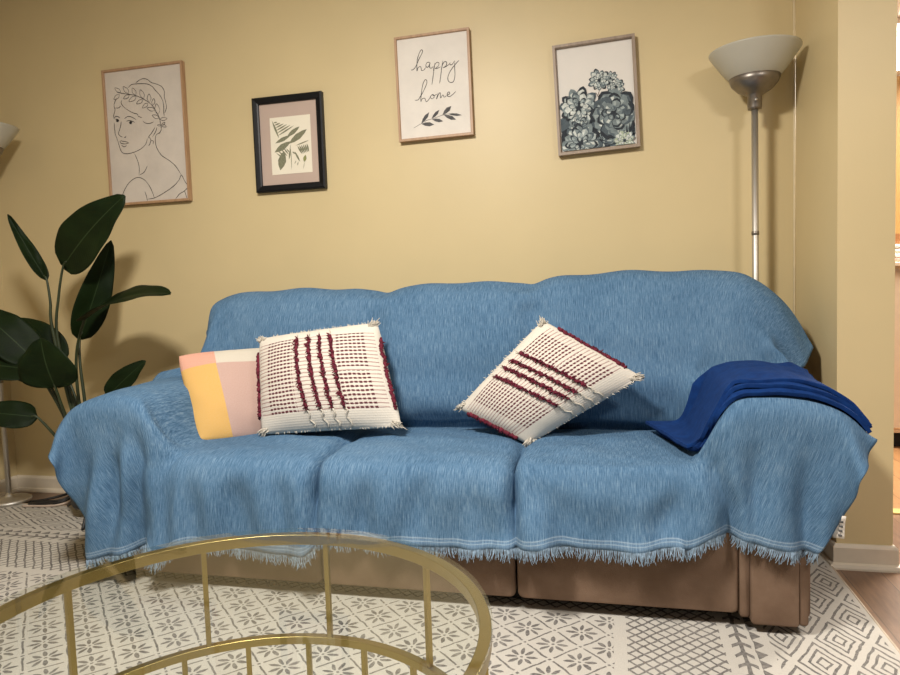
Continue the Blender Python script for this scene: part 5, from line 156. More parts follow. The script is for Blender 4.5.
-29,-3,-3,-1,0,0,6,12,7,0,-1,-1,1,0,0,-1,-2,-1,-1,0,1,3,0,3,3,-1,-7,-11,-10,-8,-3,-1,-1,1,0,0,0,0,-1,1,-1,1,-1,1,0,-1,1,-1,1,1,1,0,-1,-3,-2,2,3,-1,0,1,0,0,0,0,0,0,0,0,-1,0,0,1,0,0,0,0,0,0,0,-1,0,0,0,0,-1,-1,0,1,1,0,1,-1,1,0,0,0,0,0,2,0,1,-2,-1,0,0,0,0,0,0,0,0,2,4,5,3,1,-2,1,-2,-2,-3,0,0,0,0,-1,-1,0,0,0,0,0,-1,1,0,0,0,-1,1,0,0,0,
-38,1,0,0,2,10,16,9,-1,-3,-1,0,1,2,1,-2,0,-1,-2,-1,-1,2,6,3,-3,-5,-10,-10,-10,-8,-4,-2,1,-1,1,-1,0,0,1,-1,0,0,1,-1,0,1,-1,1,-1,0,2,2,0,-4,-2,3,1,0,0,0,0,-1,0,1,0,0,0,0,0,0,0,-1,0,0,0,0,0,0,0,1,0,0,0,0,0,0,1,1,-2,0,-1,1,0,0,1,-1,0,2,1,1,-3,-1,0,0,0,0,0,-1,1,0,1,2,5,7,4,1,0,-3,-6,-3,-1,0,0,0,-1,0,0,-1,0,0,-1,1,0,0,0,0,-1,1,0,0,0,1,
-39,0,3,7,13,16,9,-1,-6,-2,-3,0,1,2,-1,-1,1,2,-1,-3,1,1,5,-1,-3,-3,-11,-12,-9,-8,-4,-1,-1,1,-1,1,0,0,-1,0,1,-1,0,0,0,0,1,-1,1,0,0,0,2,2,-1,-1,2,-1,-2,0,0,0,0,-1,0,0,1,0,0,0,0,0,0,0,0,0,0,0,0,0,-1,0,0,0,1,1,2,5,-4,-3,-1,0,0,1,-1,1,1,1,1,-2,-2,0,0,0,0,0,0,0,0,0,1,2,6,8,7,2,0,2,-9,-9,-1,0,-1,-1,1,-1,0,0,-1,0,1,-1,0,-1,1,-1,1,0,0,1,1,1,
-40,6,9,16,15,7,-2,-8,-2,-2,0,0,1,-2,-1,0,4,6,-3,-5,-1,5,7,-12,1,-1,-13,-11,-9,-7,-4,-1,-1,-1,0,0,0,0,0,1,-1,1,-1,1,0,-1,0,1,0,0,-1,1,0,3,1,-3,-2,1,1,0,0,0,0,0,0,0,-1,0,1,0,0,0,0,0,0,0,0,0,-1,0,1,0,0,0,0,-1,1,2,-1,-1,0,0,1,-1,0,2,2,1,-3,-2,0,-1,0,0,0,0,0,1,0,1,0,4,5,8,8,4,0,-2,-1,-6,-5,-1,0,0,-2,1,-1,0,0,0,-1,0,-1,-1,-1,1,1,0,2,2,1,-2,
-38,17,17,14,6,-1,-7,-6,-3,0,4,1,-5,-4,1,3,7,0,-5,-1,2,12,-3,-13,5,-4,-13,-12,-10,-7,-3,0,-2,0,0,-1,1,-1,1,-1,0,0,0,0,0,1,-1,0,0,0,1,0,0,0,0,-1,0,2,0,0,0,0,0,0,0,0,0,0,-1,0,1,0,0,0,0,0,0,-1,1,0,0,0,-1,0,-2,-1,1,2,0,1,0,1,0,0,1,2,1,-3,-2,0,0,0,0,0,0,0,0,0,0,0,1,3,7,8,9,6,-2,-5,-3,2,-1,-3,0,0,1,0,0,1,0,-1,0,-1,-1,-3,-1,-1,1,3,2,2,3,3,
-21,22,12,5,0,-6,-8,-4,-1,5,3,-7,-6,0,6,6,3,-10,-8,2,9,15,-15,-6,8,-6,-10,-12,-11,-7,-3,-1,-1,-1,-1,1,-1,1,-1,0,0,0,1,-1,0,0,1,-1,1,0,0,-1,1,-1,1,0,-1,1,1,0,0,0,0,0,0,0,0,0,0,0,-1,0,0,0,0,0,0,1,0,0,-1,0,1,-1,-1,-1,4,3,-3,-1,2,0,-1,1,3,0,-3,-1,-1,0,0,0,0,0,0,0,0,0,0,0,2,3,6,10,8,7,12,-12,-6,-5,1,3,2,2,2,0,2,0,0,1,0,0,0,0,-5,-9,-8,1,3,4,3,9,
18,-1,2,0,-4,-7,-6,-3,4,6,-7,-11,-1,9,8,8,-9,-20,-3,7,17,9,-23,5,4,-9,-5,-9,-12,-5,-2,-1,-2,-3,-1,-1,0,0,0,0,-1,0,0,1,-1,0,0,1,-1,0,0,0,0,3,4,-4,-4,2,2,0,-1,0,0,0,0,0,0,0,0,0,0,0,0,0,0,0,0,0,0,-1,1,0,0,-1,0,-1,4,4,-3,-1,0,0,1,2,0,-3,-1,-1,0,-1,1,0,0,0,-1,1,0,0,0,1,0,3,7,9,9,8,26,-18,-3,-2,-1,3,2,0,0,0,1,0,0,0,1,-1,0,1,0,-5,-12,-12,-4,0,2,0,
20,-1,1,-2,-6,-8,-4,4,7,-5,-17,-4,11,11,10,-1,-26,-14,3,12,22,-3,-14,6,-4,-8,-9,-8,-10,-5,-2,1,1,-2,-3,0,0,-1,0,0,0,0,0,0,0,0,0,-1,1,0,0,0,0,1,3,-3,0,1,0,-1,1,-1,0,0,0,0,0,0,0,0,0,0,0,0,0,0,0,0,-1,1,0,0,-1,0,-1,-2,2,4,-1,1,-1,1,2,0,-2,-1,-1,-1,1,0,-1,0,1,0,1,-1,0,1,0,0,0,2,6,11,8,10,29,-18,-2,0,1,1,-1,-2,-2,2,1,0,-1,0,2,0,-1,2,3,2,-7,-15,-13,-7,-2,0,
20,2,-2,-6,-8,-5,1,9,-2,-22,-8,11,15,12,8,-20,-24,-1,4,11,20,-15,-15,12,-3,-6,-9,-9,-9,-6,-1,0,2,1,-2,-2,0,0,0,0,-1,1,-1,0,0,0,0,0,0,0,0,0,-4,8,3,-1,-1,-2,-1,0,-1,1,0,0,0,0,0,0,0,-1,0,0,0,0,0,0,0,0,1,-1,0,0,0,0,1,2,1,2,-2,-2,1,1,0,-1,-2,-1,0,0,0,1,0,0,0,0,0,1,0,0,1,0,1,1,5,10,8,6,29,-7,-12,1,1,-1,3,0,-1,-1,0,0,0,1,2,0,-1,-1,2,5,4,-6,-16,-15,-9,-5,
23,-1,-4,-8,-8,-1,10,0,-25,-14,9,20,15,11,-12,-29,-7,7,13,24,-2,-45,10,7,-7,0,-6,-9,-6,-4,-1,-2,-2,1,2,-2,-2,-1,1,1,1,-1,-1,-1,2,0,-1,1,-1,0,0,1,-7,11,25,-6,-13,-11,-2,1,1,0,0,0,0,0,0,0,0,0,0,0,0,-1,0,0,0,-1,0,1,-1,0,0,1,1,7,-5,-5,2,2,1,0,-2,-2,0,0,0,1,0,0,1,1,0,1,1,0,1,0,-1,0,-1,2,2,4,13,7,14,20,-22,-1,-1,2,6,4,-4,-4,-1,1,0,1,3,2,-2,-3,-1,4,8,3,-6,-14,-16,-16,
25,-4,-6,-9,-4,7,2,-25,-20,6,20,19,14,-1,-32,-18,5,10,24,22,-37,-26,21,0,-4,2,-5,-9,-5,-2,1,-1,-4,-3,5,0,-3,-1,1,0,-1,-1,0,1,-1,-1,0,0,0,1,0,0,-5,11,31,1,-12,-31,-6,2,1,0,0,0,0,0,-1,0,0,1,-1,0,0,0,0,0,0,0,0,0,0,0,0,-1,-6,31,3,-17,6,-8,-7,1,-1,0,-1,0,0,0,0,0,1,0,0,0,0,0,0,0,1,-1,1,2,1,2,13,13,-19,69,-35,-2,1,2,3,6,-5,-8,-3,1,1,0,4,4,-1,-4,-4,1,7,9,3,-5,-13,-22,
25,-5,-10,-6,4,3,-24,-25,3,19,23,15,7,-34,-21,1,8,20,32,-14,-38,0,13,-2,-1,4,-2,-6,-6,-10,-3,0,2,-3,-1,2,5,0,-3,-2,1,3,1,-2,-4,-1,0,4,5,0,-6,-3,-3,5,27,-1,-7,-33,-1,3,-1,0,0,-1,0,0,1,0,-1,0,1,0,0,1,0,-1,0,1,-1,0,1,0,1,-1,-2,36,7,-4,-11,-22,-10,5,1,-1,1,0,1,-1,0,0,-1,0,0,-1,0,1,0,-1,0,1,0,3,4,2,6,15,-11,66,-36,-7,3,1,0,7,1,-9,-6,-1,2,0,1,9,2,-5,-5,-3,5,8,8,2,-3,-2,
25,-10,-8,1,4,-23,-27,0,14,23,19,13,-24,-17,-18,7,15,36,6,-29,-24,10,5,-2,0,2,-1,-5,-4,-9,-8,2,4,1,-4,0,5,1,-3,1,6,5,0,-6,-4,-2,0,4,10,2,-8,-5,-6,-8,20,11,-8,-25,1,0,1,0,0,2,0,0,-1,-1,1,0,0,1,2,2,-1,-1,-3,0,1,0,0,-1,-2,0,-4,23,13,3,-16,-24,5,3,-1,0,0,0,-1,1,-1,-1,-1,0,1,1,0,-1,1,1,-1,-2,-2,0,8,6,-2,8,0,4,50,-42,1,1,1,7,9,-6,-9,-3,1,0,-3,8,10,-2,-7,-5,-2,8,10,6,3,1,
21,-11,-2,3,-20,-27,-3,9,23,22,15,-2,-28,-27,3,10,32,24,-18,-27,-10,12,-1,-3,1,1,2,-3,-4,-6,-1,2,0,6,0,-7,-7,2,4,9,11,6,-5,-9,-7,-5,-1,3,11,4,-4,-6,-6,-3,2,9,-7,-10,1,0,-3,0,2,4,3,-3,-4,-2,-1,0,2,6,7,2,-4,-7,-2,0,2,3,0,-3,-2,-1,-3,4,20,0,-17,-13,15,-5,-7,-1,0,1,1,3,1,1,0,2,2,1,1,1,0,0,-1,-4,-4,1,5,5,-1,-3,-5,-19,94,-47,-13,1,-1,3,17,2,-11,-7,-1,0,-3,1,14,7,-5,-9,-6,2,10,10,6,3,
14,-4,1,-18,-27,-4,7,19,23,16,6,-31,-23,-6,7,25,36,-9,-23,-25,8,9,-3,-3,0,1,2,-1,-5,-4,0,5,3,4,1,-6,-12,-1,10,13,10,-1,-5,-5,-5,-6,-4,0,6,8,-1,-7,2,0,-4,1,-14,2,2,-2,0,1,5,7,1,-7,-7,-3,0,0,5,9,8,-3,-10,-6,-1,0,2,5,4,-3,-5,-4,-1,-7,23,-4,-18,2,19,-1,-13,-1,1,-2,-2,1,1,-2,1,2,1,2,0,0,1,0,-1,-1,1,2,1,5,5,-3,-12,-30,57,32,-43,-4,-1,-1,13,14,-8,-11,-5,2,-2,-6,10,18,1,-9,-11,-5,7,12,8,7,
6,4,-16,-27,-3,7,14,24,16,10,-17,-33,-14,5,19,39,5,-22,-25,-5,14,1,-5,-2,0,0,1,1,-5,-2,-1,4,8,2,0,-3,-7,-3,6,10,5,-4,-4,1,-1,-7,-5,-1,0,6,2,-4,1,5,-2,-1,-8,3,2,-3,-2,3,9,9,-4,-12,-7,-1,-1,2,6,10,1,-7,-9,-2,1,2,1,1,5,2,-6,-4,0,-9,14,-5,-6,-3,6,14,-2,-2,-1,-2,-3,-5,-3,-2,0,2,1,-1,-2,-1,1,2,3,7,3,-5,-4,3,7,5,-10,-22,-10,94,-29,-28,-6,-5,4,21,3,-11,-7,-3,0,-5,-1,20,16,-3,-12,-14,-2,10,13,10,
12,-17,-26,-3,8,11,22,17,12,-9,-38,-18,3,14,36,16,-21,-20,-11,10,5,-3,-3,0,1,-3,0,-1,-2,-2,0,2,6,5,0,-2,-3,-4,4,5,0,-5,2,4,-2,-4,-4,0,-3,2,6,-3,-2,0,-48,51,-3,6,1,-4,-3,3,10,4,-8,-10,-3,0,1,4,6,3,-3,-6,0,2,4,4,-1,-3,3,6,1,-4,-3,-4,-3,-3,-5,-4,-8,7,10,5,2,1,0,-5,-5,-3,2,2,-1,-4,-4,-3,1,7,12,10,2,-6,-11,-8,6,10,-3,-19,-36,58,55,-38,-26,-11,-5,15,16,-6,-9,-4,0,-4,-8,7,26,12,-7,-14,-14,2,13,12,
-5,-27,-3,9,9,20,18,11,-1,-31,-27,-1,10,30,26,-17,-18,-12,3,7,0,-3,-2,-1,0,0,-1,0,-1,0,-1,-1,4,5,2,-2,-2,-1,3,3,-3,-5,1,4,2,-3,-1,-1,-4,-2,7,3,-3,-8,10,-77,55,18,5,0,-3,3,6,-1,-8,-5,-2,0,3,4,5,-1,-5,-1,3,1,4,3,-2,-6,-4,6,5,-2,-1,-12,4,-1,-8,-2,-13,2,15,10,5,2,2,-1,-4,-3,0,3,1,-3,-4,-2,3,7,9,2,-6,-8,-5,-3,1,3,7,-7,-28,-25,78,40,-39,-30,-15,3,21,5,-7,-7,-4,-1,-8,-8,17,28,8,-9,-18,-11,5,13,
-31,-4,9,8,15,19,11,4,-22,-31,-5,7,15,25,1,-7,-10,-6,3,-1,-3,0,0,-2,-4,-2,2,3,2,0,-2,-1,1,3,3,1,-1,1,2,1,-7,-5,1,5,3,1,0,-2,-5,-5,7,6,-4,-8,6,3,-8,2,1,3,4,4,4,-6,-5,-4,-2,1,4,5,-1,-7,-4,3,3,2,2,2,-1,-7,-7,4,8,4,-1,-25,-51,12,42,-2,-7,-4,15,13,4,0,1,4,1,-2,-1,2,1,-2,-3,-1,2,6,3,-6,-11,-5,-2,3,1,-1,7,3,-7,-34,-6,69,33,-40,-28,-10,14,15,-4,-7,-3,-3,-5,-12,-1,24,27,4,-11,-19,-8,6,
-36,10,8,13,18,10,7,-13,-33,-11,8,8,22,15,-6,-13,-2,0,-4,-5,-2,0,1,-2,-4,-1,2,4,3,1,-1,-3,-1,1,4,3,1,2,1,-2,-8,-5,1,4,5,5,-1,-2,-6,-5,5,8,-5,-4,-17,22,-19,13,-3,-1,5,8,4,-7,-2,-1,-1,1,6,3,-6,-11,-2,5,5,2,1,2,-1,-6,-6,2,11,5,-3,-24,20,0,-18,-1,-4,-9,7,16,9,-2,-5,2,6,3,-1,-1,-1,0,-2,-3,0,4,-1,-8,-8,0,1,-2,0,3,8,7,-5,-5,-6,7,36,-2,-27,-17,2,18,3,-5,-6,-2,-4,-8,-14,7,29,24,0,-15,-17,-5,
-25,7,11,17,11,5,-6,-28,-18,6,8,14,22,1,-18,-7,1,-3,-7,-5,1,2,2,2,-1,-5,1,5,4,1,-1,-3,-1,0,2,4,3,2,4,-4,-8,-5,1,3,5,4,1,-4,-5,-5,2,7,-4,-1,-9,-4,0,17,-3,-4,1,4,1,0,-4,2,1,4,6,0,-11,-10,0,5,5,3,1,1,0,-3,-7,1,8,5,-5,-22,2,9,-7,3,-3,-8,0,9,11,3,-6,-1,4,6,2,-3,-3,-4,-3,-3,0,1,-2,-8,-4,5,8,-1,-4,4,5,6,-1,-4,-7,-3,31,25,-23,-22,-9,11,12,-4,-4,-4,-2,-6,-13,-12,14,31,19,-4,-17,-14,
-18,9,16,12,4,0,-22,-25,3,10,8,18,12,-10,-17,0,-3,-6,-5,2,-1,-4,1,5,-1,-4,1,6,5,2,-2,-1,-2,-1,3,3,3,4,2,-3,-7,-4,-1,2,6,5,0,-5,-4,-4,-1,5,-3,-4,2,-8,7,12,-1,-3,0,0,-6,-6,2,5,3,6,4,-4,-11,-7,1,5,3,3,1,-1,-1,-4,-5,-5,4,3,-3,-12,-13,7,12,11,-3,-6,-7,3,8,8,0,-4,1,3,1,-3,-5,-2,-3,-1,0,0,-2,-5,-5,3,10,10,0,-2,2,4,1,-4,-7,-7,13,42,-2,-26,-17,1,15,3,-6,-4,-2,-3,-8,-16,-8,20,30,14,-9,-16,
-11,13,15,7,1,-15,-28,-6,11,8,9,20,4,-28,0,0,-6,-8,0,9,1,-11,-14,19,-12,0,6,9,4,0,-3,-1,-1,0,2,5,2,3,2,-4,-3,-2,-2,-1,4,5,2,-4,-5,-3,-6,2,3,-7,4,0,7,7,-2,1,2,-2,-11,-5,2,4,5,5,2,-8,-10,-3,1,4,3,1,-1,-1,-3,-3,-6,-6,0,5,0,3,-6,1,9,10,-2,-7,-17,3,7,11,6,-3,0,1,-1,-5,-4,-4,0,-1,0,0,-2,-3,-8,2,5,22,6,-14,3,5,5,-2,-5,-13,-9,39,29,-18,-20,-8,9,11,-4,-4,-3,-3,-6,-12,-17,-2,24,29,8,-13,
239,12,13,12,14,13,14,14,14,15,14,15,16,15,11,9,14,9,17,0,0,0,0,0,0,0,0,0,0,0,0,0,0,0,0,0,0,0,0,0,0,0,0,0,0,0,0,0,0,0,0,0,0,0,0,0,0,0,0,0,0,0,0,0,0,0,0,0,0,0,0,0,0,0,0,0,0,0,0,0,0,0,0,0,0,0,0,0,0,0,0,0,0,0,0,0,0,0,0,0,0,0,0,0,0,0,0,0,0,0,0,0,0,0,0,0,0,0,0,0,0,0,0,-24,15,-12,-4,-1,-1,19,39,16,13,10,7,3,-1,-3,-7,-8,-10,-11,
41,0,-1,1,-1,0,0,0,0,-1,0,-1,-1,0,2,2,-3,-1,-8,3,-2,-4,-2,-2,-1,-2,-2,-1,-2,-2,-2,-1,-2,-2,-2,-2,-1,-1,-1,-1,0,0,-1,0,0,-1,0,0,0,0,0,0,0,0,0,0,0,0,0,0,0,1,0,0,0,0,0,0,0,1,0,0,0,0,0,0,0,0,0,0,0,0,1,0,1,1,1,0,1,1,0,1,0,1,0,0,0,0,1,0,0,0,0,0,0,0,1,0,0,0,1,0,1,0,0,0,0,0,8,2,1,1,1,20,-13,8,0,3,10,-1,-20,-5,-6,-5,-6,-5,-4,-4,-3,-4,-3,-3,
41,0,0,0,-1,0,0,-1,0,0,-1,-2,-1,2,2,1,0,1,-5,-2,0,1,1,0,0,1,0,-1,0,0,0,-1,0,-1,0,-1,0,0,0,1,-1,0,0,0,0,0,0,0,0,0,0,0,0,0,-1,0,-1,0,0,1,0,-1,0,1,0,0,1,0,0,-1,1,0,0,0,0,0,0,1,0,0,0,0,-1,1,0,1,0,1,0,-1,1,0,0,-1,1,0,0,1,-1,0,0,0,0,1,0,0,-1,0,1,0,0,0,-1,0,0,-1,0,-1,-4,0,1,2,1,4,-3,0,0,1,1,-4,-8,-5,-5,-5,-4,-4,-3,-5,-3,-3,-4,-3,
41,0,0,-1,1,-1,0,0,-1,0,0,0,-3,-2,2,2,1,-2,-4,-3,0,1,0,1,1,1,2,0,1,0,0,1,0,2,0,1,0,0,0,-1,1,-1,1,0,0,0,0,0,0,0,0,0,-1,0,1,-1,0,0,0,-1,1,0,1,-1,1,0,0,1,1,1,-1,1,0,1,0,1,0,-1,0,1,0,0,0,-1,0,-1,1,0,0,1,0,0,0,1,-1,0,1,-1,0,0,1,0,0,-1,0,0,0,1,-1,0,-1,1,0,-1,0,0,-1,-1,-3,-1,0,0,-1,0,-3,-1,1,1,-1,-5,-7,-6,-4,-4,-4,-4,-4,-3,-4,-3,-2,-3,
41,0,0,0,-1,1,-1,0,0,-1,1,0,-1,-4,-1,3,1,-2,0,1,0,1,1,1,1,0,0,0,-1,0,0,-1,0,-1,-1,0,0,1,0,1,1,2,0,0,0,1,0,-1,0,0,0,0,1,0,-1,0,0,0,0,0,0,0,0,0,0,1,0,-1,0,0,1,0,0,0,1,0,0,1,1,0,0,0,0,0,0,-1,-1,1,0,1,0,0,1,0,0,0,0,0,0,0,-1,1,0,0,0,0,0,-1,1,0,0,-1,-1,0,-1,0,0,-1,-2,0,0,-1,-1,-4,-2,-1,1,-1,-3,-6,-5,-3,-4,-4,-4,-4,-3,-3,-3,-3,-3,-3,
41,-1,1,0,0,-1,0,0,0,-1,0,1,0,-2,-4,-1,1,3,2,0,-1,0,-2,0,0,0,-1,0,0,0,0,1,1,0,2,2,0,0,1,0,-1,-2,0,0,0,-1,0,1,0,-1,0,0,0,-1,0,0,-1,0,0,0,-1,1,0,0,0,0,1,1,0,1,0,1,1,0,1,0,1,1,0,0,1,0,1,0,0,0,-1,-1,0,0,1,0,1,-1,1,0,-1,0,1,0,0,-1,0,0,0,1,0,0,-1,0,0,-1,0,-1,0,0,0,0,-2,-1,0,-2,-3,-1,-1,1,0,-2,-5,-6,-4,-4,-3,-4,-4,-2,-4,-3,-2,-3,-3,-3,
37,3,0,0,1,0,0,-1,0,0,-2,1,1,1,-4,-4,-1,2,3,-1,-1,-2,1,1,0,1,1,2,1,0,1,1,0,1,1,-1,1,0,0,-1,0,0,0,0,-1,1,0,-1,0,1,-1,-1,0,0,0,-1,0,-1,0,0,1,-1,-1,1,-1,-1,-1,0,-1,-1,0,-1,0,1,-1,1,2,0,2,1,1,2,1,2,0,1,1,-1,-1,-1,-1,1,-1,1,-1,0,0,1,-1,0,0,0,0,1,0,-1,0,0,0,0,0,0,0,0,-2,-1,-1,1,-1,0,-2,-1,-2,-1,0,-1,-1,-2,-5,-4,-3,-4,-3,-4,-2,-3,-3,-3,-2,-3,-2,-1,
39,-1,1,1,0,1,-1,1,-1,-1,-1,-1,1,1,0,-4,-3,0,2,1,-1,1,2,1,1,2,2,0,1,1,1,-1,0,1,-1,0,0,0,-1,1,0,0,0,-1,1,0,-1,1,0,0,0,1,-1,1,-1,-1,0,0,0,0,-1,0,0,-1,1,0,-1,-1,0,0,-1,-1,0,-2,0,-1,-2,-1,-2,0,0,1,2,3,3,2,2,1,1,0,-1,-1,0,-1,1,0,0,-1,0,0,0,1,0,-1,0,0,0,0,0,0,-1,1,0,0,-1,-3,-1,0,1,-1,-1,-2,-1,0,-1,0,-2,-5,-4,-3,-4,-3,-4,-2,-3,-3,-3,-1,-4,-1,-2,-3,
40,-2,-1,0,1,0,1,0,0,0,0,-3,0,1,3,-1,-2,-2,-1,-1,3,2,1,1,2,1,1,0,0,0,-1,1,0,-1,1,1,0,-1,1,-1,0,1,-1,1,0,-1,1,0,0,-1,1,-1,0,-2,0,1,1,0,0,0,0,0,0,1,-1,0,0,0,0,-1,0,1,-1,0,-1,-1,-1,0,-1,-1,-2,-2,-3,-2,0,1,0,3,5,3,2,1,-1,0,-1,0,0,0,1,1,2,1,2,1,0,0,-1,-2,-2,-2,-1,-1,0,0,1,-1,-2,-2,1,-1,0,-2,0,-2,0,-3,-3,-3,-3,-3,-3,-3,-2,-3,-3,-3,-2,-3,-2,-3,-2,-2,
26,0,2,2,1,1,0,0,1,2,1,0,-2,0,1,1,-2,-2,-2,2,2,1,2,0,0,-1,-1,-1,-1,1,0,0,2,2,1,2,2,2,0,0,-2,-3,-2,-3,-2,0,-1,0,1,2,-1,-2,-2,-2,-2,0,-2,1,3,4,3,3,2,1,1,0,0,0,-1,0,-1,-1,0,1,1,1,1,-1,0,-2,-1,-3,-4,-5,-6,-7,-5,3,9,7,6,3,2,-1,-1,-1,-1,1,2,3,3,3,2,2,0,-1,-2,-3,-3,-3,-2,-2,0,1,0,3,0,-2,-4,-1,-3,0,1,1,-1,-2,-3,-4,-3,-2,-3,-2,-4,-2,-3,-2,-2,-3,-2,-2,-3,-2,
8,7,2,2,1,2,0,-1,0,1,3,3,2,-3,-4,-2,0,-1,1,3,2,2,0,1,-1,-2,-2,-1,0,0,1,0,0,0,2,2,1,1,0,-1,-1,-2,-2,-1,-2,-2,1,0,1,1,1,0,-2,0,-2,-5,-7,-1,6,5,4,4,3,2,2,1,-1,-1,-1,-3,0,-1,0,0,1,1,2,1,1,-1,-2,-2,0,-2,-2,-7,-6,5,5,2,2,2,1,1,0,-1,1,0,-1,1,0,0,0,0,1,-1,0,0,0,-1,0,1,0,0,2,1,0,1,-3,-4,-2,-1,-2,0,1,1,-2,-2,-3,-3,-2,-3,-2,-3,-2,-2,-3,-1,-2,-2,-1,-2,
18,-6,1,1,1,-1,3,1,1,-2,-2,-1,-2,0,1,1,1,2,1,0,1,1,-1,0,-1,-1,0,1,0,-1,0,1,0,1,1,0,1,0,1,0,-1,0,-1,-2,0,0,0,0,0,1,1,1,1,-1,-1,-5,-5,0,3,3,2,1,1,1,1,0,0,-1,0,0,-1,0,0,0,1,0,-1,-1,-2,-2,-1,0,1,3,3,3,2,1,-1,-2,-3,-1,-1,0,-1,1,0,0,0,-1,1,0,0,0,0,0,0,0,-1,1,0,0,0,1,0,0,2,0,1,0,-1,-1,-1,-3,-1,-1,0,-1,-2,-3,-2,-2,-2,-2,-2,-2,-1,-3,-1,-2,-2,-2,
-22,12,4,4,4,1,-1,2,3,5,1,-2,-1,0,1,3,1,1,0,0,0,-2,0,-2,-1,0,0,0,0,1,0,0,1,1,0,0,0,0,0,0,0,0,0,1,0,0,-1,1,0,-2,-1,-2,-3,-2,0,0,0,3,6,2,1,-1,0,1,-1,1,1,0,-1,1,-1,0,1,0,-1,1,-1,0,-1,0,-2,-2,-5,-2,-1,2,3,3,2,2,1,-1,0,-1,1,0,-1,0,1,0,-1,0,0,0,0,1,-1,0,1,0,0,0,0,0,1,0,0,-1,1,1,0,1,-1,-1,-4,-2,0,-1,-2,-1,-2,-2,-2,-1,-2,-2,-2,-1,-2,-1,-2,-1,
-19,5,1,1,1,1,4,6,4,2,0,1,2,2,1,-1,-1,0,0,0,0,-1,-1,-1,-1,0,-1,0,0,0,0,0,0,-1,0,1,-1,1,-1,1,0,0,0,0,0,0,0,0,0,1,-2,-1,-1,0,-1,0,1,1,2,2,1,0,1,-1,1,0,0,0,0,-1,1,0,-1,1,0,-1,0,0,0,0,1,0,0,-2,-3,-3,-1,0,2,2,2,2,0,1,0,-1,1,0,-1,0,0,0,0,0,0,-1,1,0,0,0,0,0,0,1,1,2,1,2,-1,0,1,-1,1,-1,-3,-2,-1,-1,-1,-2,-1,-2,-1,-2,-1,-1,-2,-1,-2,-2,-1,-2,
5,-3,-3,-2,-1,3,3,3,1,0,-1,1,1,2,-1,-2,-1,-1,0,1,-1,0,-1,0,1,-1,0,0,0,0,0,0,0,1,0,-1,1,-1,1,-1,0,0,0,0,0,1,0,0,0,-1,0,-1,1,0,1,0,-1,0,0,0,1,0,-1,0,0,-1,0,0,1,0,-1,0,1,-1,0,1,0,0,0,0,0,0,2,1,0,-1,-2,-1,0,0,0,1,1,-1,0,0,0,-1,1,0,0,0,0,0,-1,1,-1,1,-1,1,0,0,0,0,1,1,1,1,2,1,0,1,-1,0,-1,-3,-1,-1,-1,-1,-2,0,-2,-1,-1,-2,-1,-2,-1,-1,-2,-1,
33,-9,0,-3,-3,-3,-4,-4,-3,-2,0,-1,1,2,3,0,-2,-1,-1,-1,1,0,0,0,0,0,0,0,0,0,1,0,0,-1,0,0,0,1,-1,0,1,-1,1,0,-1,0,0,0,0,0,0,0,1,1,1,1,0,-1,-1,-1,-1,0,0,0,0,0,0,0,0,0,1,0,0,0,1,-1,1,0,0,0,0,1,0,1,1,0,0,-1,-2,-1,0,-1,0,0,-1,1,-1,1,-1,0,0,0,1,0,0,0,0,-1,1,-1,1,0,0,0,-1,0,1,0,2,0,1,0,1,-1,-1,-2,-2,0,0,-1,-1,-2,-1,-1,-1,-1,-1,-1,-1,-2,0,-1,
22,1,0,0,-2,1,0,-2,-4,-5,-2,-1,-2,-3,-3,0,2,0,0,0,-1,1,-1,-2,-2,-3,-2,0,0,0,0,1,0,2,0,0,0,0,0,0,0,1,-1,0,1,-1,1,0,0,0,2,2,2,1,1,2,1,0,-2,-1,-2,-1,0,1,0,1,0,1,-1,1,0,1,0,1,0,0,0,1,0,1,0,0,0,0,1,0,-1,-1,-1,-2,-2,-1,-1,0,1,-1,1,0,0,1,0,0,-1,0,1,-1,1,0,0,0,0,0,0,0,1,0,0,0,0,1,0,0,0,1,0,-1,-1,0,-2,-1,-1,0,-1,-2,-1,-1,-1,-2,-1,-1,-2,-1,
5,-1,0,0,1,-1,-1,-1,-1,-1,-2,-1,-4,-4,-1,2,1,1,1,1,0,-2,-1,-3,-3,-1,-1,-2,1,0,0,0,1,-2,0,1,0,-1,1,0,0,0,0,0,0,1,-1,0,0,1,0,-1,-2,0,0,1,1,2,2,1,1,2,1,0,0,0,0,-1,-1,-1,0,-1,-1,0,0,0,0,-1,0,0,0,-1,-1,-1,0,0,1,1,1,2,1,1,1,1,0,0,0,-1,1,-1,0,0,1,0,-1,1,-1,0,0,1,-1,1,1,2,2,2,2,2,0,0,0,1,1,2,2,0,-3,-1,1,-1,-1,-2,0,-1,-2,-2,-1,-1,-2,-2,-2,-2,
-14,-5,-4,-2,0,0,1,0,3,4,3,1,1,-1,-1,-2,0,0,-1,1,-1,0,-2,0,-1,-1,-1,1,0,1,0,0,-1,1,-1,-1,0,0,0,0,0,0,1,1,0,0,1,0,-1,0,-1,0,0,1,1,2,4,-2,-2,-1,1,0,-1,0,0,-1,0,-1,1,0,0,0,0,0,-1,1,-1,0,0,-1,0,0,-2,-1,-1,1,2,1,1,1,1,0,0,0,0,0,0,1,-1,1,0,0,-1,0,0,0,0,0,0,-1,1,0,0,0,1,3,4,4,2,1,2,0,1,1,1,0,-2,0,-1,0,-1,0,-2,-1,-1,0,-2,-1,-2,0,-1,-2,
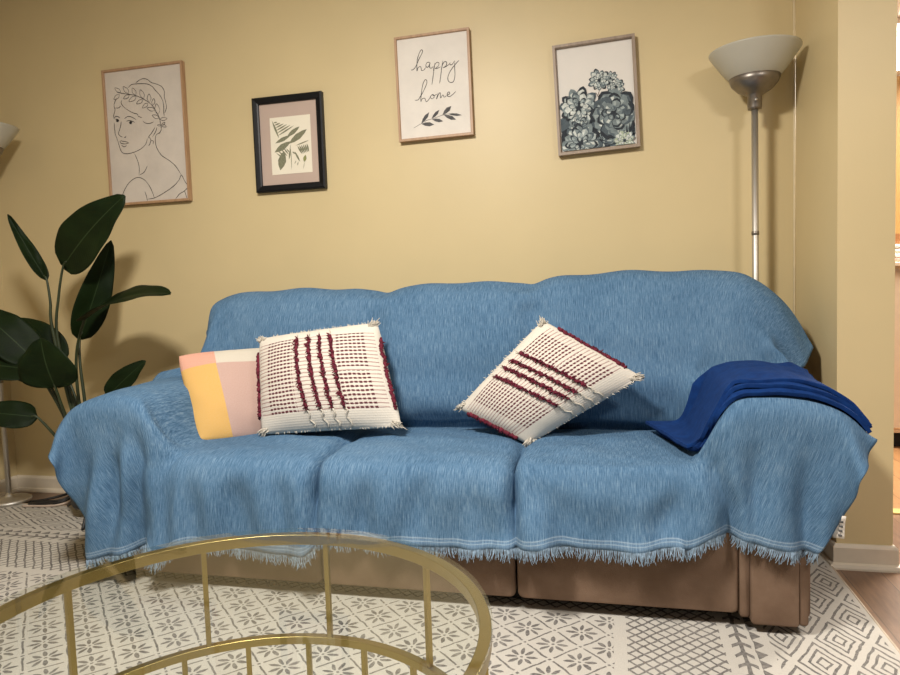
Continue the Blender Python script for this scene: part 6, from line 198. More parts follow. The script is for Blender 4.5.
-38,5,1,1,2,2,0,2,0,3,4,5,2,0,-2,-2,-2,-1,0,-2,2,-1,-1,-3,-2,-2,0,0,0,0,1,0,0,-1,-1,-2,-1,-1,-1,2,1,3,2,2,2,1,0,-1,0,0,0,2,1,1,3,3,5,-1,-5,-4,-3,-1,-1,-1,-1,1,-1,1,1,0,0,0,0,0,0,-1,0,0,1,1,0,1,1,0,1,2,-1,-1,1,-1,-2,-1,-1,0,-1,1,0,0,1,-1,0,0,1,-1,1,0,0,0,0,1,-1,0,1,-1,1,1,1,2,3,3,0,1,0,1,2,1,0,0,-1,-1,0,-1,0,0,-1,-1,0,-1,-1,-1,-1,-1,
-34,10,4,5,3,2,1,-1,-1,-2,-1,-2,-1,-1,0,-1,0,-2,-2,-1,-1,-1,-3,-1,-2,-1,-2,0,0,1,0,0,0,-2,-2,-3,-2,-1,0,0,3,2,3,2,3,1,0,0,0,-1,2,3,4,3,3,4,4,1,-7,-4,-5,-4,-2,-3,-1,-1,1,1,2,2,1,1,1,-1,-1,0,0,0,0,2,4,2,3,2,2,3,2,-6,-8,-5,-2,-1,0,-1,1,0,0,0,0,0,-1,0,0,0,0,0,0,1,0,0,2,1,0,3,1,2,1,2,1,1,1,0,1,1,3,4,2,-1,0,-1,0,0,0,-1,0,-1,-1,-1,-1,-1,-2,-1,
-1,-4,0,-2,-3,-3,-3,-3,-3,-2,-3,-2,0,2,1,0,0,-1,-1,-2,-2,-1,-1,-2,-2,-1,0,0,0,-1,1,0,-1,1,0,1,-1,0,0,0,0,0,0,1,-1,0,0,1,-1,0,0,-1,0,1,2,7,6,2,-2,-5,-3,-3,-3,-1,-2,0,0,1,1,1,2,0,-1,0,-1,-1,-1,1,1,3,3,5,5,4,2,4,3,-6,-12,-7,-3,-2,0,1,1,1,0,0,-2,-3,-2,-3,-3,-1,-1,1,3,2,4,3,2,2,1,1,2,2,4,4,1,1,0,1,0,2,1,4,4,1,-3,0,0,0,0,0,0,0,-1,-1,0,-2,0,-2,
4,-14,-6,-5,-5,-4,-3,-2,0,-1,0,-1,0,2,1,1,-1,-2,1,-1,-1,0,-1,0,-2,-2,0,0,1,1,-1,0,1,0,0,0,0,0,1,0,-1,0,0,0,0,0,1,-1,0,0,-2,0,-1,-1,0,0,2,2,0,1,0,1,0,0,0,0,0,0,0,0,0,0,1,-1,1,-1,1,-1,1,-1,0,0,2,1,-1,-1,0,-2,-3,1,1,0,-1,0,1,0,0,0,-1,-1,-1,-2,-2,-1,0,0,1,2,2,2,2,0,1,0,1,2,3,3,3,2,2,0,1,1,3,5,5,1,-1,0,0,0,0,1,-1,-1,0,0,-1,-1,-1,-1,
-33,2,-3,-2,-1,-2,0,0,0,0,0,1,1,1,2,-1,-3,0,0,1,-1,-1,0,-2,-2,0,0,0,0,0,0,0,-1,0,0,1,0,0,-1,1,0,0,0,0,0,0,0,0,0,-1,1,-1,0,0,0,0,1,1,0,1,2,0,0,0,0,0,0,1,-1,1,-1,1,0,0,0,1,-1,1,0,0,-1,-1,-2,-2,-1,-1,0,0,3,1,0,-1,0,1,-1,1,0,-1,1,0,-1,0,0,1,0,0,0,0,-1,0,0,1,0,0,1,1,1,3,3,3,1,2,3,1,4,2,3,0,1,-1,1,1,0,0,2,0,0,0,-1,1,-1,0,
-41,1,0,0,-1,1,0,1,0,0,0,1,3,1,-2,-2,-2,1,-1,0,1,-2,0,-1,-2,-1,-1,0,0,0,0,0,0,0,1,-1,0,1,0,-1,0,0,1,-1,0,1,-1,0,1,0,-1,1,1,0,0,0,0,0,1,-1,1,0,0,0,1,-1,1,-1,1,-1,1,0,-1,1,0,0,0,0,0,0,-1,0,-2,0,0,0,1,2,1,-1,-1,0,1,-1,1,-1,1,0,-1,0,1,0,0,-1,1,0,0,0,0,0,0,0,1,0,1,0,1,0,3,2,2,2,1,2,2,3,2,3,3,1,-1,1,2,1,0,1,0,0,1,-1,-1,1,
-40,0,0,-1,1,0,1,0,0,0,0,2,1,0,-2,-2,-1,0,-1,1,0,-1,-1,-1,-1,0,0,-1,-1,0,1,0,0,0,0,0,0,0,0,0,0,0,0,0,0,0,0,0,0,0,0,1,0,1,0,0,0,-1,0,1,-1,0,1,0,-1,1,-1,1,-1,1,0,-1,1,0,-1,0,1,-1,0,0,1,-1,0,-1,1,1,1,1,-1,0,-1,0,0,0,0,0,0,0,0,0,0,0,0,0,0,1,0,-1,0,1,0,1,-1,1,0,2,1,0,1,0,2,0,0,0,-1,2,4,6,5,1,1,1,1,1,1,2,1,0,0,1,1,-1,
-40,-1,0,1,0,1,0,-1,0,0,2,0,1,0,-2,-2,-1,0,1,-1,-1,1,-2,-1,1,-1,0,-1,0,0,0,0,1,0,-1,1,0,-1,0,0,0,1,-1,0,1,-1,0,1,-1,0,1,0,1,0,1,0,-1,1,-1,-1,1,0,-1,0,0,0,1,-1,1,-1,0,1,-1,0,1,-1,0,1,0,-1,0,0,1,0,0,2,0,-1,-1,-1,0,1,-1,1,-1,1,-1,0,1,0,-1,0,1,0,-1,0,1,1,-1,-1,1,0,0,0,1,1,1,2,0,1,0,1,0,0,0,0,2,5,7,5,1,0,1,2,2,0,1,1,1,-1,0,0,
-42,3,0,0,0,0,-1,0,0,1,1,1,0,-2,-1,-2,0,0,1,0,-1,-1,1,-1,-1,-1,-1,1,0,-1,0,0,0,0,1,-1,0,0,0,0,1,-1,0,0,0,0,0,0,0,0,0,-1,0,2,1,1,0,-1,0,0,-1,0,1,-1,1,0,-1,1,-1,1,0,-1,1,0,-1,1,0,-1,0,1,0,0,-1,1,1,0,-1,-1,-1,1,1,-1,1,-1,1,-1,1,0,-1,0,1,0,-1,0,1,-1,0,1,1,-1,0,0,0,1,0,1,1,0,2,1,0,0,0,1,0,0,0,2,5,6,1,1,2,2,1,2,2,1,0,1,1,0,
-36,-1,0,0,-1,-1,0,0,1,0,1,1,-1,-1,-3,-1,1,-1,0,1,-1,-1,-1,0,0,-2,-1,0,1,1,-1,1,-1,0,-1,0,0,0,0,0,-1,1,0,0,0,0,0,0,0,0,0,1,0,-1,1,1,2,0,0,-1,0,0,-1,1,-1,0,1,-1,1,-1,0,1,0,-1,1,0,-1,1,0,0,-1,0,1,1,0,-2,-1,0,1,0,0,1,-1,1,-1,1,-1,0,1,0,-1,1,0,0,-1,1,-1,0,1,1,-1,0,1,-1,1,0,1,1,1,0,0,0,1,1,1,-1,-1,1,5,6,6,1,1,2,2,2,1,1,2,0,0,0,
-31,-1,-1,-1,-1,-1,0,0,-1,1,1,0,-1,-4,-2,1,0,0,-1,1,1,-2,-3,0,0,-1,-2,0,-1,1,1,-1,1,-1,0,0,0,0,0,0,1,-1,0,0,0,0,0,0,0,0,1,0,0,0,0,1,0,1,-1,1,-1,0,0,0,1,-1,0,1,-1,1,0,-1,0,1,-1,0,1,0,-1,0,1,1,0,-1,-1,0,0,0,0,1,1,-1,0,0,0,0,0,1,-1,0,0,0,0,0,1,-1,0,0,1,0,0,0,0,1,0,1,0,1,1,0,1,0,0,0,0,1,0,0,1,4,5,2,2,3,3,2,3,3,1,3,2,-4,
-23,-2,-2,-2,-1,-1,0,-1,0,-3,0,0,-3,-3,-1,1,1,0,0,-1,1,0,-2,-3,0,-2,0,-1,1,-1,-1,1,-1,1,0,0,0,0,0,0,0,0,0,0,0,0,0,0,0,0,0,0,1,0,0,0,0,0,1,-1,0,0,1,-1,0,1,-1,0,1,-1,0,1,-1,0,1,0,-1,0,1,0,0,-1,0,0,0,0,0,1,1,0,-1,0,0,0,0,0,0,-1,1,0,0,0,0,0,-1,1,0,0,-1,2,2,-1,1,-1,0,1,1,1,0,1,0,0,0,0,0,1,0,1,1,3,3,5,5,3,4,4,3,3,5,4,4,6,
-15,-3,-2,-2,-1,0,0,1,-3,-6,-3,-1,-3,-3,0,2,1,-1,-1,0,-1,0,0,-3,-2,0,-1,0,-1,0,1,-1,1,-1,1,0,0,0,0,0,-1,0,0,0,0,0,0,0,0,1,-1,0,0,1,0,0,1,0,-1,1,0,-1,0,1,-1,0,1,-1,0,1,-1,0,1,-1,0,0,1,0,-1,0,0,1,-1,0,0,0,1,0,1,0,0,-1,0,-1,1,-1,0,1,-1,0,1,-1,0,0,1,-1,1,-1,1,0,0,1,0,1,1,0,1,1,1,0,0,0,-1,0,1,-1,2,0,1,3,6,7,5,5,4,4,4,5,5,6,7,10,
-11,-2,-1,0,0,-4,-3,-2,-1,-5,-4,-4,-4,0,2,1,0,-2,-2,-2,0,1,0,-2,0,0,-1,-2,0,0,0,1,-1,1,-1,0,0,0,0,0,0,0,0,0,0,0,0,0,0,0,0,0,0,0,1,1,0,0,0,-1,0,1,-1,0,1,-1,0,1,-1,0,1,-1,0,1,0,-1,0,0,1,0,0,-1,1,0,0,0,1,1,0,-1,-1,-1,0,1,-1,0,1,-1,0,1,-1,1,0,0,-1,1,-1,1,-1,0,1,1,0,1,0,1,0,2,0,1,0,-1,1,-1,0,0,1,1,1,3,6,7,6,6,6,6,4,4,5,6,7,8,
-8,2,4,4,0,-5,-7,-6,-6,-5,-6,-6,-1,0,-1,0,-1,0,-1,0,1,1,-1,-1,-3,1,0,-1,-1,-1,0,-1,1,0,0,0,0,0,0,0,0,0,0,0,0,0,0,0,0,0,0,0,0,0,1,0,0,0,1,0,-1,0,1,-1,0,1,-1,0,1,-1,0,1,0,-1,0,1,0,-1,0,0,0,0,0,0,0,1,0,1,0,0,-2,1,0,-1,0,1,-1,1,0,-1,1,-1,1,0,0,-1,1,-1,1,0,0,0,1,0,1,1,1,0,1,0,0,1,-1,0,-1,1,0,0,1,2,3,5,6,6,8,6,6,4,4,7,10,17,
-5,4,2,0,-2,-1,-2,-5,-9,-8,-6,-6,1,0,-1,-3,-1,0,1,0,1,0,-1,0,-1,-1,0,0,-2,-1,-1,0,-1,0,0,0,0,-1,0,0,0,0,1,0,-1,1,0,0,0,-1,1,0,0,0,0,1,0,1,-1,0,1,-1,0,1,-1,0,1,-1,0,1,0,-1,0,1,0,-1,0,1,0,0,0,0,0,0,0,1,1,0,-1,-2,1,-1,0,0,1,-1,1,-1,0,1,-1,1,-1,1,0,0,-1,1,-1,0,1,1,0,2,1,0,1,0,0,0,0,0,0,0,0,-1,0,1,0,-1,2,4,4,7,6,7,7,7,5,5,7,7,
-1,0,-3,-9,-10,-6,-7,1,4,5,-1,-7,-7,-1,0,1,0,0,-1,1,-1,0,1,2,3,2,-2,-4,-3,-2,-1,-1,0,-1,0,0,-1,1,0,0,0,0,-1,0,1,-1,1,-1,0,1,-1,1,0,0,0,0,1,0,1,-1,0,1,-1,0,1,-1,0,1,-1,0,0,1,-1,0,0,1,0,0,-1,0,0,0,0,0,1,1,1,-1,-1,0,-1,1,0,0,0,0,-1,1,0,-1,1,-1,1,-1,0,1,0,0,0,0,-1,0,2,1,2,1,1,0,-1,0,0,0,0,-1,0,1,-1,0,0,1,0,2,5,2,5,7,8,8,8,4,5,14,
-4,-6,-10,-8,-5,-5,-10,-5,-2,5,5,5,4,0,0,1,0,1,0,0,0,0,1,5,3,-1,-4,-5,-5,-2,-1,0,-1,-1,-2,-1,0,0,0,0,-1,0,0,0,0,0,0,1,0,-1,1,-1,0,0,1,0,1,0,-1,1,0,0,0,0,0,0,0,0,0,0,0,-1,1,0,0,0,0,0,0,0,0,0,0,1,1,1,-2,-1,0,-1,1,0,0,0,0,0,0,0,0,0,0,0,0,0,0,0,0,0,1,0,0,1,1,2,1,1,0,0,-1,0,1,0,-1,1,0,-1,0,0,0,0,1,2,0,3,1,4,7,9,8,5,-3,-13,
-8,-13,-3,-1,3,4,10,2,-4,-1,7,6,2,-4,-4,-4,-2,-2,-1,-3,-2,0,3,2,-1,-6,-7,-7,-6,-3,-1,1,0,0,0,-1,-2,-1,-1,-1,1,0,0,0,-1,1,0,-1,1,0,-1,1,-1,1,0,0,0,1,0,0,0,0,0,0,0,0,0,0,0,0,0,0,0,0,0,0,0,0,1,-1,0,1,1,0,0,-1,-1,0,-1,1,0,0,-1,1,-1,1,0,-1,1,0,0,0,0,0,0,0,0,0,0,0,0,2,3,4,1,-1,-2,-2,0,1,1,0,1,0,0,0,1,-1,0,0,-1,0,1,-1,0,2,4,6,7,5,0,-9,
-40,14,9,10,7,2,1,-3,0,2,4,2,-5,-4,0,0,1,1,2,-1,-3,-3,0,-1,-3,-3,-6,-11,-9,-4,-2,-3,1,1,0,0,1,-2,-1,-1,-1,-1,0,0,0,0,0,1,-1,0,0,0,1,0,-1,2,0,0,0,0,0,0,1,-1,0,1,0,-1,1,-1,0,1,-1,0,0,0,0,1,-1,1,0,-1,0,1,0,-1,0,0,0,0,0,0,0,0,0,-1,1,0,-1,1,-1,1,0,0,0,0,0,0,0,0,1,1,5,5,5,0,-5,-5,2,-1,0,1,0,0,0,1,-1,1,0,-2,-1,-3,-2,-1,1,3,5,4,3,4,3,-1,
-44,5,5,8,5,1,-1,2,10,8,4,1,-5,-2,3,3,3,2,-1,-2,-3,-2,0,0,1,0,-5,-12,-15,-7,0,-2,-3,-1,-1,0,0,1,0,0,-2,-1,-1,-1,0,0,0,1,0,0,0,-1,0,0,1,0,1,0,1,0,0,-1,0,1,0,-1,0,1,0,0,0,-1,1,0,-1,0,1,-1,1,0,-1,0,0,1,0,-1,0,0,0,0,0,-1,1,-1,1,0,0,0,0,0,0,0,-1,1,0,0,0,1,0,0,0,2,5,8,6,2,0,0,-4,-2,-2,0,2,0,-1,-1,0,-1,-1,-1,-2,-3,-3,-1,2,4,3,1,1,4,6,10,
-47,11,8,2,-3,2,7,10,10,7,-2,-5,-2,6,2,2,1,-1,-2,-2,-2,0,-1,2,3,0,-3,-14,-14,-7,-5,0,0,-2,-1,-2,0,0,-1,0,0,-1,-2,-1,0,-1,1,0,1,-2,0,1,0,0,0,0,0,0,0,0,0,1,0,0,0,1,0,0,-1,1,-1,1,0,-1,1,0,-1,0,0,0,0,0,0,0,1,0,-1,-1,0,0,0,0,0,0,0,0,0,0,1,-1,1,-1,1,-1,1,-1,1,-1,0,0,1,4,5,9,8,2,3,2,-1,-1,1,2,1,1,0,-1,0,-2,-1,-1,-1,-2,-3,-1,2,2,-2,-4,-4,-1,5,11,
-40,6,6,0,-1,7,11,8,2,2,-1,-3,5,5,2,0,-1,0,-2,-2,-1,-1,2,1,1,0,-4,-14,-12,-11,-6,-1,1,3,3,2,1,1,1,-3,-2,-1,-1,0,-1,-1,-1,1,0,1,-1,0,3,-2,-3,-2,-1,0,1,1,1,0,1,0,1,0,0,0,1,0,0,0,-1,0,-1,0,-1,0,0,-1,0,-1,0,-1,0,-1,-1,0,-1,0,0,1,-1,1,-1,1,-1,1,-1,1,-1,1,-1,1,-1,1,-1,1,0,0,1,4,7,6,10,5,5,1,0,0,1,2,3,1,1,1,-1,0,-1,-1,0,-1,-2,-2,1,-2,-4,-8,-6,-3,2,5,
-38,4,2,2,6,9,3,3,1,0,1,6,3,0,0,0,0,0,3,0,0,0,-1,-23,-63,-111,-63,65,77,63,9,5,3,4,5,4,1,1,0,-2,-3,1,2,2,-1,1,-2,-1,1,1,2,5,3,-3,-7,-7,-4,-2,2,0,0,0,0,0,-1,1,0,0,1,0,1,0,1,0,-1,-2,-1,-1,-1,0,-2,-3,-2,-1,-3,-1,1,-1,0,0,1,0,1,-1,0,0,2,-1,1,-3,-4,-6,-5,-7,-4,-4,-2,-1,-1,-2,-1,-14,-55,-79,-23,55,74,60,39,20,1,2,1,3,2,0,1,1,-1,0,-1,-1,-1,-2,-2,-2,-4,-5,-6,-6,-3,-1,
-36,2,5,6,5,3,1,0,-1,1,3,8,4,-1,0,0,0,1,1,3,0,-1,0,10,4,-10,-9,1,7,-15,-6,-1,-5,-3,-2,-2,0,-1,-1,0,1,0,1,1,3,2,0,-2,1,-2,0,1,2,3,5,1,-4,-5,-5,-2,-3,-1,0,1,-1,-1,-1,-1,0,0,0,1,2,2,0,-1,-1,-2,0,0,-1,2,0,-1,0,-1,-4,-2,1,2,0,0,0,2,1,3,2,1,-2,0,2,4,4,5,2,2,1,1,0,0,-4,1,10,0,-5,2,7,3,-1,-6,0,0,2,1,0,1,0,1,2,0,-1,-2,-3,-1,-2,0,-1,-4,-7,-6,-4,-2,
-33,2,3,6,5,1,1,-2,2,1,1,6,6,2,-1,0,0,0,2,2,0,0,-1,5,1,-12,0,3,5,-21,-7,-2,-1,4,0,-2,-2,-2,2,5,7,3,2,-1,0,-2,-1,3,3,-2,-4,-5,-7,0,4,0,4,2,1,1,-1,0,3,0,0,-2,-2,-3,-2,1,-1,1,7,4,1,-2,0,-2,-3,-4,-6,0,2,3,4,-4,-5,-3,2,3,2,1,0,-1,2,6,2,0,-1,-2,-2,-2,1,1,0,-1,6,5,2,-1,-3,2,6,-2,-3,-3,8,5,-3,-6,1,0,2,2,0,-1,0,1,1,1,0,-3,-8,-1,1,3,1,-5,-9,-7,-4,-2,
-27,2,1,4,4,2,0,1,1,0,-1,4,7,1,1,0,0,0,0,2,0,-1,0,3,-1,-6,4,-1,-6,-18,-7,-1,2,-2,-2,0,0,2,5,3,1,0,0,-2,-1,-3,1,1,-1,2,2,-2,-2,2,0,-2,1,4,7,2,-5,-2,2,3,0,2,-1,-2,-1,-3,-1,-1,0,1,-1,2,-1,1,1,-1,-1,-1,-1,-4,-1,3,5,7,4,0,-2,-6,-3,1,4,-1,-3,-2,-1,3,1,0,-3,1,-2,-2,0,2,1,-2,0,6,15,3,-2,-5,10,3,-5,-3,2,1,1,-1,0,0,0,-1,0,1,-1,-5,0,0,3,-4,-6,-2,-2,-3,-4,-6,
-18,0,1,2,6,0,0,2,1,-2,0,0,3,4,1,0,0,0,0,0,0,-1,1,3,-1,-2,1,-1,-13,17,4,2,-1,-5,-4,-1,-1,0,9,7,0,0,-1,-2,-3,-5,-1,6,3,4,1,0,-6,-10,-17,-9,-2,2,7,0,-1,-3,3,5,3,-1,0,-1,-5,-4,3,1,-3,1,2,2,0,-3,-2,1,4,1,-3,-5,-4,3,7,5,-2,-3,0,-3,-2,4,4,-2,-4,1,2,3,0,-1,-1,-2,-2,-1,1,1,0,0,-3,-3,17,6,1,-2,8,2,-5,-3,1,3,0,-1,-1,0,0,0,0,-1,-3,-2,2,3,1,-5,-7,-5,1,-1,-5,-4,
-8,-1,-1,1,2,0,2,2,0,0,-1,-1,2,1,1,1,0,0,0,0,-1,0,1,0,3,3,-2,-4,-3,12,8,5,0,-3,-1,1,2,0,0,2,1,-2,2,2,2,1,-2,-3,-1,0,1,-1,-6,-4,-2,-2,-8,-15,-14,-3,6,1,-7,-7,-2,0,2,3,3,5,1,-2,-7,-6,0,0,0,5,2,6,5,2,2,3,1,-1,-3,-4,-2,-3,0,4,1,-3,-8,-6,1,0,0,-2,5,1,1,2,4,3,-4,-6,-2,2,2,6,16,9,-1,-2,9,1,-5,-1,1,1,1,-2,0,0,0,0,0,-1,-4,-2,5,6,-2,-8,-10,-2,1,1,-2,-4,
-4,-1,1,0,1,-1,2,1,0,0,-1,-1,0,1,2,0,0,0,0,-1,0,-1,1,2,2,4,-2,-5,0,0,4,-3,1,2,3,2,3,0,-6,-11,-3,2,2,6,2,3,-1,-5,-2,3,0,-1,3,4,4,2,-1,1,0,1,3,-1,-5,-5,-1,-1,3,-2,1,5,4,-1,-5,-3,-1,-1,-1,2,2,5,4,0,1,4,-1,-4,-4,-2,1,2,-1,2,1,-2,-4,-3,1,1,-1,-3,2,0,0,0,2,2,-1,-3,2,3,0,-2,-18,6,1,1,4,0,-4,0,1,1,-1,0,-1,0,0,0,0,-3,-4,2,4,4,-5,-10,-5,0,4,1,-4,-4,
-3,0,1,0,-1,2,0,0,1,0,-2,-1,0,1,1,1,0,0,0,0,-2,1,2,1,0,6,-2,-6,0,-2,8,-3,3,4,2,1,-2,-1,-4,-4,-1,1,0,2,2,2,3,-2,1,3,0,-5,0,-2,1,3,-1,2,1,4,1,0,-1,-1,-1,2,3,2,0,-1,0,0,1,-1,-1,-1,1,0,2,-2,-1,0,4,3,0,-2,-6,-6,0,5,-1,-2,2,2,2,0,-1,0,-1,-1,-2,2,5,0,0,-1,-2,-2,0,0,2,-2,-27,11,0,2,2,0,-4,1,0,2,-2,-1,0,0,0,0,-1,-3,-2,3,4,0,-8,-7,-3,3,2,-2,-2,-3,
-3,0,0,0,0,2,1,0,-1,0,0,-1,-1,1,2,0,0,0,0,-1,0,1,0,1,1,2,-2,-2,0,0,1,2,-1,-1,0,0,-1,2,0,3,2,-1,-6,-5,0,4,3,1,-2,-3,-1,1,0,0,1,2,4,2,-2,-2,-1,3,1,1,1,1,-2,2,0,-4,-5,0,3,1,-1,0,2,0,-1,-4,-3,1,0,1,2,0,0,7,3,0,-7,0,1,-2,-1,2,2,0,2,1,-1,3,-1,-2,-1,2,0,0,-3,-2,3,-7,-3,3,0,6,-1,-2,-2,-1,1,0,0,-1,0,0,0,0,-1,-3,-1,3,4,-4,-8,-5,2,2,0,-2,-1,-3,
-3,1,-1,0,-1,3,1,-1,0,1,0,-2,0,1,1,0,0,0,0,0,1,0,1,2,-3,-3,-1,3,0,0,0,0,0,0,0,-2,0,3,-1,3,2,2,0,-7,-4,-1,3,3,0,-2,-1,2,1,-2,-2,0,5,3,1,-1,-3,-1,0,3,2,0,-1,1,1,-1,-3,-2,-1,0,1,3,2,1,0,-3,0,-2,-3,-3,0,0,3,6,-2,-2,2,-1,-1,-2,1,1,0,1,2,3,1,-2,-3,-2,2,2,2,1,-1,-1,-3,-8,5,-1,2,7,-3,-2,-2,0,0,1,-2,0,0,0,0,0,-1,-3,1,3,3,-7,-7,-1,4,1,-3,0,-2,-2,
-2,-1,0,0,0,1,2,0,0,0,-1,-1,-1,1,1,1,0,0,0,1,-1,3,3,-2,-4,-5,2,3,0,0,0,0,0,0,-3,-2,2,0,2,0,1,2,3,1,-5,-3,-1,0,1,1,3,1,2,-1,-5,-5,5,0,0,-1,0,0,-1,-2,-2,0,2,3,4,1,0,0,-1,-1,1,1,2,2,0,2,-1,-2,-2,-3,-2,-1,1,4,-1,-3,2,1,-4,-2,-1,1,1,2,3,2,-2,-3,-2,1,3,0,-1,0,0,0,-1,1,0,0,1,8,-3,-4,-2,0,1,-1,0,0,0,0,0,0,-2,-1,1,3,0,-7,-4,3,2,-1,-1,-1,-1,-2,
-3,1,0,0,1,-1,0,2,0,-1,1,-1,-1,1,1,0,0,0,0,0,2,3,0,-6,2,-1,-2,2,0,0,0,0,0,0,0,-1,-2,0,-1,2,-1,-1,3,5,0,-4,-3,-1,0,2,1,3,2,2,-4,-6,4,1,-1,0,1,0,-1,-2,-2,-1,-1,1,1,3,1,1,0,0,-1,0,1,1,2,2,1,0,-2,-1,0,-2,-1,4,-2,0,3,0,-2,-2,-3,-2,1,0,1,0,-2,-1,1,2,1,0,0,0,0,0,0,0,0,-1,2,5,-2,-3,-1,1,-1,1,0,-1,0,0,0,0,0,-2,2,1,-2,-5,-1,3,1,-1,-1,0,0,-2,
-1,-2,0,0,2,0,0,0,0,1,-1,0,-1,1,0,0,0,0,0,1,4,1,-5,-3,5,2,-5,1,0,0,0,0,0,0,3,-1,-1,-2,-1,0,0,-1,-2,2,6,1,-5,-3,-1,0,1,3,2,2,-2,-7,5,2,2,1,1,1,0,-2,-2,-2,-2,0,0,0,1,0,1,-1,0,-1,-1,0,2,1,2,2,0,-1,0,0,-4,2,2,3,3,1,-1,-3,-1,-1,-2,0,-1,-1,0,1,1,2,-2,-3,-2,3,0,0,0,0,0,0,0,1,2,-3,0,0,1,-1,0,0,0,0,0,0,0,-1,1,2,-4,-3,2,1,0,0,-1,-1,0,-1,
-1,0,-1,0,0,1,0,0,1,-1,1,-1,-1,-2,1,0,0,0,0,0,1,-4,-1,5,1,1,-1,1,0,0,0,0,0,0,0,5,0,-2,-2,-1,1,0,-2,-2,1,5,0,-4,-3,-1,1,0,3,1,-3,-5,6,4,1,2,1,1,1,0,-1,-2,-2,-2,-1,0,1,0,0,-1,-1,-2,0,-1,0,1,2,1,1,0,-2,-1,-6,3,6,5,2,0,0,0,-1,-1,0,-1,-2,-1,2,1,2,-1,-4,-5,-1,0,4,0,0,0,0,0,-1,-1,2,1,0,1,-1,0,-1,0,0,0,0,0,0,0,1,0,-4,0,2,0,-1,-1,0,0,-1,-1,
-1,0,0,0,-1,1,0,0,0,1,-1,0,-2,-2,-1,1,1,-1,-2,0,0,3,4,3,-8,-23,22,6,0,0,0,0,0,0,0,1,2,1,0,-1,0,0,1,-2,-3,1,5,0,-4,-4,0,0,0,0,-5,-4,7,5,2,1,2,1,2,1,0,-1,-1,-2,-1,0,0,1,-1,0,-2,-1,-3,-1,-1,1,0,1,1,0,-3,-2,-7,4,6,6,1,0,0,3,1,0,-2,-2,-1,2,1,2,1,-5,-4,0,0,0,0,0,0,0,0,0,0,-4,3,1,2,1,0,-2,-1,0,0,0,0,0,0,0,0,-1,-4,3,0,-1,1,0,-1,0,0,-1,
3,-2,-2,-1,0,0,1,0,0,0,1,-1,-2,-1,-2,2,1,-2,-1,0,4,2,2,-1,12,-50,32,5,0,0,0,0,0,0,1,0,1,0,1,1,0,2,0,1,-2,-3,0,4,0,-3,-3,0,0,-1,-7,-5,7,4,1,0,2,2,2,1,1,0,-1,0,-1,0,0,1,1,0,-1,-2,-2,-2,-1,-1,0,1,0,0,0,-4,-9,3,6,4,1,-1,2,2,2,0,-2,-1,2,1,3,3,-3,-4,-3,3,1,-1,-4,0,0,0,0,0,1,-3,1,2,1,-4,-1,-1,3,1,0,0,0,0,0,1,-1,-4,0,2,-1,1,0,-1,1,-1,0,-1,
8,-4,-2,-3,0,-1,-1,0,0,0,-1,-1,-1,-1,-1,-2,3,4,3,1,-2,-1,-4,-7,23,16,-28,2,0,0,0,0,0,0,0,0,1,1,0,1,1,0,2,1,2,-3,-3,1,4,0,-4,-2,1,-2,-9,-6,6,4,1,0,0,2,2,2,2,0,0,-1,0,0,1,1,2,1,0,-1,-1,-2,-2,-1,0,0,0,0,-3,-6,-6,2,7,1,-2,0,4,3,0,-1,1,0,-1,2,4,1,-4,-3,1,-1,1,-2,0,0,0,0,0,-1,2,-2,0,0,-2,1,-1,0,1,1,0,0,0,0,1,1,-2,-2,1,-1,1,1,-1,0,-1,1,-2,1,
12,-8,-3,-2,-5,-2,-1,1,-1,-2,-2,-2,-2,0,-2,0,-1,3,3,3,4,-2,-11,-7,9,52,-35,1,0,0,0,0,0,0,0,0,0,-1,0,0,1,0,1,2,1,3,-2,-4,1,5,0,-3,-2,-1,-6,-5,4,4,0,-1,-1,1,0,3,1,1,0,0,0,-1,1,2,1,2,1,1,-1,-2,-1,-1,0,0,1,0,-2,-8,-7,4,6,0,-5,2,3,1,1,0,0,-1,0,4,1,-4,-3,4,1,0,-1,-1,0,0,0,0,0,0,-2,-3,4,3,-1,0,-2,-2,1,0,0,0,0,0,0,2,-1,-2,1,-1,1,0,-1,0,1,-1,0,-1,
-27,9,1,0,-2,-1,2,0,-1,-5,-3,-3,-2,-1,1,0,0,-1,0,2,2,0,-4,-5,-3,51,-10,0,0,0,0,0,0,0,0,0,-1,0,-1,-1,0,-1,0,1,3,2,2,-2,-3,1,5,1,-3,-1,-1,-3,3,0,-2,-2,-1,0,0,1,0,1,1,-1,-1,0,0,1,2,2,2,1,0,0,-1,0,-1,1,1,1,-2,-4,-5,4,6,-5,-4,2,0,1,1,1,-4,0,3,1,-5,-5,4,4,2,-1,0,0,0,0,0,0,0,0,-6,-8,5,9,5,-2,-2,-4,-4,1,1,1,1,-1,0,2,1,0,-1,-2,2,0,0,-1,0,0,0,0,
-23,1,1,1,0,0,-3,-7,-6,-3,-2,-1,0,0,0,0,1,0,1,-1,0,-1,1,0,-2,32,11,0,0,0,0,0,0,0,0,0,-1,-1,0,-2,-1,-2,-1,2,1,1,3,2,-3,-3,3,5,1,-1,-1,-2,2,2,-3,-3,-1,-2,1,-1,2,0,-1,-1,-1,0,-1,0,2,1,3,1,0,0,0,-1,1,1,1,2,2,-1,-5,3,3,-4,-2,-2,2,2,1,-3,-1,2,2,-7,-8,1,6,2,2,1,0,0,0,0,0,0,0,0,-7,-19,6,22,14,-5,-5,-7,-6,-2,2,1,1,-1,0,3,2,0,-2,1,0,1,-2,1,-1,0,1,1,
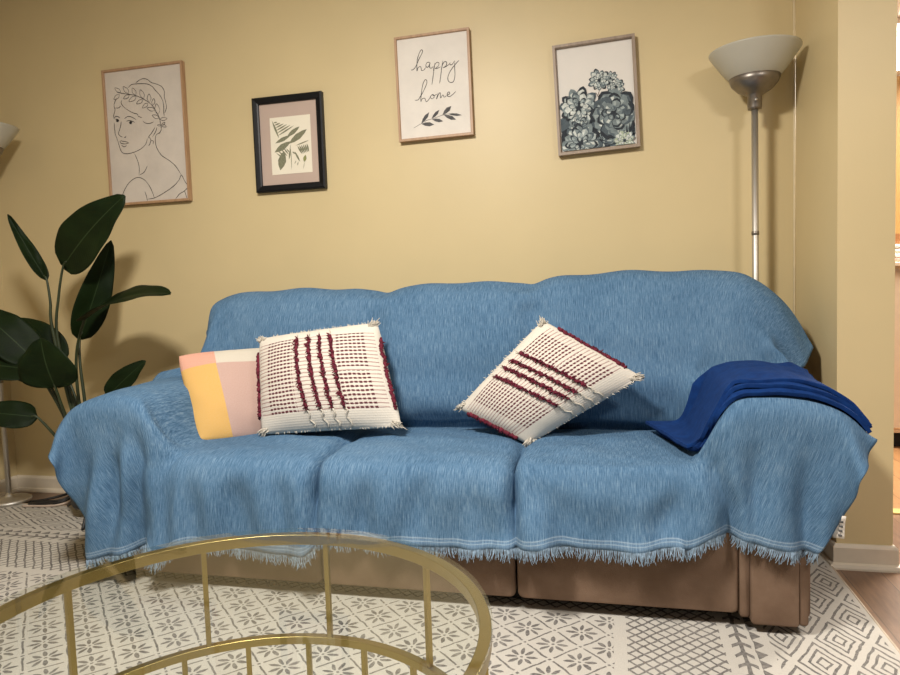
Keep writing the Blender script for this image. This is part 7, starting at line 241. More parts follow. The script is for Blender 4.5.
-19,0,1,-1,0,-5,-8,-7,-4,-1,0,0,0,-1,0,1,-1,1,0,1,0,0,-1,-1,1,20,24,0,0,0,0,0,0,0,0,0,0,0,-1,-2,0,-3,-1,-1,1,1,1,2,1,-3,-3,3,6,-1,-5,1,5,4,0,-2,-3,-1,-1,0,0,1,0,-1,-2,-2,-1,-1,0,2,1,1,1,1,-1,0,0,0,2,1,1,-1,-1,2,5,-4,-1,1,2,1,-3,-1,5,3,-7,-10,-3,4,2,2,1,1,1,0,0,0,0,0,0,0,-5,-23,29,2,0,1,-4,-1,1,2,-1,-2,-4,-2,0,1,4,1,-2,0,1,-1,1,0,0,1,1,2,
-17,0,-2,-4,-5,-6,-6,-3,-1,0,-1,1,-1,1,-1,0,0,1,-1,1,0,0,-1,0,0,17,29,-1,0,0,0,0,0,0,0,0,1,1,0,0,-3,-3,-1,-1,0,0,0,1,1,-1,-3,-1,4,2,-8,3,5,8,0,-2,-1,-1,-1,1,0,1,0,-1,-1,-2,-2,-1,-1,0,0,1,1,0,0,-2,-1,1,0,3,2,-4,0,5,5,-3,0,3,1,-4,-1,6,5,-4,-10,-4,3,1,-1,1,1,1,-1,1,0,0,0,0,0,0,-3,-14,27,-24,2,12,3,1,-2,-5,-4,-2,-2,0,0,2,1,0,1,2,1,0,1,0,1,2,4,5,
-15,-3,-5,-7,-6,-5,-2,-1,0,0,0,-1,1,-1,0,0,1,-1,1,-1,1,-1,1,-1,1,14,35,-5,0,0,0,0,0,0,0,0,1,1,1,0,0,-2,-2,-1,-1,0,0,-1,1,0,-2,-4,1,0,-7,4,3,9,1,1,0,-1,0,-1,2,0,1,1,-1,-2,-2,-2,-2,0,0,1,1,-1,-1,-1,-1,-2,1,1,2,-4,0,0,6,1,2,2,-4,-3,6,7,-1,-8,-2,3,1,-1,-1,-1,1,0,1,-1,0,0,0,0,0,0,-1,-2,3,-26,-2,7,5,1,-2,-2,-1,-1,1,0,0,1,1,2,1,3,2,0,0,3,4,3,3,8,
-16,-8,-8,-5,-5,-1,0,-1,0,-1,1,0,-1,1,0,0,-1,0,0,1,0,0,-1,0,3,11,32,-1,0,0,0,0,0,0,0,0,1,1,2,0,1,-1,-2,-1,-1,1,0,-1,-1,0,0,-4,-3,-1,-3,0,-2,9,5,1,0,-1,0,0,0,2,2,1,0,-1,-1,-2,-1,-1,1,0,0,-1,-1,-1,-2,-1,-1,0,1,-4,0,-2,5,5,3,-5,-5,5,7,1,-7,-1,5,3,0,-2,-1,0,-1,0,0,0,0,0,0,0,0,0,-1,9,-24,-13,-1,-2,0,0,1,0,0,-1,0,0,0,0,1,1,3,3,2,1,0,-2,1,0,0,-7,
-22,-11,-5,-3,-1,-1,-1,0,0,0,0,0,0,-1,0,0,1,0,0,0,0,1,0,1,2,8,25,7,0,0,0,0,0,0,0,0,0,1,0,1,1,0,0,0,-1,-1,1,2,-1,-1,-1,-1,-6,0,-1,-2,-3,7,4,2,-1,-2,-2,1,0,2,1,2,2,0,0,-1,-1,-1,0,1,0,1,0,-2,-2,-2,-2,0,-1,-4,2,-3,3,7,-3,-6,2,6,0,-8,0,6,5,1,0,-1,0,-1,1,0,0,-1,0,0,0,0,0,0,0,9,-47,2,2,2,-1,-3,-2,0,-1,0,0,0,-1,0,1,0,1,1,4,7,3,1,-2,-1,-2,-2,
-40,1,-2,-1,-1,0,-1,1,-1,0,0,0,0,0,0,0,-1,1,0,0,0,1,0,-1,4,7,5,23,5,0,0,0,0,0,-1,-1,-1,0,-1,2,1,1,-1,0,0,0,1,1,2,0,-1,-1,-3,-2,3,-3,-5,4,2,-3,-1,0,0,0,1,1,2,2,2,1,0,-1,0,0,0,1,1,2,0,0,-1,-3,-1,-1,-1,-2,-1,-3,0,5,-4,0,5,-2,-9,-1,5,5,1,2,0,1,-1,1,0,1,0,0,-1,0,0,0,0,0,0,4,-59,13,3,1,-1,-1,-1,0,0,0,-1,0,0,1,-1,1,0,1,1,4,7,5,2,1,-1,-2,
-40,0,-1,-1,0,-2,1,-1,0,0,0,0,0,0,0,0,1,0,1,-1,1,0,-1,-1,4,8,6,5,18,-5,-3,2,7,2,-2,-6,-1,1,-1,0,1,2,-2,0,2,-2,-2,2,0,3,2,1,0,0,2,-6,-2,3,0,1,0,1,-2,-1,0,-1,2,2,1,1,0,1,-1,0,0,0,3,1,2,0,0,-1,-1,0,0,-1,-1,-2,-5,0,4,4,-2,-9,-4,2,3,2,2,1,1,0,1,0,1,0,0,0,0,0,0,0,0,0,0,-4,-54,16,0,1,0,0,0,-1,1,0,0,-1,1,-1,1,0,0,0,1,1,3,7,6,3,1,1,
-39,-2,0,-1,-2,1,-1,0,0,0,0,0,0,0,0,0,1,0,1,2,-1,-1,-2,2,5,5,6,5,8,7,3,0,-3,-1,5,0,-5,-3,-1,1,0,1,2,-2,0,-1,-2,-1,0,0,2,3,0,2,5,2,7,-5,-5,1,2,0,0,-2,-3,0,-2,0,1,1,1,-1,0,-2,-1,0,0,2,1,3,1,1,-1,-1,0,1,-3,2,-4,0,9,0,-8,-5,1,2,-1,0,2,2,1,1,-1,1,-1,1,0,1,0,0,0,0,0,0,2,-11,-33,1,-1,0,1,0,0,0,-1,0,0,1,0,0,0,0,0,0,0,0,2,3,6,7,5,3,
-40,-1,-1,-1,0,-1,0,0,1,0,-1,0,0,0,0,0,0,1,0,0,1,0,0,2,5,4,3,4,8,14,3,-2,-6,-5,1,6,3,-3,-2,-3,-5,0,4,1,-4,-1,1,-3,0,1,-1,0,1,6,20,5,-4,-13,-5,0,1,0,0,-1,-1,-3,-2,-1,-1,2,1,1,0,0,-1,-1,-1,-1,2,2,2,1,1,-1,2,4,-5,-2,-3,5,6,0,-2,2,0,-3,-2,-2,-2,0,0,0,-1,-2,1,2,6,3,1,0,0,0,0,0,1,-20,1,-24,0,1,0,0,0,0,0,0,0,0,0,0,0,0,0,0,1,0,0,0,3,5,8,9,
-41,-1,-1,-1,1,0,0,0,-1,0,0,0,0,0,0,1,0,0,0,0,1,-1,0,4,4,0,-1,3,0,5,0,2,4,2,-7,1,3,0,-2,-1,1,2,0,-1,-1,1,0,0,1,-1,-1,-1,0,5,25,21,-13,-21,-3,3,1,2,1,0,-1,-1,-1,-2,0,0,1,1,1,0,-1,-2,-2,0,-1,0,1,1,0,-1,0,11,1,-20,-2,9,4,0,4,3,1,0,0,-2,-1,-1,1,0,2,0,-1,-1,-2,1,4,1,0,0,1,0,-17,-12,14,-36,9,0,0,0,0,0,0,0,0,0,0,0,1,0,0,0,-1,0,0,1,1,2,4,8,
-42,0,-1,0,-1,0,0,0,0,0,0,0,0,0,1,0,0,0,0,1,0,-1,0,3,1,-1,-1,0,0,2,2,1,0,4,-1,-2,-4,0,2,2,-1,1,-1,0,1,0,-1,0,0,-1,2,0,-1,0,14,15,0,-10,-1,0,2,1,1,1,1,0,0,0,0,0,0,1,-1,0,-1,0,-1,-2,-1,-1,-1,0,-1,-2,1,17,28,-4,-14,-15,-1,3,4,3,2,0,0,1,0,1,0,1,0,0,0,-1,-1,0,-2,1,0,-1,-8,-12,-2,-6,-6,-2,-6,0,0,0,0,0,0,0,0,0,0,0,0,0,0,1,0,0,0,0,0,1,1,-1,
-42,-1,0,0,0,0,0,0,0,-1,0,0,1,0,0,0,0,0,1,1,-2,0,0,1,2,-2,-1,0,-2,2,4,0,-2,1,2,-2,-3,0,3,0,-1,-1,0,0,-1,0,0,0,0,0,-1,0,2,1,11,3,1,-1,2,0,-2,0,0,0,0,0,0,0,0,0,0,0,0,0,0,-1,1,0,0,0,0,0,-1,-1,0,10,17,8,-14,-11,-3,-1,-1,1,0,0,1,1,1,1,1,0,1,1,-1,1,-1,-1,1,3,5,-3,-6,-4,3,-4,-8,-3,-7,0,0,0,0,0,0,0,0,0,0,1,-1,1,0,-1,1,0,0,0,1,0,0,0,
-43,0,0,0,0,-1,0,0,0,1,0,0,-1,1,-1,0,0,1,1,0,0,-2,1,1,0,0,-1,-3,0,0,1,1,0,-1,1,0,-1,0,0,-1,0,0,0,-1,1,0,0,0,-1,1,0,-1,0,3,2,21,-14,-5,2,0,0,-1,0,0,0,1,-1,0,0,0,-1,0,1,-1,0,1,-1,0,0,1,0,0,0,0,-1,8,22,-13,-6,0,-3,3,-1,-2,-1,-1,-1,-3,0,-1,1,0,-1,-1,1,-1,0,0,1,2,2,3,1,2,4,0,-5,-6,-5,0,1,-1,0,-1,1,0,0,0,0,0,1,-1,1,0,-1,1,0,1,-1,0,1,1,
-43,0,-1,0,0,1,0,-1,0,0,0,0,1,-1,1,0,0,1,1,-2,0,0,0,1,0,-1,-2,-1,-1,-1,0,0,2,-1,0,0,2,0,-1,-1,-1,0,0,0,0,0,0,0,0,0,0,0,1,0,1,0,0,3,0,0,0,0,0,0,0,-1,1,0,0,-1,1,0,-1,1,0,0,0,0,1,-1,0,0,0,0,1,0,0,8,-5,-1,-1,4,5,-2,-3,-1,-1,-1,-1,0,-1,0,0,0,-1,-1,0,0,1,2,1,1,3,1,2,2,-1,-5,-3,-1,0,0,0,1,-1,0,0,0,0,0,0,1,0,0,0,0,0,0,0,1,0,0,
-43,-1,1,0,0,-1,0,1,0,-1,1,0,-1,1,0,0,1,1,-2,0,0,0,1,0,-1,-2,-1,0,-2,0,0,0,0,-1,0,1,1,-1,-1,0,0,1,-1,1,0,-1,1,0,-1,1,0,0,0,0,0,1,1,1,1,-1,0,-1,0,1,0,0,0,-1,0,1,0,0,0,0,1,-1,1,0,0,0,0,1,1,0,1,-1,-2,1,1,0,-1,0,2,0,-1,0,0,1,-1,0,0,0,0,0,0,0,0,0,1,-1,0,2,1,1,2,3,1,-3,-4,-1,0,0,-1,0,0,0,0,0,0,0,0,1,-1,1,0,0,0,0,1,-1,1,0,
-44,1,0,-1,0,1,0,-1,0,1,-1,1,0,0,-1,1,2,-1,0,-1,-1,1,1,0,-1,-1,-2,-1,0,-2,0,1,-1,1,0,0,0,0,0,0,0,-1,0,0,0,1,-1,0,1,-1,0,1,0,1,1,0,-1,1,-1,0,0,1,0,-1,0,0,0,0,0,0,0,0,1,-1,0,1,0,0,0,1,0,0,1,1,1,0,-3,-2,1,0,1,1,1,-1,-1,-1,0,0,1,0,-1,1,0,1,0,1,0,0,-1,-2,1,1,3,2,1,2,2,-1,-4,-2,0,0,1,-1,0,0,0,0,0,0,1,-1,1,0,1,-1,1,-1,0,1,-1,1,
-43,-1,0,1,-1,0,0,1,-1,0,1,-1,0,0,2,0,0,0,-1,0,1,-1,1,1,-2,-2,-2,-1,0,0,0,-1,1,-1,0,0,0,1,-1,0,0,0,1,-1,0,0,0,0,0,0,0,1,0,1,3,2,-3,-1,0,0,-1,0,-1,0,0,0,0,1,0,0,0,0,-1,1,0,0,0,0,0,0,1,0,-1,1,1,1,-2,0,0,1,2,-1,-1,1,-1,0,-2,1,0,-1,0,0,0,0,1,-1,1,0,-1,1,-1,2,1,2,2,2,2,0,-3,-2,0,0,0,1,-1,0,0,0,0,1,-1,0,1,0,0,0,0,1,-1,0,1,0,
-44,1,0,-1,1,-1,0,0,1,0,-1,0,1,0,0,2,-1,-1,-1,2,-1,1,0,1,-1,-3,-2,-1,-1,0,0,1,0,0,0,-1,1,-1,1,0,0,0,-1,1,0,0,0,-1,0,1,0,-1,0,2,4,2,-2,-2,-1,-1,0,0,0,0,0,0,0,0,0,0,-1,0,1,0,0,0,-1,1,0,0,0,0,0,0,1,1,3,-1,-1,0,-1,0,1,-1,1,-2,0,-1,0,0,0,0,0,0,0,1,-1,1,0,-1,1,2,2,1,1,3,0,0,-1,-2,-2,1,0,0,1,0,0,0,0,-1,0,1,-1,1,0,1,-1,0,1,0,-1,0,
-43,-1,0,0,0,1,-1,0,0,0,0,1,-1,1,1,0,-1,0,1,0,1,-1,0,-1,-1,-2,-1,-1,0,-1,1,0,0,0,-1,1,-1,1,-1,0,0,0,1,-1,0,0,0,1,0,-1,0,0,1,0,3,5,-3,-3,0,0,0,-1,0,0,0,0,0,-1,0,0,1,0,0,0,-1,0,1,0,0,0,-1,0,1,0,0,4,4,-1,-1,-3,-1,1,-1,1,-1,0,-1,0,-1,0,0,-1,1,0,0,0,1,-1,1,2,1,-1,0,3,2,1,2,-1,-2,-2,0,0,0,0,0,0,0,0,0,0,1,-1,1,-1,1,0,1,-1,0,0,1,0,
-44,0,0,0,0,0,0,0,0,0,0,0,1,1,0,-1,0,-1,2,1,0,0,1,-2,-2,-3,-1,0,-1,1,-1,1,0,-1,1,-1,1,-1,1,0,0,0,-1,1,-1,0,0,0,0,0,0,1,0,0,1,3,0,-1,-1,0,0,0,0,-1,0,0,-1,1,0,0,0,0,-1,0,1,0,0,0,0,0,1,0,0,0,2,4,6,-3,-6,-2,0,0,0,0,1,0,-1,-1,0,-1,0,1,-1,0,1,1,0,2,2,2,2,-4,-2,1,3,1,1,0,-1,-2,-1,0,0,0,0,0,0,0,1,0,-1,1,-1,1,0,0,0,1,0,-1,0,0,
-44,0,0,0,0,-1,1,0,0,0,1,0,1,0,0,-1,-1,2,0,1,2,1,-1,-2,-2,-2,-2,-2,0,0,1,0,0,0,-1,1,-1,1,0,-1,0,0,1,-1,1,0,0,0,0,0,0,0,0,1,0,0,1,-1,0,0,0,0,1,0,-1,0,0,0,0,0,0,-1,1,0,0,0,0,0,0,0,1,1,1,3,3,3,-1,-5,-4,-2,1,1,1,0,-1,0,0,0,-1,1,0,-1,1,0,0,1,2,1,2,2,0,0,-4,-2,1,2,2,1,-1,-2,-1,0,0,0,1,0,0,0,-1,0,1,-1,1,0,-1,1,0,0,0,1,0,0,
-44,0,0,0,0,0,0,0,0,0,0,0,1,0,1,-1,0,0,1,0,6,-1,4,-9,0,-5,-4,3,3,-1,-2,0,0,0,0,-1,1,-1,0,1,0,0,-1,1,-1,0,0,0,0,0,1,0,0,-3,2,3,1,1,-3,0,0,1,-1,0,1,-1,1,-1,0,0,0,1,-1,1,0,0,0,1,0,1,1,1,2,3,2,-4,-4,-3,-1,1,0,0,3,-1,-2,0,1,-1,1,-1,0,1,0,1,1,1,1,1,0,0,3,1,-3,-7,3,2,2,2,-1,0,-1,-2,0,0,0,0,0,0,0,1,-1,1,-1,0,1,0,0,0,0,0,0,0]

# ------------------------------------------------------------------ helpers
class MB:
    """collects geometry for ONE mesh object (world coordinates)"""
    def __init__(self): self.v=[]; self.f=[]; self.m=[]; self.uv=[]
    def add(self, vs, fs, mi=0, uvs=None):
        o=len(self.v); self.v+= [tuple(p) for p in vs]
        self.uv += uvs if uvs else [(0,0)]*len(vs)
        for f in fs: self.f.append(tuple(i+o for i in f)); self.m.append(mi)
    def box(self, a, b, mi=0):
        V=[(x,y,z) for x in (a[0],b[0]) for y in (a[1],b[1]) for z in (a[2],b[2])]
        self.add(V,[(0,1,3,2),(4,6,7,5),(0,4,5,1),(2,3,7,6),(0,2,6,4),(1,5,7,3)],mi)
    def tube(self, pts, r, n=8, mi=0, cap=True):
        P=[Vector(p) for p in pts]; R=r if isinstance(r,(list,tuple)) else [r]*len(P)
        t0=(P[1]-P[0]).normalized(); up=Vector((0,0,1)) if abs(t0.z)<.9 else Vector((1,0,0))
        nrm=t0.cross(up).normalized(); V=[]; F=[]
        for i,p in enumerate(P):
            t=(P[min(i+1,len(P)-1)]-P[max(i-1,0)]).normalized()
            nrm=(nrm-t*nrm.dot(t)).normalized(); b=t.cross(nrm)
            for k in range(n):
                a=2*PI*k/n; V.append(p+(nrm*math.cos(a)+b*math.sin(a))*R[i])
        for i in range(len(P)-1):
            for k in range(n): F.append((i*n+k,i*n+(k+1)%n,(i+1)*n+(k+1)%n,(i+1)*n+k))
        if cap: F+= [tuple(range(n))[::-1], tuple((len(P)-1)*n+k for k in range(n))]
        self.add(V,F,mi)
    def lathe(self, prof, c, n=40, mi=0, closed=False):
        V=[]; F=[]; m=len(prof)
        for k in range(n):
            a=2*PI*k/n
            for r,z in prof: V.append((c[0]+r*math.cos(a),c[1]+r*math.sin(a),c[2]+z))
        mm=m if closed else m-1
        for k in range(n):
            for i in range(mm):
                F.append((k*m+i,((k+1)%n)*m+i,((k+1)%n)*m+(i+1)%m,k*m+(i+1)%m))
        self.add(V,F,mi)
    def build(self, name, mats, parent=None, smooth=True, bevel=0, sub=0, solid=0, autos=None, kind=None, label=None):
        org = Vector(parent['_o']) if parent is not None else Vector((0,0,0))
        me=bpy.data.meshes.new(name)
        me.from_pydata([tuple(Vector(p)-org) for p in self.v],[],self.f)
        if not isinstance(mats,(list,tuple)): mats=[mats]
        for m in mats: me.materials.append(m)
        for p,mi in zip(me.polygons,self.m): p.material_index=mi; p.use_smooth=smooth
        if any(u!=(0,0) for u in self.uv):
            l=me.uv_layers.new(name='UVMap')
            for lp in me.loops: l.data[lp.index].uv=self.uv[lp.vertex_index]
        bm=bmesh.new(); bm.from_mesh(me); bmesh.ops.recalc_face_normals(bm,faces=bm.faces); bm.to_mesh(me); bm.free()
        o=bpy.data.objects.new(name,me); COL.objects.link(o)
        if parent is not None: o.parent=parent; o['_o']=tuple(org)
        else: o['_o']=(0,0,0)
        if bevel:
            m=o.modifiers.new('bevel','BEVEL'); m.width=bevel; m.segments=3; m.limit_method='ANGLE'
            w=o.modifiers.new('wn','WEIGHTED_NORMAL')
        if sub: m=o.modifiers.new('sub','SUBSURF'); m.levels=sub; m.render_levels=sub
        if solid: m=o.modifiers.new('solid','SOLIDIFY'); m.thickness=solid; m.offset=0
        if kind: o['kind']=kind
        if label: o['label']=label
        return o
def thing(name,label,cat,loc=(0,0,0),group=None):
    o=bpy.data.objects.new(name,None); COL.objects.link(o); o.location=loc; o['_o']=tuple(loc)
    o.empty_display_size=.05
    tag(o,label,cat,group); return o
def tag(o,label,cat,group=None):
    o['label']=label; o['category']=cat
    if group: o['group']=group
    return o
def struct(o): o['kind']='structure'; return o
def dup(root,loc,label):
    r=root.copy(); COL.objects.link(r); r.location=loc; r['label']=label; r['_o']=tuple(loc)
    for ch in list(root.children):
        c=ch.copy(); COL.objects.link(c); c.parent=r
        for g in list(ch.children):
            d=g.copy(); COL.objects.link(d); d.parent=c
    return r
def smooth_line(pts,n=6):
    """Catmull-Rom through the points"""
    P=[Vector(p) for p in pts]
    if len(P)<3: return P
    Q=[2*P[0]-P[1]]+P+[2*P[-1]-P[-2]]; out=[]
    for i in range(1,len(Q)-2):
        a,b,c,d=Q[i-1:i+3]
        for k in range(n):
            t=k/n; out.append(.5*((2*b)+(c-a)*t+(2*a-5*b+4*c-d)*t*t+(3*b-a-3*c+d)*t**3))
    return out+[P[-1]]
def ss(a,b,x):
    t=min(1,max(0,(x-a)/(b-a))); return t*t*(3-2*t)

# ------------------------------------------------------------------ node maths
class X:
    def __init__(s,nt,k): s.nt=nt; s.k=k
    def _op(s,op,*a):
        n=s.nt.nodes.new('ShaderNodeMath'); n.operation=op
        for i,v in enumerate((s,)+a):
            if isinstance(v,X): s.nt.links.new(v.k,n.inputs[i])
            else: n.inputs[i].default_value=v
        return X(s.nt,n.outputs[0])
    def __add__(s,o): return s._op('ADD',o)
    __radd__=__add__
    def __sub__(s,o): return s._op('SUBTRACT',o)
    def __rsub__(s,o): return (s*-1)+o
    def __mul__(s,o): return s._op('MULTIPLY',o)
    __rmul__=__mul__
    def __truediv__(s,o): return s._op('DIVIDE',o)
    def __lt__(s,o): return s._op('LESS_THAN',o)
    def __gt__(s,o): return s._op('GREATER_THAN',o)
    def fr(s): return s._op('FRACT')
    def abs(s): return s._op('ABSOLUTE')
    def min(s,o): return s._op('MINIMUM',o)
    def max(s,o): return s._op('MAXIMUM',o)
    def clamp(s):
        r=s._op('ADD',0.0); r.k.node.use_clamp=True; return r
    def between(s,a,b): return (s>a)*(s<b)
    def mix(s,a,b): return a*(1-s)+b*s        # s is the factor
class Mat:
    def __init__(s,name,col=(.8,.8,.8),rough=.6,metal=0,spec=.5):
        m=bpy.data.materials.new(name); m.use_nodes=True; s.m=m; s.nt=m.node_tree
        s.p=s.nt.nodes['Principled BSDF']; s.p.inputs['Base Color'].default_value=(*col,1)
        s.p.inputs['Roughness'].default_value=rough; s.p.inputs['Metallic'].default_value=metal
        s.p.inputs['Specular IOR Level'].default_value=spec
    def n(s,t): return s.nt.nodes.new(t)
    def link(s,a,b): s.nt.links.new(a,b)
    def coord(s,kind='Object'):
        if not hasattr(s,'tc'): s.tc=s.n('ShaderNodeTexCoord')
        return s.tc.outputs[kind]
    def xyz(s,kind='Object'):
        n=s.n('ShaderNodeSeparateXYZ'); s.link(s.coord(kind),n.inputs[0])
        return [X(s.nt,n.outputs[i]) for i in range(3)]
    def noise(s,scale,detail=4,rough=.55,vec=None,stretch=None,kind='Object'):
        n=s.n('ShaderNodeTexNoise'); n.inputs['Scale'].default_value=scale; n.inputs['Detail'].default_value=detail; n.inputs['Roughness'].default_value=rough
        v=vec or s.coord(kind)
        if stretch:
            mp=s.n('ShaderNodeMapping'); mp.inputs['Scale'].default_value=stretch; s.link(v,mp.inputs[0]); v=mp.outputs[0]
        s.link(v,n.inputs['Vector']); return X(s.nt,n.outputs['Fac'])
    def ramp(s,fac,stops):
        n=s.n('ShaderNodeValToRGB'); s.link(fac.k,n.inputs[0]); cr=n.color_ramp
        while len(cr.elements)<len(stops): cr.elements.new(.5)
        for e,(p,c) in zip(cr.elements,stops): e.position=p; e.color=(*c,1)
        return n.outputs[0]
    def mixc(s,fac,a,b):
        n=s.n('ShaderNodeMix'); n.data_type='RGBA'
        if isinstance(fac,X): s.link(fac.k,n.inputs[0])
        else: n.inputs[0].default_value=fac
        for v,i in ((a,6),(b,7)):
            if isinstance(v,tuple): n.inputs[i].default_value=(*v,1)
            else: s.link(v,n.inputs[i])
        return n.outputs[2]
    def color(s,c): s.link(c,s.p.inputs['Base Color']); return s
    def bump(s,h,strength=.3,dist=.002):
        b=s.n('ShaderNodeBump'); b.inputs['Strength'].default_value=strength; b.inputs['Distance'].default_value=dist
        s.link(h.k,b.inputs['Height']); s.link(b.outputs[0],s.p.inputs['Normal']); return s
def simple(name,col,rough=.6,metal=0,var=.12,scale=30,bump=0,bscale=200,spec=.5):
    M=Mat(name,col,rough,metal,spec)
    f=M.noise(scale)
    M.color(M.ramp(f,[(.3,tuple(c*(1-var) for c in col)),(.7,tuple(min(1,c*(1+var)) for c in col))]))
    if bump: M.bump(M.noise(bscale,3),bump,.002)
    return M.m

# ------------------------------------------------------------------ materials
WALLC=(.635,.512,.285)
def wall_mat(name,col):
    M=Mat(name,col,.42,spec=.35)
    f=M.noise(1.7,3); M.color(M.ramp(f,[(.3,tuple(c*.96 for c in col)),(.7,tuple(c*1.03 for c in col))]))
    a=M.noise(16,4); b=M.noise(130,3)
    M.bump(a*.8+b*.25,.22,.003); return M.m
m_wall=wall_mat('wall_paint',WALLC)
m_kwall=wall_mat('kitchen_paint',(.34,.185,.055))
m_white=simple('ceiling_paint',(.75,.73,.69),.7,var=.02)
m_trim=simple('trim_paint',(.66,.58,.46),.4,var=.06,scale=12)
m_caulk=simple('caulk',(.74,.62,.40),.5,var=.05)

def floor_mat():
    M=Mat('wood_planks',(.2,.12,.07),.32)
    x,y,z=M.xyz()
    br=M.n('ShaderNodeTexBrick'); mp=M.n('ShaderNodeMapping'); mp.inputs['Rotation'].default_value=(0,0,PI/2)
    M.link(M.coord(),mp.inputs[0]); M.link(mp.outputs[0],br.inputs['Vector'])
    br.inputs['Scale'].default_value=1; br.inputs['Brick Width'].default_value=1.1; br.inputs['Row Height'].default_value=.125
    br.inputs['Mortar Size'].default_value=.0016; br.inputs['Color1'].default_value=(.0,.0,.0,1); br.inputs['Color2'].default_value=(1,1,1,1); br.inputs['Mortar'].default_value=(.5,.5,.5,1)
    g=M.noise(9,6,.6,stretch=(6,.7,1)); g2=M.noise(60,4,.6,stretch=(5,.5,1))
    bc=M.n('ShaderNodeSeparateColor'); M.link(br.outputs['Color'],bc.inputs[0]); t=X(M.nt,bc.outputs[0])
    f=(g*.55+g2*.2+t*.25)
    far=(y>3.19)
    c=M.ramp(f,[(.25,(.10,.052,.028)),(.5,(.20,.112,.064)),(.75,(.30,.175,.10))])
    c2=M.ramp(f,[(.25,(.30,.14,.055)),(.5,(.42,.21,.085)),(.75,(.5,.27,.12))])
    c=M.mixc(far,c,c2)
    mo=X(M.nt,br.outputs['Fac'])
    M.color(M.mixc(mo*.7,c,(.04,.025,.015))); M.bump(g2*.3-mo,.25,.002); return M.m
m_floor=floor_mat()

RX,RY=.725,2.76        # far right corner of the rug
def rug_mat():
    M=Mat('patterned_rug',(.7,.66,.59),.95,spec=.1)
    x,y,z=M.xyz()
    wob=M.n('ShaderNodeTexNoise'); wob.inputs['Scale'].default_value=22; wob.inputs['Detail'].default_value=3; M.link(M.coord(),wob.inputs['Vector'])
    sp=M.n('ShaderNodeSeparateColor'); M.link(wob.outputs['Color'],sp.inputs[0])
    x=x+(X(M.nt,sp.outputs[0])-.5)*.014; y=y+(X(M.nt,sp.outputs[1])-.5)*.014
    ex=RX-x; ey=RY-y
    isx=ex<ey; e=ex.min(ey).min(y+.3)
    a=isx.mix(x,y)
    # nested diamonds
    def cell(u,v):
        al=(u+v)*.5; be=(u-v)*.5
        return (al+.5).fr()-.5,(be+.5).fr()-.5
    fa,fb=cell((e-.057)/.0745,(a-1.988)/.13+1)
    d=fa.abs().max(fb.abs())*2
    sq=(d-.80).abs()<.055
    sq=sq.max((d-.50).abs()<.05).max((d-.22).abs()<.05)
    sq=sq*e.between(.016,.318)
    # arrows
    tri=((a/.05).fr()-.5).abs()*2<((e-.335)/.03)
    tri=tri*e.between(.338,.365)
    de=(e-.398).abs()
    fern=(de<.005).max((((a+de*.9)/.052).fr()<.30)*(de<.024))
    arrows=tri.max(fern*e.between(.37,.428))
    # lattice
    p=e/.041; q=a/.041
    l1=((p+q).fr()-.5).abs()<.115; l2=((p-q).fr()-.5).abs()<.115
    lat=l1.max(l2)*e.between(.445,.70)
    # flowers in a diamond grid
    fa,fb=cell((x+.1)/.0775,(y-1.915)/.0785)
    g=((fa.abs()-.5).abs()<.026).max((fb.abs()-.5).abs()<.026)
    near=(fa.abs()>.39)*(fb.abs()>.39)
    dot=(fa.abs()>.465)*(fb.abs()>.465)
    du=(fa+fb)*.0775; dv=(fa-fb)*.0785
    r=(du*du+dv*dv)._op('SQRT'); th=dv._op('ARCTAN2',du)
    k=((th/(2*PI)*8+16.5).fr()-.5).abs()*(2*PI/8)*r
    pet=(k<((r-.006)*.34).min((.049-r)*.42).min(.0058))*r.between(.012,.045)
    fl=pet.max(r<.004)
    flw=(g*(1-near)).max(dot).max(fl)*(e>.735)
    fade=M.noise(90,3); fade2=M.noise(7,3)
    pat=sq.max(arrows).max(lat).max(flw)
    k=pat*((fade*1.7).min(1)*.55+.36)*((fade2*.5+.68).min(1))
    base=M.mixc(M.noise(350,2),(.46,.43,.38),(.60,.565,.505))
    M.color(M.mixc(k,base,(.088,.08,.078)))
    M.bump(M.noise(420,2)+k*-.5,.5,.004); return M.m
m_rug=rug_mat()
m_rugedge=simple('rug_binding',(.52,.43,.33),.9,var=.1)

def denim_mat():
    M=Mat('blue_denim_weave',(.1,.25,.5),.88,spec=.15)
    u,v,_=M.xyz('UV')
    s1=M.noise(1,3,.6,stretch=(400,19,1),kind='UV'); s2=M.noise(1,2,.5,stretch=(800,60,1),kind='UV'); s3=M.noise(3,3,kind='UV')
    s4=M.noise(1,2,.5,stretch=(60,900,1),kind='UV')
    f=s1*.5+s2*.25+s4*.1+s3*.15
    c=M.ramp(f,[(.37,(.036,.084,.158)),(.5,(.082,.166,.274)),(.63,(.178,.278,.385))])
    hem=1-v
    st=((hem-.016).abs()<.0016).max((hem-.026).abs()<.0016)
    zone=(hem<.03)*.10
    k=(st*(s4*.7)).max(zone)
    M.color(M.mixc(k,c,(.48,.58,.66)))
    M.bump(s1+s2*.6+s4*.4+st*.6,.45,.0022)
    return M.m
m_denim=denim_mat()
m_fringe=simple('denim_fringe',(.27,.37,.47),.9,var=.45,scale=90)
def fleece_mat():
    M=Mat('royal_blue_fleece',(.008,.05,.23),.9,spec=.15)
    f=M.noise(40,4); M.color(M.ramp(f,[(.3,(.002,.019,.095)),(.7,(.004,.033,.150))]))
    M.p.inputs['Sheen Weight'].default_value=.08; M.p.inputs['Sheen Tint'].default_value=(.2,.4,1,1)
    M.bump(M.noise(260,3)+M.noise(14,2)*.6,.4,.003); return M.m
m_fleece=fleece_mat()
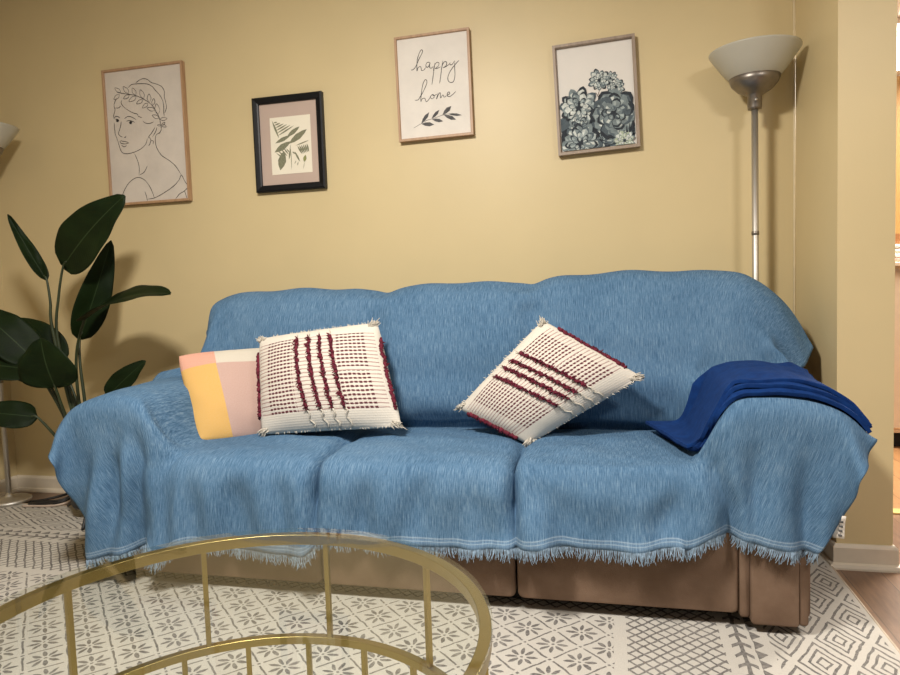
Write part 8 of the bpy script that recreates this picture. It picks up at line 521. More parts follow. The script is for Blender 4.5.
def suede_mat():
    M=Mat('brown_suede',(.2,.12,.08),.85,spec=.2)
    f=M.noise(5,5,.6); M.color(M.ramp(f,[(.3,(.128,.078,.050)),(.55,(.185,.118,.078)),(.75,(.24,.158,.108))]))
    M.bump(M.noise(300,3)+M.noise(10,3)*.8,.25,.003); return M.m
m_suede=suede_mat()
m_dark=simple('black_cloth_and_shade',(.012,.010,.009),.9)
m_steel=Mat('brushed_steel',(.60,.57,.52),.50,1).m
m_cup=simple('pewter',(.25,.22,.19),.38,.9,var=.1)
def gold_mat():
    M=Mat('brushed_gold',(.37,.28,.105),.30,1)
    M.bump(M.noise(60,2,stretch=(8,8,1)),.06,.001); return M.m
m_gold=gold_mat()
def glass_mat():
    m=bpy.data.materials.new('clear_table_glass'); m.use_nodes=True; nt=m.node_tree; nt.nodes.clear()
    o=nt.nodes.new('ShaderNodeOutputMaterial'); mx=nt.nodes.new('ShaderNodeMixShader'); t=nt.nodes.new('ShaderNodeBsdfTransparent'); g=nt.nodes.new('ShaderNodeBsdfGlossy'); fr=nt.nodes.new('ShaderNodeLayerWeight')
    nz=nt.nodes.new('ShaderNodeTexNoise'); nz.inputs['Scale'].default_value=2; rp=nt.nodes.new('ShaderNodeValToRGB')
    rp.color_ramp.elements[0].color=(.955,.975,.955,1); rp.color_ramp.elements[1].color=(.965,.98,.965,1)
    nt.links.new(nz.outputs[0],rp.inputs[0]); nt.links.new(rp.outputs[0],t.inputs[0])
    g.inputs['Roughness'].default_value=.01; fr.inputs['Blend'].default_value=.5
    f=X(nt,fr.outputs['Facing'])._op('POWER',5.0)*.92+.035
    nt.links.new(f.k,mx.inputs[0]); nt.links.new(t.outputs[0],mx.inputs[1]); nt.links.new(g.outputs[0],mx.inputs[2]); nt.links.new(mx.outputs[0],o.inputs[0])
    return m
m_glass=glass_mat()
def frost_mat():
    M=Mat('frosted_glass',(.66,.64,.56),.35)
    M.color(M.mixc(M.noise(9,3),(.62,.60,.52),(.72,.70,.62)))
    M.p.inputs['Subsurface Weight'].default_value=.3; M.p.inputs['Subsurface Radius'].default_value=(.02,.02,.02)
    tr=M.n('ShaderNodeBsdfTranslucent'); tr.inputs[0].default_value=(.78,.76,.68,1); mx=M.n('ShaderNodeMixShader'); mx.inputs[0].default_value=.4
    out=[n for n in M.nt.nodes if n.type=='OUTPUT_MATERIAL'][0]
    M.link(M.p.outputs[0],mx.inputs[1]); M.link(tr.outputs[0],mx.inputs[2]); M.link(mx.outputs[0],out.inputs[0]); return M.m
m_frost=frost_mat()
def leaf_mat():
    M=Mat('dark_leaf',(.02,.05,.012),.55,spec=.14)
    u,v,_=M.xyz('UV')
    rib=(u-.5).abs()<.012
    vein=((v*34+(u-.5).abs()*8).fr()-.5).abs()
    c=M.ramp(M.noise(9,3),[(.3,(.004,.010,.002)),(.7,(.009,.020,.004))])
    M.color(M.mixc(rib*.6,c,(.04,.065,.025))); M.bump(vein,.18,.002); return M.m
m_leaf=leaf_mat()
m_stem=simple('leaf_stalk',(.030,.042,.016),.5,var=.25)
m_pot=simple('black_pot',(.02,.02,.02),.5)
m_soil=simple('potting_soil',(.03,.02,.013),.95,var=.4,bump=.8,bscale=80)
def woodf(name,a,b):
    M=Mat(name,a,.45); M.color(M.ramp(M.noise(20,4,.6,stretch=(3,3,.4)),[(.3,a),(.7,b)])); return M.m
m_fwood=woodf('tan_frame_wood',(.36,.21,.115),(.48,.30,.17))
m_fgrey=woodf('greyed_frame_wood',(.26,.19,.14),(.36,.28,.21))
m_fblack=simple('black_frame_lacquer',(.006,.006,.007),.4,var=.2,spec=.25)
def paper(name,col,v=.06,sc=6):
    M=Mat(name,col,.8,spec=.2); M.color(M.ramp(M.noise(sc,5,.6),[(.3,tuple(c*(1-v) for c in col)),(.7,tuple(c*(1+v) for c in col))])); return M.m
m_canvas=paper('warm_grey_canvas',(.62,.555,.48),.08)
m_canvas2=paper('whitewashed_board',(.76,.71,.64),.05,9)
m_paper=paper('white_print_paper',(.74,.70,.64),.02)
m_sheet=paper('ivory_sheet',(.80,.74,.60),.03)
m_matb=paper('dusty_pink_mat',(.50,.385,.32),.03)
m_ink=simple('black_ink',(.022,.020,.020),.7)
m_ink2=simple('grey_ink',(.075,.072,.072),.7,var=.4,scale=60)
m_fern=simple('fern_green_ink',(.20,.20,.125),.8,var=.3,scale=150)
m_bud=simple('olive_ink',(.25,.26,.10),.8)
SUC=[simple('succulent_tone',c,.8,var=.25,scale=70) for c in ((.020,.026,.034),(.075,.098,.112),(.18,.22,.225),(.33,.38,.37),(.55,.58,.54),(.40,.46,.33))]
m_twig=simple('brown_ink',(.12,.07,.055),.8)

# ------------------------------------------------------------------ setting
def sbox(name,a,b,m,bev=0):
    k=MB(); k.box(a,b); return struct(k.build(name,m,smooth=False,bevel=bev))
sbox('floor',(-3.6,-2.5,-.1),(4.5,8,0),m_floor)
sbox('wall_back',(-3.3,3.0,0),(.9,3.12,2.62),m_wall)
sbox('wall_left',(-3.31,-2.5,0),(-3.19,3.0,2.62),m_wall)
k=MB(); pv=[(.727,3.12),(.727,3.0),(.746,2.54),(.920,2.54),(.920,3.12)]      # the short wall end beside the sofa
k.add([(x,y,0) for x,y in pv]+[(x,y,2.62) for x,y in pv],[(0,1,2,3,4),(9,8,7,6,5)]+[(i,(i+1)%5,(i+1)%5+5,i+5) for i in range(5)])
struct(k.build('wall_right',m_wall,smooth=False))
sbox('ceiling',(-3.31,-2.5,2.62),(4.5,8,2.72),m_white)
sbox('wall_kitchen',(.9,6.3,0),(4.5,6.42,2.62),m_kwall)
def baseboard(name,pts,h=.085,t=.014,shoe=.018):
    """pts: floor line (wall side); the board grows to the left of the walking direction"""
    k=MB(); n=len(pts)
    prof=[(0,0),(t+shoe*.8,0),(t+shoe*.8,.007),(t+shoe*.55,.017),(t,.021),(t,h-.012),(t-.004,h-.004),(t-.008,h),(0,h)]
    nor=[]
    for i in range(n):
        ds=[]
        if i>0: ds.append((Vector(pts[i])-Vector(pts[i-1])).normalized())
        if i<n-1: ds.append((Vector(pts[i+1])-Vector(pts[i])).normalized())
        ns=[Vector((-d.y,d.x)) for d in ds]; a=sum(ns,Vector((0,0)))
        nor.append(a/ max(.2,a.dot(ns[0])) if len(ns)>1 else a)
    V=[(p[0]+nr.x*d,p[1]+nr.y*d,z) for p,nr in zip(pts,nor) for d,z in prof]; m=len(prof)
    F=[(i*m+j,i*m+j+1,(i+1)*m+j+1,(i+1)*m+j) for i in range(n-1) for j in range(m-1)]
    F+=[tuple(range(m)),tuple((n-1)*m+j for j in range(m))]
    k.add(V,F); return struct(k.build(name,m_trim,smooth=False))
baseboard('baseboard_back',[(.725,3.0),(-3.188,3.0)])
baseboard('baseboard_left',[(-3.19,2.985),(-3.19,-2.4)])
baseboard('baseboard_right',[(.920,3.1),(.920,2.54),(.746,2.54),(.728,2.97)])
k=MB(); k.tube([(.7235,2.9965,.09),(.7235,2.9965,2.62)],.0045,6); struct(k.build('trim_1',m_caulk))
k=MB(); k.box((.935,3.15,0),(2.6,3.21,.008)); struct(k.build('trim_2',simple('yellow_threshold',(.75,.50,.14),.5),smooth=False,bevel=.003))

# rug
k=MB()
bx=(-3.165,-.3,RX,RY); t=.010
k.box((bx[0],bx[1],.0005),(bx[2],bx[3],t))
rug=k.build('area_rug',[m_rug],smooth=False)
tag(rug,'cream rug with charcoal flowers, lattice and nested diamonds on the wood floor','rug')
k=MB(); k.tube([(RX,-.3,.0065),(RX,RY,.0065),(-3.165,RY,.0065)],.006,8)
k.build('binding',m_rugedge,rug)

# ------------------------------------------------------------------ sofa
SO=(-.63,2.3,.0105)
sofa=thing('reclining_sofa','brown suede three seat sofa hidden under a blue denim throw','sofa',SO)
def sub2(p,n=2):
    out=[]
    for i in range(len(p)):
        a=p[i]; b=p[(i+1)%len(p)]
        for q in range(n): out.append((a[0]+(b[0]-a[0])*q/n,a[1]+(b[1]-a[1])*q/n))
    return out
def loft(name,pts,a0,a1,axis,r,mat,parent,inset=.010,nseg=3):
    n=len(pts); c=(sum(p[0] for p in pts)/n,sum(p[1] for p in pts)/n)
    a0+=inset*.6; a1-=inset*.6
    st=[(a0+r*(1-math.cos(q/5*PI/2)),inset+r*(1-math.sin(q/5*PI/2))) for q in range(6)]
    al=st+[(st[-1][0]+(a1-a0-2*r)*i/nseg,inset) for i in range(1,nseg)]+[(a1-(s[0]-a0),s[1]) for s in reversed(st)]
    V=[];F=[]
    for a,ins in al:
        for p in pts:
            d=math.hypot(p[0]-c[0],p[1]-c[1]); f=max(.02,(d-ins)/d); q=(c[0]+(p[0]-c[0])*f,c[1]+(p[1]-c[1])*f)
            V.append((a,q[0],q[1]) if axis=='x' else (q[0],a,q[1]))
    for i in range(len(al)-1):
        for j in range(n): F.append((i*n+j,i*n+(j+1)%n,(i+1)*n+(j+1)%n,(i+1)*n+j))
    F+=[tuple(range(n)),tuple((len(al)-1)*n+j for j in range(n))]
    b=MB(); b.add(V,F); return b.build(name,mat,parent)
def rrect(x0,x1,z0,z1,r,n=4):
    o=[]
    for cx,cz,a in ((x1-r,z1-r,0),(x0+r,z1-r,90),(x0+r,z0+r,180),(x1-r,z0+r,270)):
        for q in range(n+1):
            t=math.radians(a+90*q/n); o.append((cx+r*math.cos(t),cz+r*math.sin(t)))
    return o
k=MB(); k.box((-1.57,2.10,.0105),(.31,2.72,.062)); k.build('plinth',m_dark,sofa,smooth=False,bevel=.006)
SE=[(-1.60,-.951),(-.947,-.303),(-.299,.343)]
seatsec=sub2([(1.995,.29),(1.988,.40),(2.0,.435),(2.03,.455),(2.09,.466),(2.3,.472),(2.5,.462),(2.60,.452),(2.60,.29)])
for a,b in SE:
    loft('footrest_panel',rrect(a+.0,b-.0,.052,.31,.018),2.012,2.09,'y',.014,m_suede,sofa,inset=.001)
    loft('seat_cushion',seatsec,a,b,'x',.085,m_suede,sofa,inset=.020)
def backsec(zt):
    return sub2([(2.655,.46),(2.60,.48),(2.56,.56),(2.545,.68),(2.57,.82),(2.61,.93),(2.655,zt-.03),(2.71,zt),(2.80,zt-.005),(2.86,zt-.03),(2.88,zt-.12),(2.86,.48)])
for a,b,zt in ((-1.73,-.93,1.022),(-.92,-.29,1.022),(-.28,.56,1.040)):
    loft('back_cushion',backsec(zt),a,b,'x',.12,m_suede,sofa,inset=.016)
loft('back_frame',sub2([(2.62,.07),(2.66,.62),(2.70,.74),(2.76,.78),(2.85,.78),(2.90,.72),(2.90,.07)]),-1.72,.655,'x',.05,m_suede,sofa,inset=.002)
for s,nm in ((1,'right'),(-1,'left')):
    cx=-.63+1.08*s
    top=[(cx+.186*math.cos(t),.548+.108*math.sin(t)) for t in [-.45+i*(PI+.9)/22 for i in range(23)]]
    top=[(cx+(x-cx)*((.45 if s<0 else .62) if (x-cx)*s<0 else 1),z) for x,z in top]
    arm=loft('arm',[(cx-.085,.30),(cx-.07,.03)]+[(cx+.055,.03),(cx+.085,.30)] and sub2(rrect(cx-.098,cx+.085,.035,.47,.02),1),2.03+(.045 if s<0 else 0),2.60,'y',.02,m_suede,sofa,inset=.002)
    loft('arm_pad',top,2.03+(.035 if s<0 else 0),2.60,'y',.035,m_suede,arm,inset=.006)
    x0,x1=(cx-.083,cx+.042) if s>0 else (cx-.042,cx+.083)
    loft('front_panel',rrect(x0,x1,.036,.31,.010),1.984+(.065 if s<0 else 0),2.085,'y',.008,m_suede,arm,inset=.0005)
    xo=(x1,x1+.024) if s>0 else (x0-.024,x0)
    loft('side_panel',rrect(min(xo),max(xo),.038,.31,.008),1.990+(.065 if s<0 else 0),2.30,'y',.010,m_suede,arm,inset=.0005)
    xi=(x0-.026,x0) if s>0 else (x1,x1+.026)
    loft('inner_panel',rrect(min(xi),max(xi),.045,.31,.008),2.004+(.055 if s<0 else 0),2.30,'y',.010,m_suede,arm,inset=.0005)

# ------------------------------------------------------------------ denim throw (settled cloth surface)
vals=CLOTH                         # second differences of the surface grid, half millimetres
NV,NU=84,142
def dec(c):
    D=[list(vals[(c*NV+j)*NU:(c*NV+j+1)*NU]) for j in range(NV)]
    for j in range(1,NV):
        for q in range(1,NU): D[j][q]+=D[j-1][q]
    for j in range(NV):
        if j: D[j][0]+=D[j-1][0]
        for q in range(1,NU): D[j][q]+=D[j][q-1]
    return D
DX,DY,DZ=dec(0),dec(1),dec(2)
G=[[Vector((DX[j][q]*5e-4-.6,DY[j][q]*5e-4+2.4,DZ[j][q]*5e-4+.6)) for q in range(NU)] for j in range(NV)]
for it in range(1):                # take the rounding steps out of the surface
    G2=[[p.copy() for p in r] for r in G]
    for j in range(1,NV-1):
        for q in range(1,NU-1): G2[j][q]=G[j][q]*.5+(G[j-1][q]+G[j+1][q]+G[j][q-1]+G[j][q+1])*.125
    G=G2
throw=thing('denim_throw','large pale blue denim throw with frayed hem draped over the whole sofa','throw',(-.63,2.3,.30))
k=MB()
vl=[0.0]
for j in range(1,NV): vl.append(vl[-1]+(G[j][70]-G[j-1][70]).length)
UVs=[((-2.09+2.93*q/(NU-1)),1-(vl[-1]-vl[j])) for j in range(NV) for q in range(NU)]
k.add([p for r in G for p in r],[(j*NU+q,j*NU+q+1,(j+1)*NU+q+1,(j+1)*NU+q) for j in range(NV-1) for q in range(NU-1)],0,UVs)
cloth=k.build('cloth',m_denim,throw,sub=1,solid=.003)
CV=[p for r in G for p in r]
bvh=BVHTree.FromPolygons(CV,[(j*NU+q,j*NU+q+1,(j+1)*NU+q+1,(j+1)*NU+q) for j in range(NV-1) for q in range(NU-1)])
k=MB()
def strand(p,d,L,r):
    side=Vector((rnd.uniform(-1,1),rnd.uniform(-.6,.3),rnd.uniform(-.2,.2)))*.35
    a=p; b=p+(d+side*.4)*L*.5; c=p+(d+side)*L
    k.tube([a,b,c],[r,r*.9,r*.5],3,0,False)
hem=G[NV-1]; prev=G[NV-2]
for q in range(NU-1):
    a,b=hem[q],hem[q+1]; L=(b-a).length; n=max(2,int(L/.0023))
    d=((a-prev[q])+(b-prev[q+1])).normalized(); d=(d+Vector((0,0,-.6))).normalized()
    for i in range(n):
        t=(i+rnd.random()*.6)/n
        strand(a.lerp(b,t)-d*.002,d,rnd.uniform(.022,.038),rnd.uniform(.0010,.0018))
k.build('fringe',m_fringe,throw,kind='stuff')
# white care tag sewn to the right edge
ed=[G[j][NU-1] for j in range(NV)]
jt=min(range(NV-30,NV),key=lambda j:abs(ed[j].z-.335)); pt=ed[jt]
k=MB()
tagV=[];nT=6
for i in range(nT+1):
    t=i/nT; z=pt.z+.030-.062*t; off=.004*math.sin(t*3)
    for w in (0,1): tagV.append((pt.x-.004+.026*w-.004*t,pt.y+.004+off-.008*w,z))
k.add(tagV,[(2*i,2*i+1,2*i+3,2*i+2) for i in range(nT)])
for i in range(4):
    z=pt.z+.018-.0125*i
    k.add([(pt.x+.006-.001*i,pt.y-.0022,z),(pt.x+.015-.001*i,pt.y-.0052,z-.001),(pt.x+.015-.001*i,pt.y-.0052,z-.007),(pt.x+.006-.001*i,pt.y-.0022,z-.006)],[(0,1,2,3)],1)
k.build('care_tag',[paper('white_satin',(.80,.74,.66),.03),m_ink2],throw,solid=.0012,label='small white care tag with faint vertical print')

# ------------------------------------------------------------------ royal blue fleece folded over the right arm
def ground(x,y,zt=1.2):
    h=bvh.ray_cast(Vector((x,y,zt)),Vector((0,0,-1)))
    return h[0].z if h[0] else .55
fl=thing('fleece_blanket','folded royal blue fleece blanket laid over the right sofa arm','blanket',(.42,2.2,.66))
def fleece_layer(name,yf0,yf1,yb0,yb1,lift,x0,x1,seed,skew=.10):
    nx,ny=64,20; V=[]
    prof=[]
    for i in range(nx+1):
        t=i/nx; x=x0+(x1-x0)*t
        yf=yf0+(yf1-yf0)*ss(0,.28,t); yb=yb0+(yb1-yb0)*t
        row=[]
        for j in range(ny+1):
            u=j/ny; y=yf+(yb-yf)*u
            xk=x+skew*(1-u)*(1-ss(0,.3,t)); row.append((xk,y,ground(xk,y)))
        prof.append(row)
    # ease the strip over the arm: smooth heights, never dip below the throw
    Z=[[p[2] for p in r] for r in prof]
    for it in range(10):
        Z2=[r[:] for r in Z]
        for i in range(1,nx):
            for j in range(ny+1):
                Z2[i][j]=max(prof[i][j][2],(Z[i-1][j]+Z[i][j]*2+Z[i+1][j])/4)
        Z=Z2
    for i in range(nx+1):
        for j in range(ny+1):
            x,y,_=prof[i][j]
            w=.0035*noise.noise(Vector((x*14+seed,y*14,seed)))+.004*noise.noise(Vector((x*5,y*9+seed,3)))
            V.append((x,y,Z[i][j]+lift+w))
    F=[(i*(ny+1)+j,(i+1)*(ny+1)+j,(i+1)*(ny+1)+j+1,i*(ny+1)+j+1) for i in range(nx) for j in range(ny)]
    b=MB(); b.add(V,F); o=b.build(name,m_fleece,fl)
    m=o.modifiers.new('solid','SOLIDIFY'); m.thickness=.011; m.offset=0
    m=o.modifiers.new('bev','BEVEL'); m.width=.0045; m.segments=3; m.limit_method='ANGLE'; m.angle_limit=math.radians(50)
    return o
fleece_layer('fold',2.045,1.998,2.42,2.38,.017,.150,.668,1)
fleece_layer('fold',2.062,2.012,2.43,2.39,.029,.135,.674,5)
fleece_layer('fold',2.085,2.030,2.46,2.41,.041,.110,.680,9)

# ------------------------------------------------------------------ cushions
def cushion_frame(C,th,bow=.05,puff=.52,rd=.10):
    BL,BR,TR,TL=[Vector(c) for c in C]
    nrm=((BR-BL)+(TR-TL)).cross((TL-BL)+(TR-BR)).normalized()     # faces the room
    def P(s,t,side=1,extra=0):
        s2=s*(1-bow*(1-t*t)*abs(s)); t2=t*(1-bow*(1-s*s)*abs(t))
        s2,t2=s2*math.sqrt(1-rd*t*t*abs(t)),t2*math.sqrt(1-rd*s*s*abs(s))
        a=(s2+1)/2; b=(t2+1)/2
        p=BL*(1-a)*(1-b)+BR*a*(1-b)+TR*a*b+TL*(1-a)*b
        h=th*(max(0,(1-s*s))*max(0,(1-t*t)))**puff
        cr=.004*noise.noise(Vector((s*3,t*3,side*5+th*40)))+.006*noise.noise(Vector((s*1.4,t*1.7,side*9)))
        return p+nrm*side*(h+(cr if abs(s)<.97 and abs(t)<.97 else 0)+extra)
    return P,nrm
def cushion(name,C,th,mf,mb,label,base,front_name='cover',rd=.10):
    root=thing(name,label,'cushion',base)
    P,nrm=cushion_frame(C,th,rd=rd)
    N=36
    def face(side):
        V=[];U=[]
        for i in range(N+1):
            for j in range(N+1):
                s=math.sin((i/N*2-1)*PI/2); t=math.sin((j/N*2-1)*PI/2)
                V.append(P(s,t,side)); U.append((s*.5+.5,t*.5+.5))
        return V,[(i*(N+1)+j,(i+1)*(N+1)+j,(i+1)*(N+1)+j+1,i*(N+1)+j+1) for i in range(N) for j in range(N)],U
    b=MB(); b.add(*face(1)[:2],0,face(1)[2]); cov=b.build(front_name,mf,root)
    b=MB(); b.add(*face(-1)[:2],0,face(-1)[2]); b.build('back_panel',mb,root)
    return root,P,nrm
def colour_block_mat():
    M=Mat('colour_block_knit',(.8,.6,.5),.9,spec=.15)
    u,v,_=M.xyz('UV')
    fz=M.noise(110,4,.7,kind='UV')
    cream=(.55,.50,.41); pink=(.46,.295,.245); coral=(.62,.30,.21); yel=(.62,.35,.075)
    left=u<(.36-v*.03)
    top=v>.80
    c=M.mixc(left,pink,yel); tp=M.mixc(u<.34,cream,coral)
    c=M.mixc(top,c,tp)
    M.color(M.mixc(((fz-.35)*2.2).clamp()*.5,c,M.mixc(.5,c,(.9,.82,.74)))); M.bump(M.noise(300,2,kind='UV'),.35,.0015); return M.m
m_block=colour_block_mat()
m_cream=simple('cream_cotton',(.60,.55,.465),.9,var=.06,bump=.4,bscale=160)
m_yarn=simple('burgundy_yarn',(.115,.006,.020),.9,var=.5,scale=90)
def tuft_mat():
    M=Mat('woven_cream_burgundy',(.75,.7,.6),.9,spec=.15)
    u,v,_=M.xyz('UV'); s=u*2-1; t=v*2-1
    wob=M.noise(14,2,kind='UV')
    t=t+(wob-.5)*.03
    fr=((t+.70)/.0745).fr(); inb=t.between(-.70,.76)
    ln=((fr-.5).abs()<.14)*inb*(s.abs()<.93)
    dash=((fr-.5).abs()<.25)*((s/.062).fr()<.64)*inb
    gap=1-t.between(.0,.07)*(s>0)
    zone=(s.between(-.76,-.30)).max(s.between(.36,.80)*gap)
    outer=t.between(-.61,.70)
    out2=(t.between(-.71,-.64)).max(t.between(.69,.77))
    dash=dash*zone
    w=M.noise(1,2,.5,stretch=(160,60,1),kind='UV')
    base=M.mixc(w,(.58,.53,.45),(.74,.69,.61))
    rib=((v*48).fr()-.5).abs()
    c=M.mixc(ln*.62,base,(.26,.085,.09))
    M.color(M.mixc(dash*.92,c,(.085,.006,.018))); M.bump(rib*.6+w*.6+dash*.5+ln*.5,.5,.003); return M.m
m_tuft=tuft_mat()
def tufted(C,th,label,base):
    root,P,nrm=cushion('tufted_cushion',C,th,m_tuft,m_cream,label,base)
    # four tufted yarn rows with loose cream tails
    for s0 in (-.22,-.03,.13,.30):
        b=MB(); n=46; pts=[];rad=[]
        for i in range(n+1):
            t=.76-1.42*i/n
            s=s0+.05*(.76-t)/1.4+rnd.uniform(-.010,.010)
            pts.append(P(s,t,1,rnd.uniform(.001,.006))); rad.append(rnd.uniform(.003,.0085) if (i%9) else .002)
        b.tube(pts,rad,6)
        for i in range(0,n):
          for e in range(2):
            p=pts[i]; q=p+nrm*rnd.uniform(.005,.013)+Vector((rnd.uniform(-.014,.014),0,rnd.uniform(-.013,.008)))
            b.tube([p,p.lerp(q,.5)+nrm*.003,q],[.0032,.0028,.0010],4)
        y=b.build('yarn_tuft',m_yarn,root)
        for e in range(2):
            tl=[P(s0+.055+rnd.uniform(-.012,.012)+.02*math.sin(i*1.3),-.66-.33*i/8,1,.004+.003*math.sin(i)) for i in range(9)]
            b=MB(); b.tube(tl,.0024,5); b.build('yarn_tail',m_cream,y)
        tl=[P(s0,.74+.03*i,1,.003+.004*i) for i in range(6)]
        b=MB(); b.tube(tl,[.0026,.0026,.0026,.0024,.0022,.001],5); b.build('yarn_tail',m_cream,y)
    for s0 in (-1,1):
        b=MB(); n=70; pts=[];rad=[]
        for i in range(n+1):
            t=.66-1.36*i/n; s=s0*(.992+rnd.uniform(-.012,.008))
            pts.append(P(s,t,1,rnd.uniform(.003,.012))); rad.append(rnd.uniform(.0045,.010))
        b.tube(pts,rad,6)
        for i in range(0,n,2):
            p=pts[i]; d=(P(s0,.0,1)-P(s0*.5,.0,1)).normalized()
            q=p+d*rnd.uniform(.004,.014)+Vector((0,-rnd.uniform(0,.008),rnd.uniform(-.008,.008))); b.tube([p,q],[.0034,.0014],4)
        b.build('side_fringe',m_yarn,root)
    b=MB()
    # cream fringe at the corners and frayed top and bottom hems
    for cs in (-1,1):
        for ct in (-1,1):
            ctr=P(cs,ct,1); o=(ctr-P(cs*.6,ct*.6,1)); o=(o-nrm*o.dot(nrm)).normalized()
            for e in range(30):
                q0=P(cs*rnd.uniform(.86,1),ct*rnd.uniform(.9,1),1,rnd.uniform(0,.006))
                q1=q0+o*rnd.uniform(.008,.022)+Vector((rnd.uniform(-.009,.009),rnd.uniform(-.006,.004),rnd.uniform(-.008,.008)))
                b.tube([q0,q1],[.0022,.0009],4)
            for e in range(5): b.tube([P(cs*.94,ct*.94,1),ctr+o*.006],[.009,.006],6)
    for e in range(110):
        ct=rnd.choice((-1,1)); s=rnd.uniform(-.9,.9)
        p=P(s,ct*.99,1); d=(P(s,ct,1)-P(s,ct*.8,1)); d=(d-nrm*d.dot(nrm)).normalized()
        b.tube([p,p+d*rnd.uniform(.002,.009)+Vector((rnd.uniform(-.005,.005),0,0))],[.0016,.0007],4)
    b.build('corner_fringe',m_cream,root,kind='stuff')
    return root
cushion('colour_block_cushion',[(-1.513, 2.2, 0.466), (-1.248, 2.44, 0.444), (-1.329, 2.57, 0.81), (-1.706, 2.36, 0.798)],.066,m_block,m_cream,'yellow, pink and coral colour block cushion leaning on the left arm',(-1.449, 2.44, 0.444),rd=.17)
tufted([(-1.307, 2.29, 0.48), (-0.724, 2.29, 0.518), (-0.861, 2.45, 0.905), (-1.383, 2.45, 0.849)],.098,'upright cream cushion with burgundy tufts beside the colour block cushion',(-1.069, 2.29, 0.48))
tufted([(-0.295, 2.32, 0.454), (0.118, 2.4, 0.687), (-0.243, 2.47, 0.9), (-0.572, 2.42, 0.565)],.098,'tilted cream cushion with burgundy tufts standing on its corner',(-0.248, 2.32, 0.454))


# ------------------------------------------------------------------ wall art
def frame(name,label,c,w,h,rot,fw,fd,mf,flare=0):
    root=thing(name,label,'picture',(c[0],2.998,c[1])); root.rotation_euler=(0,math.radians(-rot),0)
    k=MB(); W2,H2=w/2,h/2
    # mitred moulding: profile points (inset from outer edge, depth towards room)
    prof=[(0,0),(0,fd),(fw*.25,fd+flare),(fw*.8,fd),(fw,fd-.003),(fw,.004),(fw*.8,0)]
    m=len(prof); V=[]
    for sx,sz in ((-1,-1),(1,-1),(1,1),(-1,1)):
        for i,d in prof: V.append((c[0]+sx*(W2-i),2.998-d,c[1]+sz*(H2-i)))
    F=[(q*m+j,((q+1)%4)*m+j,((q+1)%4)*m+(j+1)%m,q*m+(j+1)%m) for q in range(4) for j in range(m)]
    k.add(V,F); k.build('frame',mf,root,smooth=False)
    return root
def flat(k,c,pts,d,mi):
    k.add([(c[0]+p[0],2.998-d,c[1]+p[1]) for p in pts],[tuple(range(len(pts)))],mi)
def plate(k,c,w,h,d,mi=0):
    k.box((c[0]-w/2,2.998-d,c[1]-h/2),(c[0]+w/2,2.998-d+.006,c[1]+h/2),mi)
def stroke(k,c,pts,wd,d,mi,n=6,sm=True,taper=True):
    P=smooth_line([(p[0],p[1],0) for p in pts],n) if sm else [Vector((p[0],p[1],0)) for p in pts]
    V=[];N=len(P)
    for i,p in enumerate(P):
        t=(P[min(i+1,N-1)]-P[max(i-1,0)])
        t=t.normalized() if t.length>1e-9 else Vector((1,0,0)); nn=Vector((-t.y,t.x,0))
        w=wd*(.8+.35*noise.noise(Vector((p.x*40,p.y*40,2))))
        if taper: w*=.45+.55*min(1,min(i,N-1-i)/3)
        for s in (-1,1):
            q=p+nn*w*s; V.append((c[0]+q.x,2.998-d-.00002*(i%7),c[1]+q.y))
    k.add(V,[(2*i,2*i+1,2*i+3,2*i+2) for i in range(N-1)],mi)
# 1 line drawing of a woman
c=(-2.231,1.832); f=frame('framed_line_drawing','tall framed black line drawing of a woman wearing a leaf wreath',c,.456,.671,0,.012,.026,m_fwood)
k=MB(); plate(k,c,.438,.653,.017)
for s in ART['woman']: stroke(k,c,s,.0019,.0176,1)
for s in ART['wreath']: stroke(k,c,s,.0014,.0180,1,4)
for e in ART['eyes']: flat(k,c,[(e[0]+.0085*math.cos(a*PI/6),e[1]+.0075*math.sin(a*PI/6)) for a in range(12)],.0184,1)
k.build('canvas',[m_canvas,m_ink],f,smooth=False)
# 2 fern print
c=(-1.463,1.729); f=frame('framed_fern_print','small black framed fern print with dusty pink mat',c,.356,.442,0,.031,.024,m_fblack,.004)
k=MB(); plate(k,c,.296,.382,.012); k.build('mat_board',m_matb,f,smooth=False)
k=MB(); sh=[(-.095,-.142),(.114,-.142),(.114,.124),(-.095,.124)]
k.box((c[0]-.095,2.998-.0135,c[1]-.142),(c[0]+.112,2.998-.012,c[1]+.124),0)
for i,s in enumerate(ART['fern']): flat(k,c,s,.0138+.00004*i,1)
flat(k,c,ART['bud'],.0157,2)
k.build('print',[m_sheet,m_fern,m_bud],f,smooth=False)
# 3 happy home
c=(-.749,1.917); f=frame('happy_home_sign','framed whitewashed sign lettered happy home above a leafy sprig',c,.342,.459,.7,.011,.030,m_fwood)
k=MB(); plate(k,c,.324,.441,.022)
for s in ART['happy']: stroke(k,c,s,.00165,.0226,1,6)
for s in ART['branch']: stroke(k,c,s,.0011,.0226,2,6)
for i,s in enumerate(ART['hleaf']): flat(k,c,s,.0228+.00006*i,2)
k.build('board',[m_canvas2,m_ink,m_ink2],f,smooth=False)
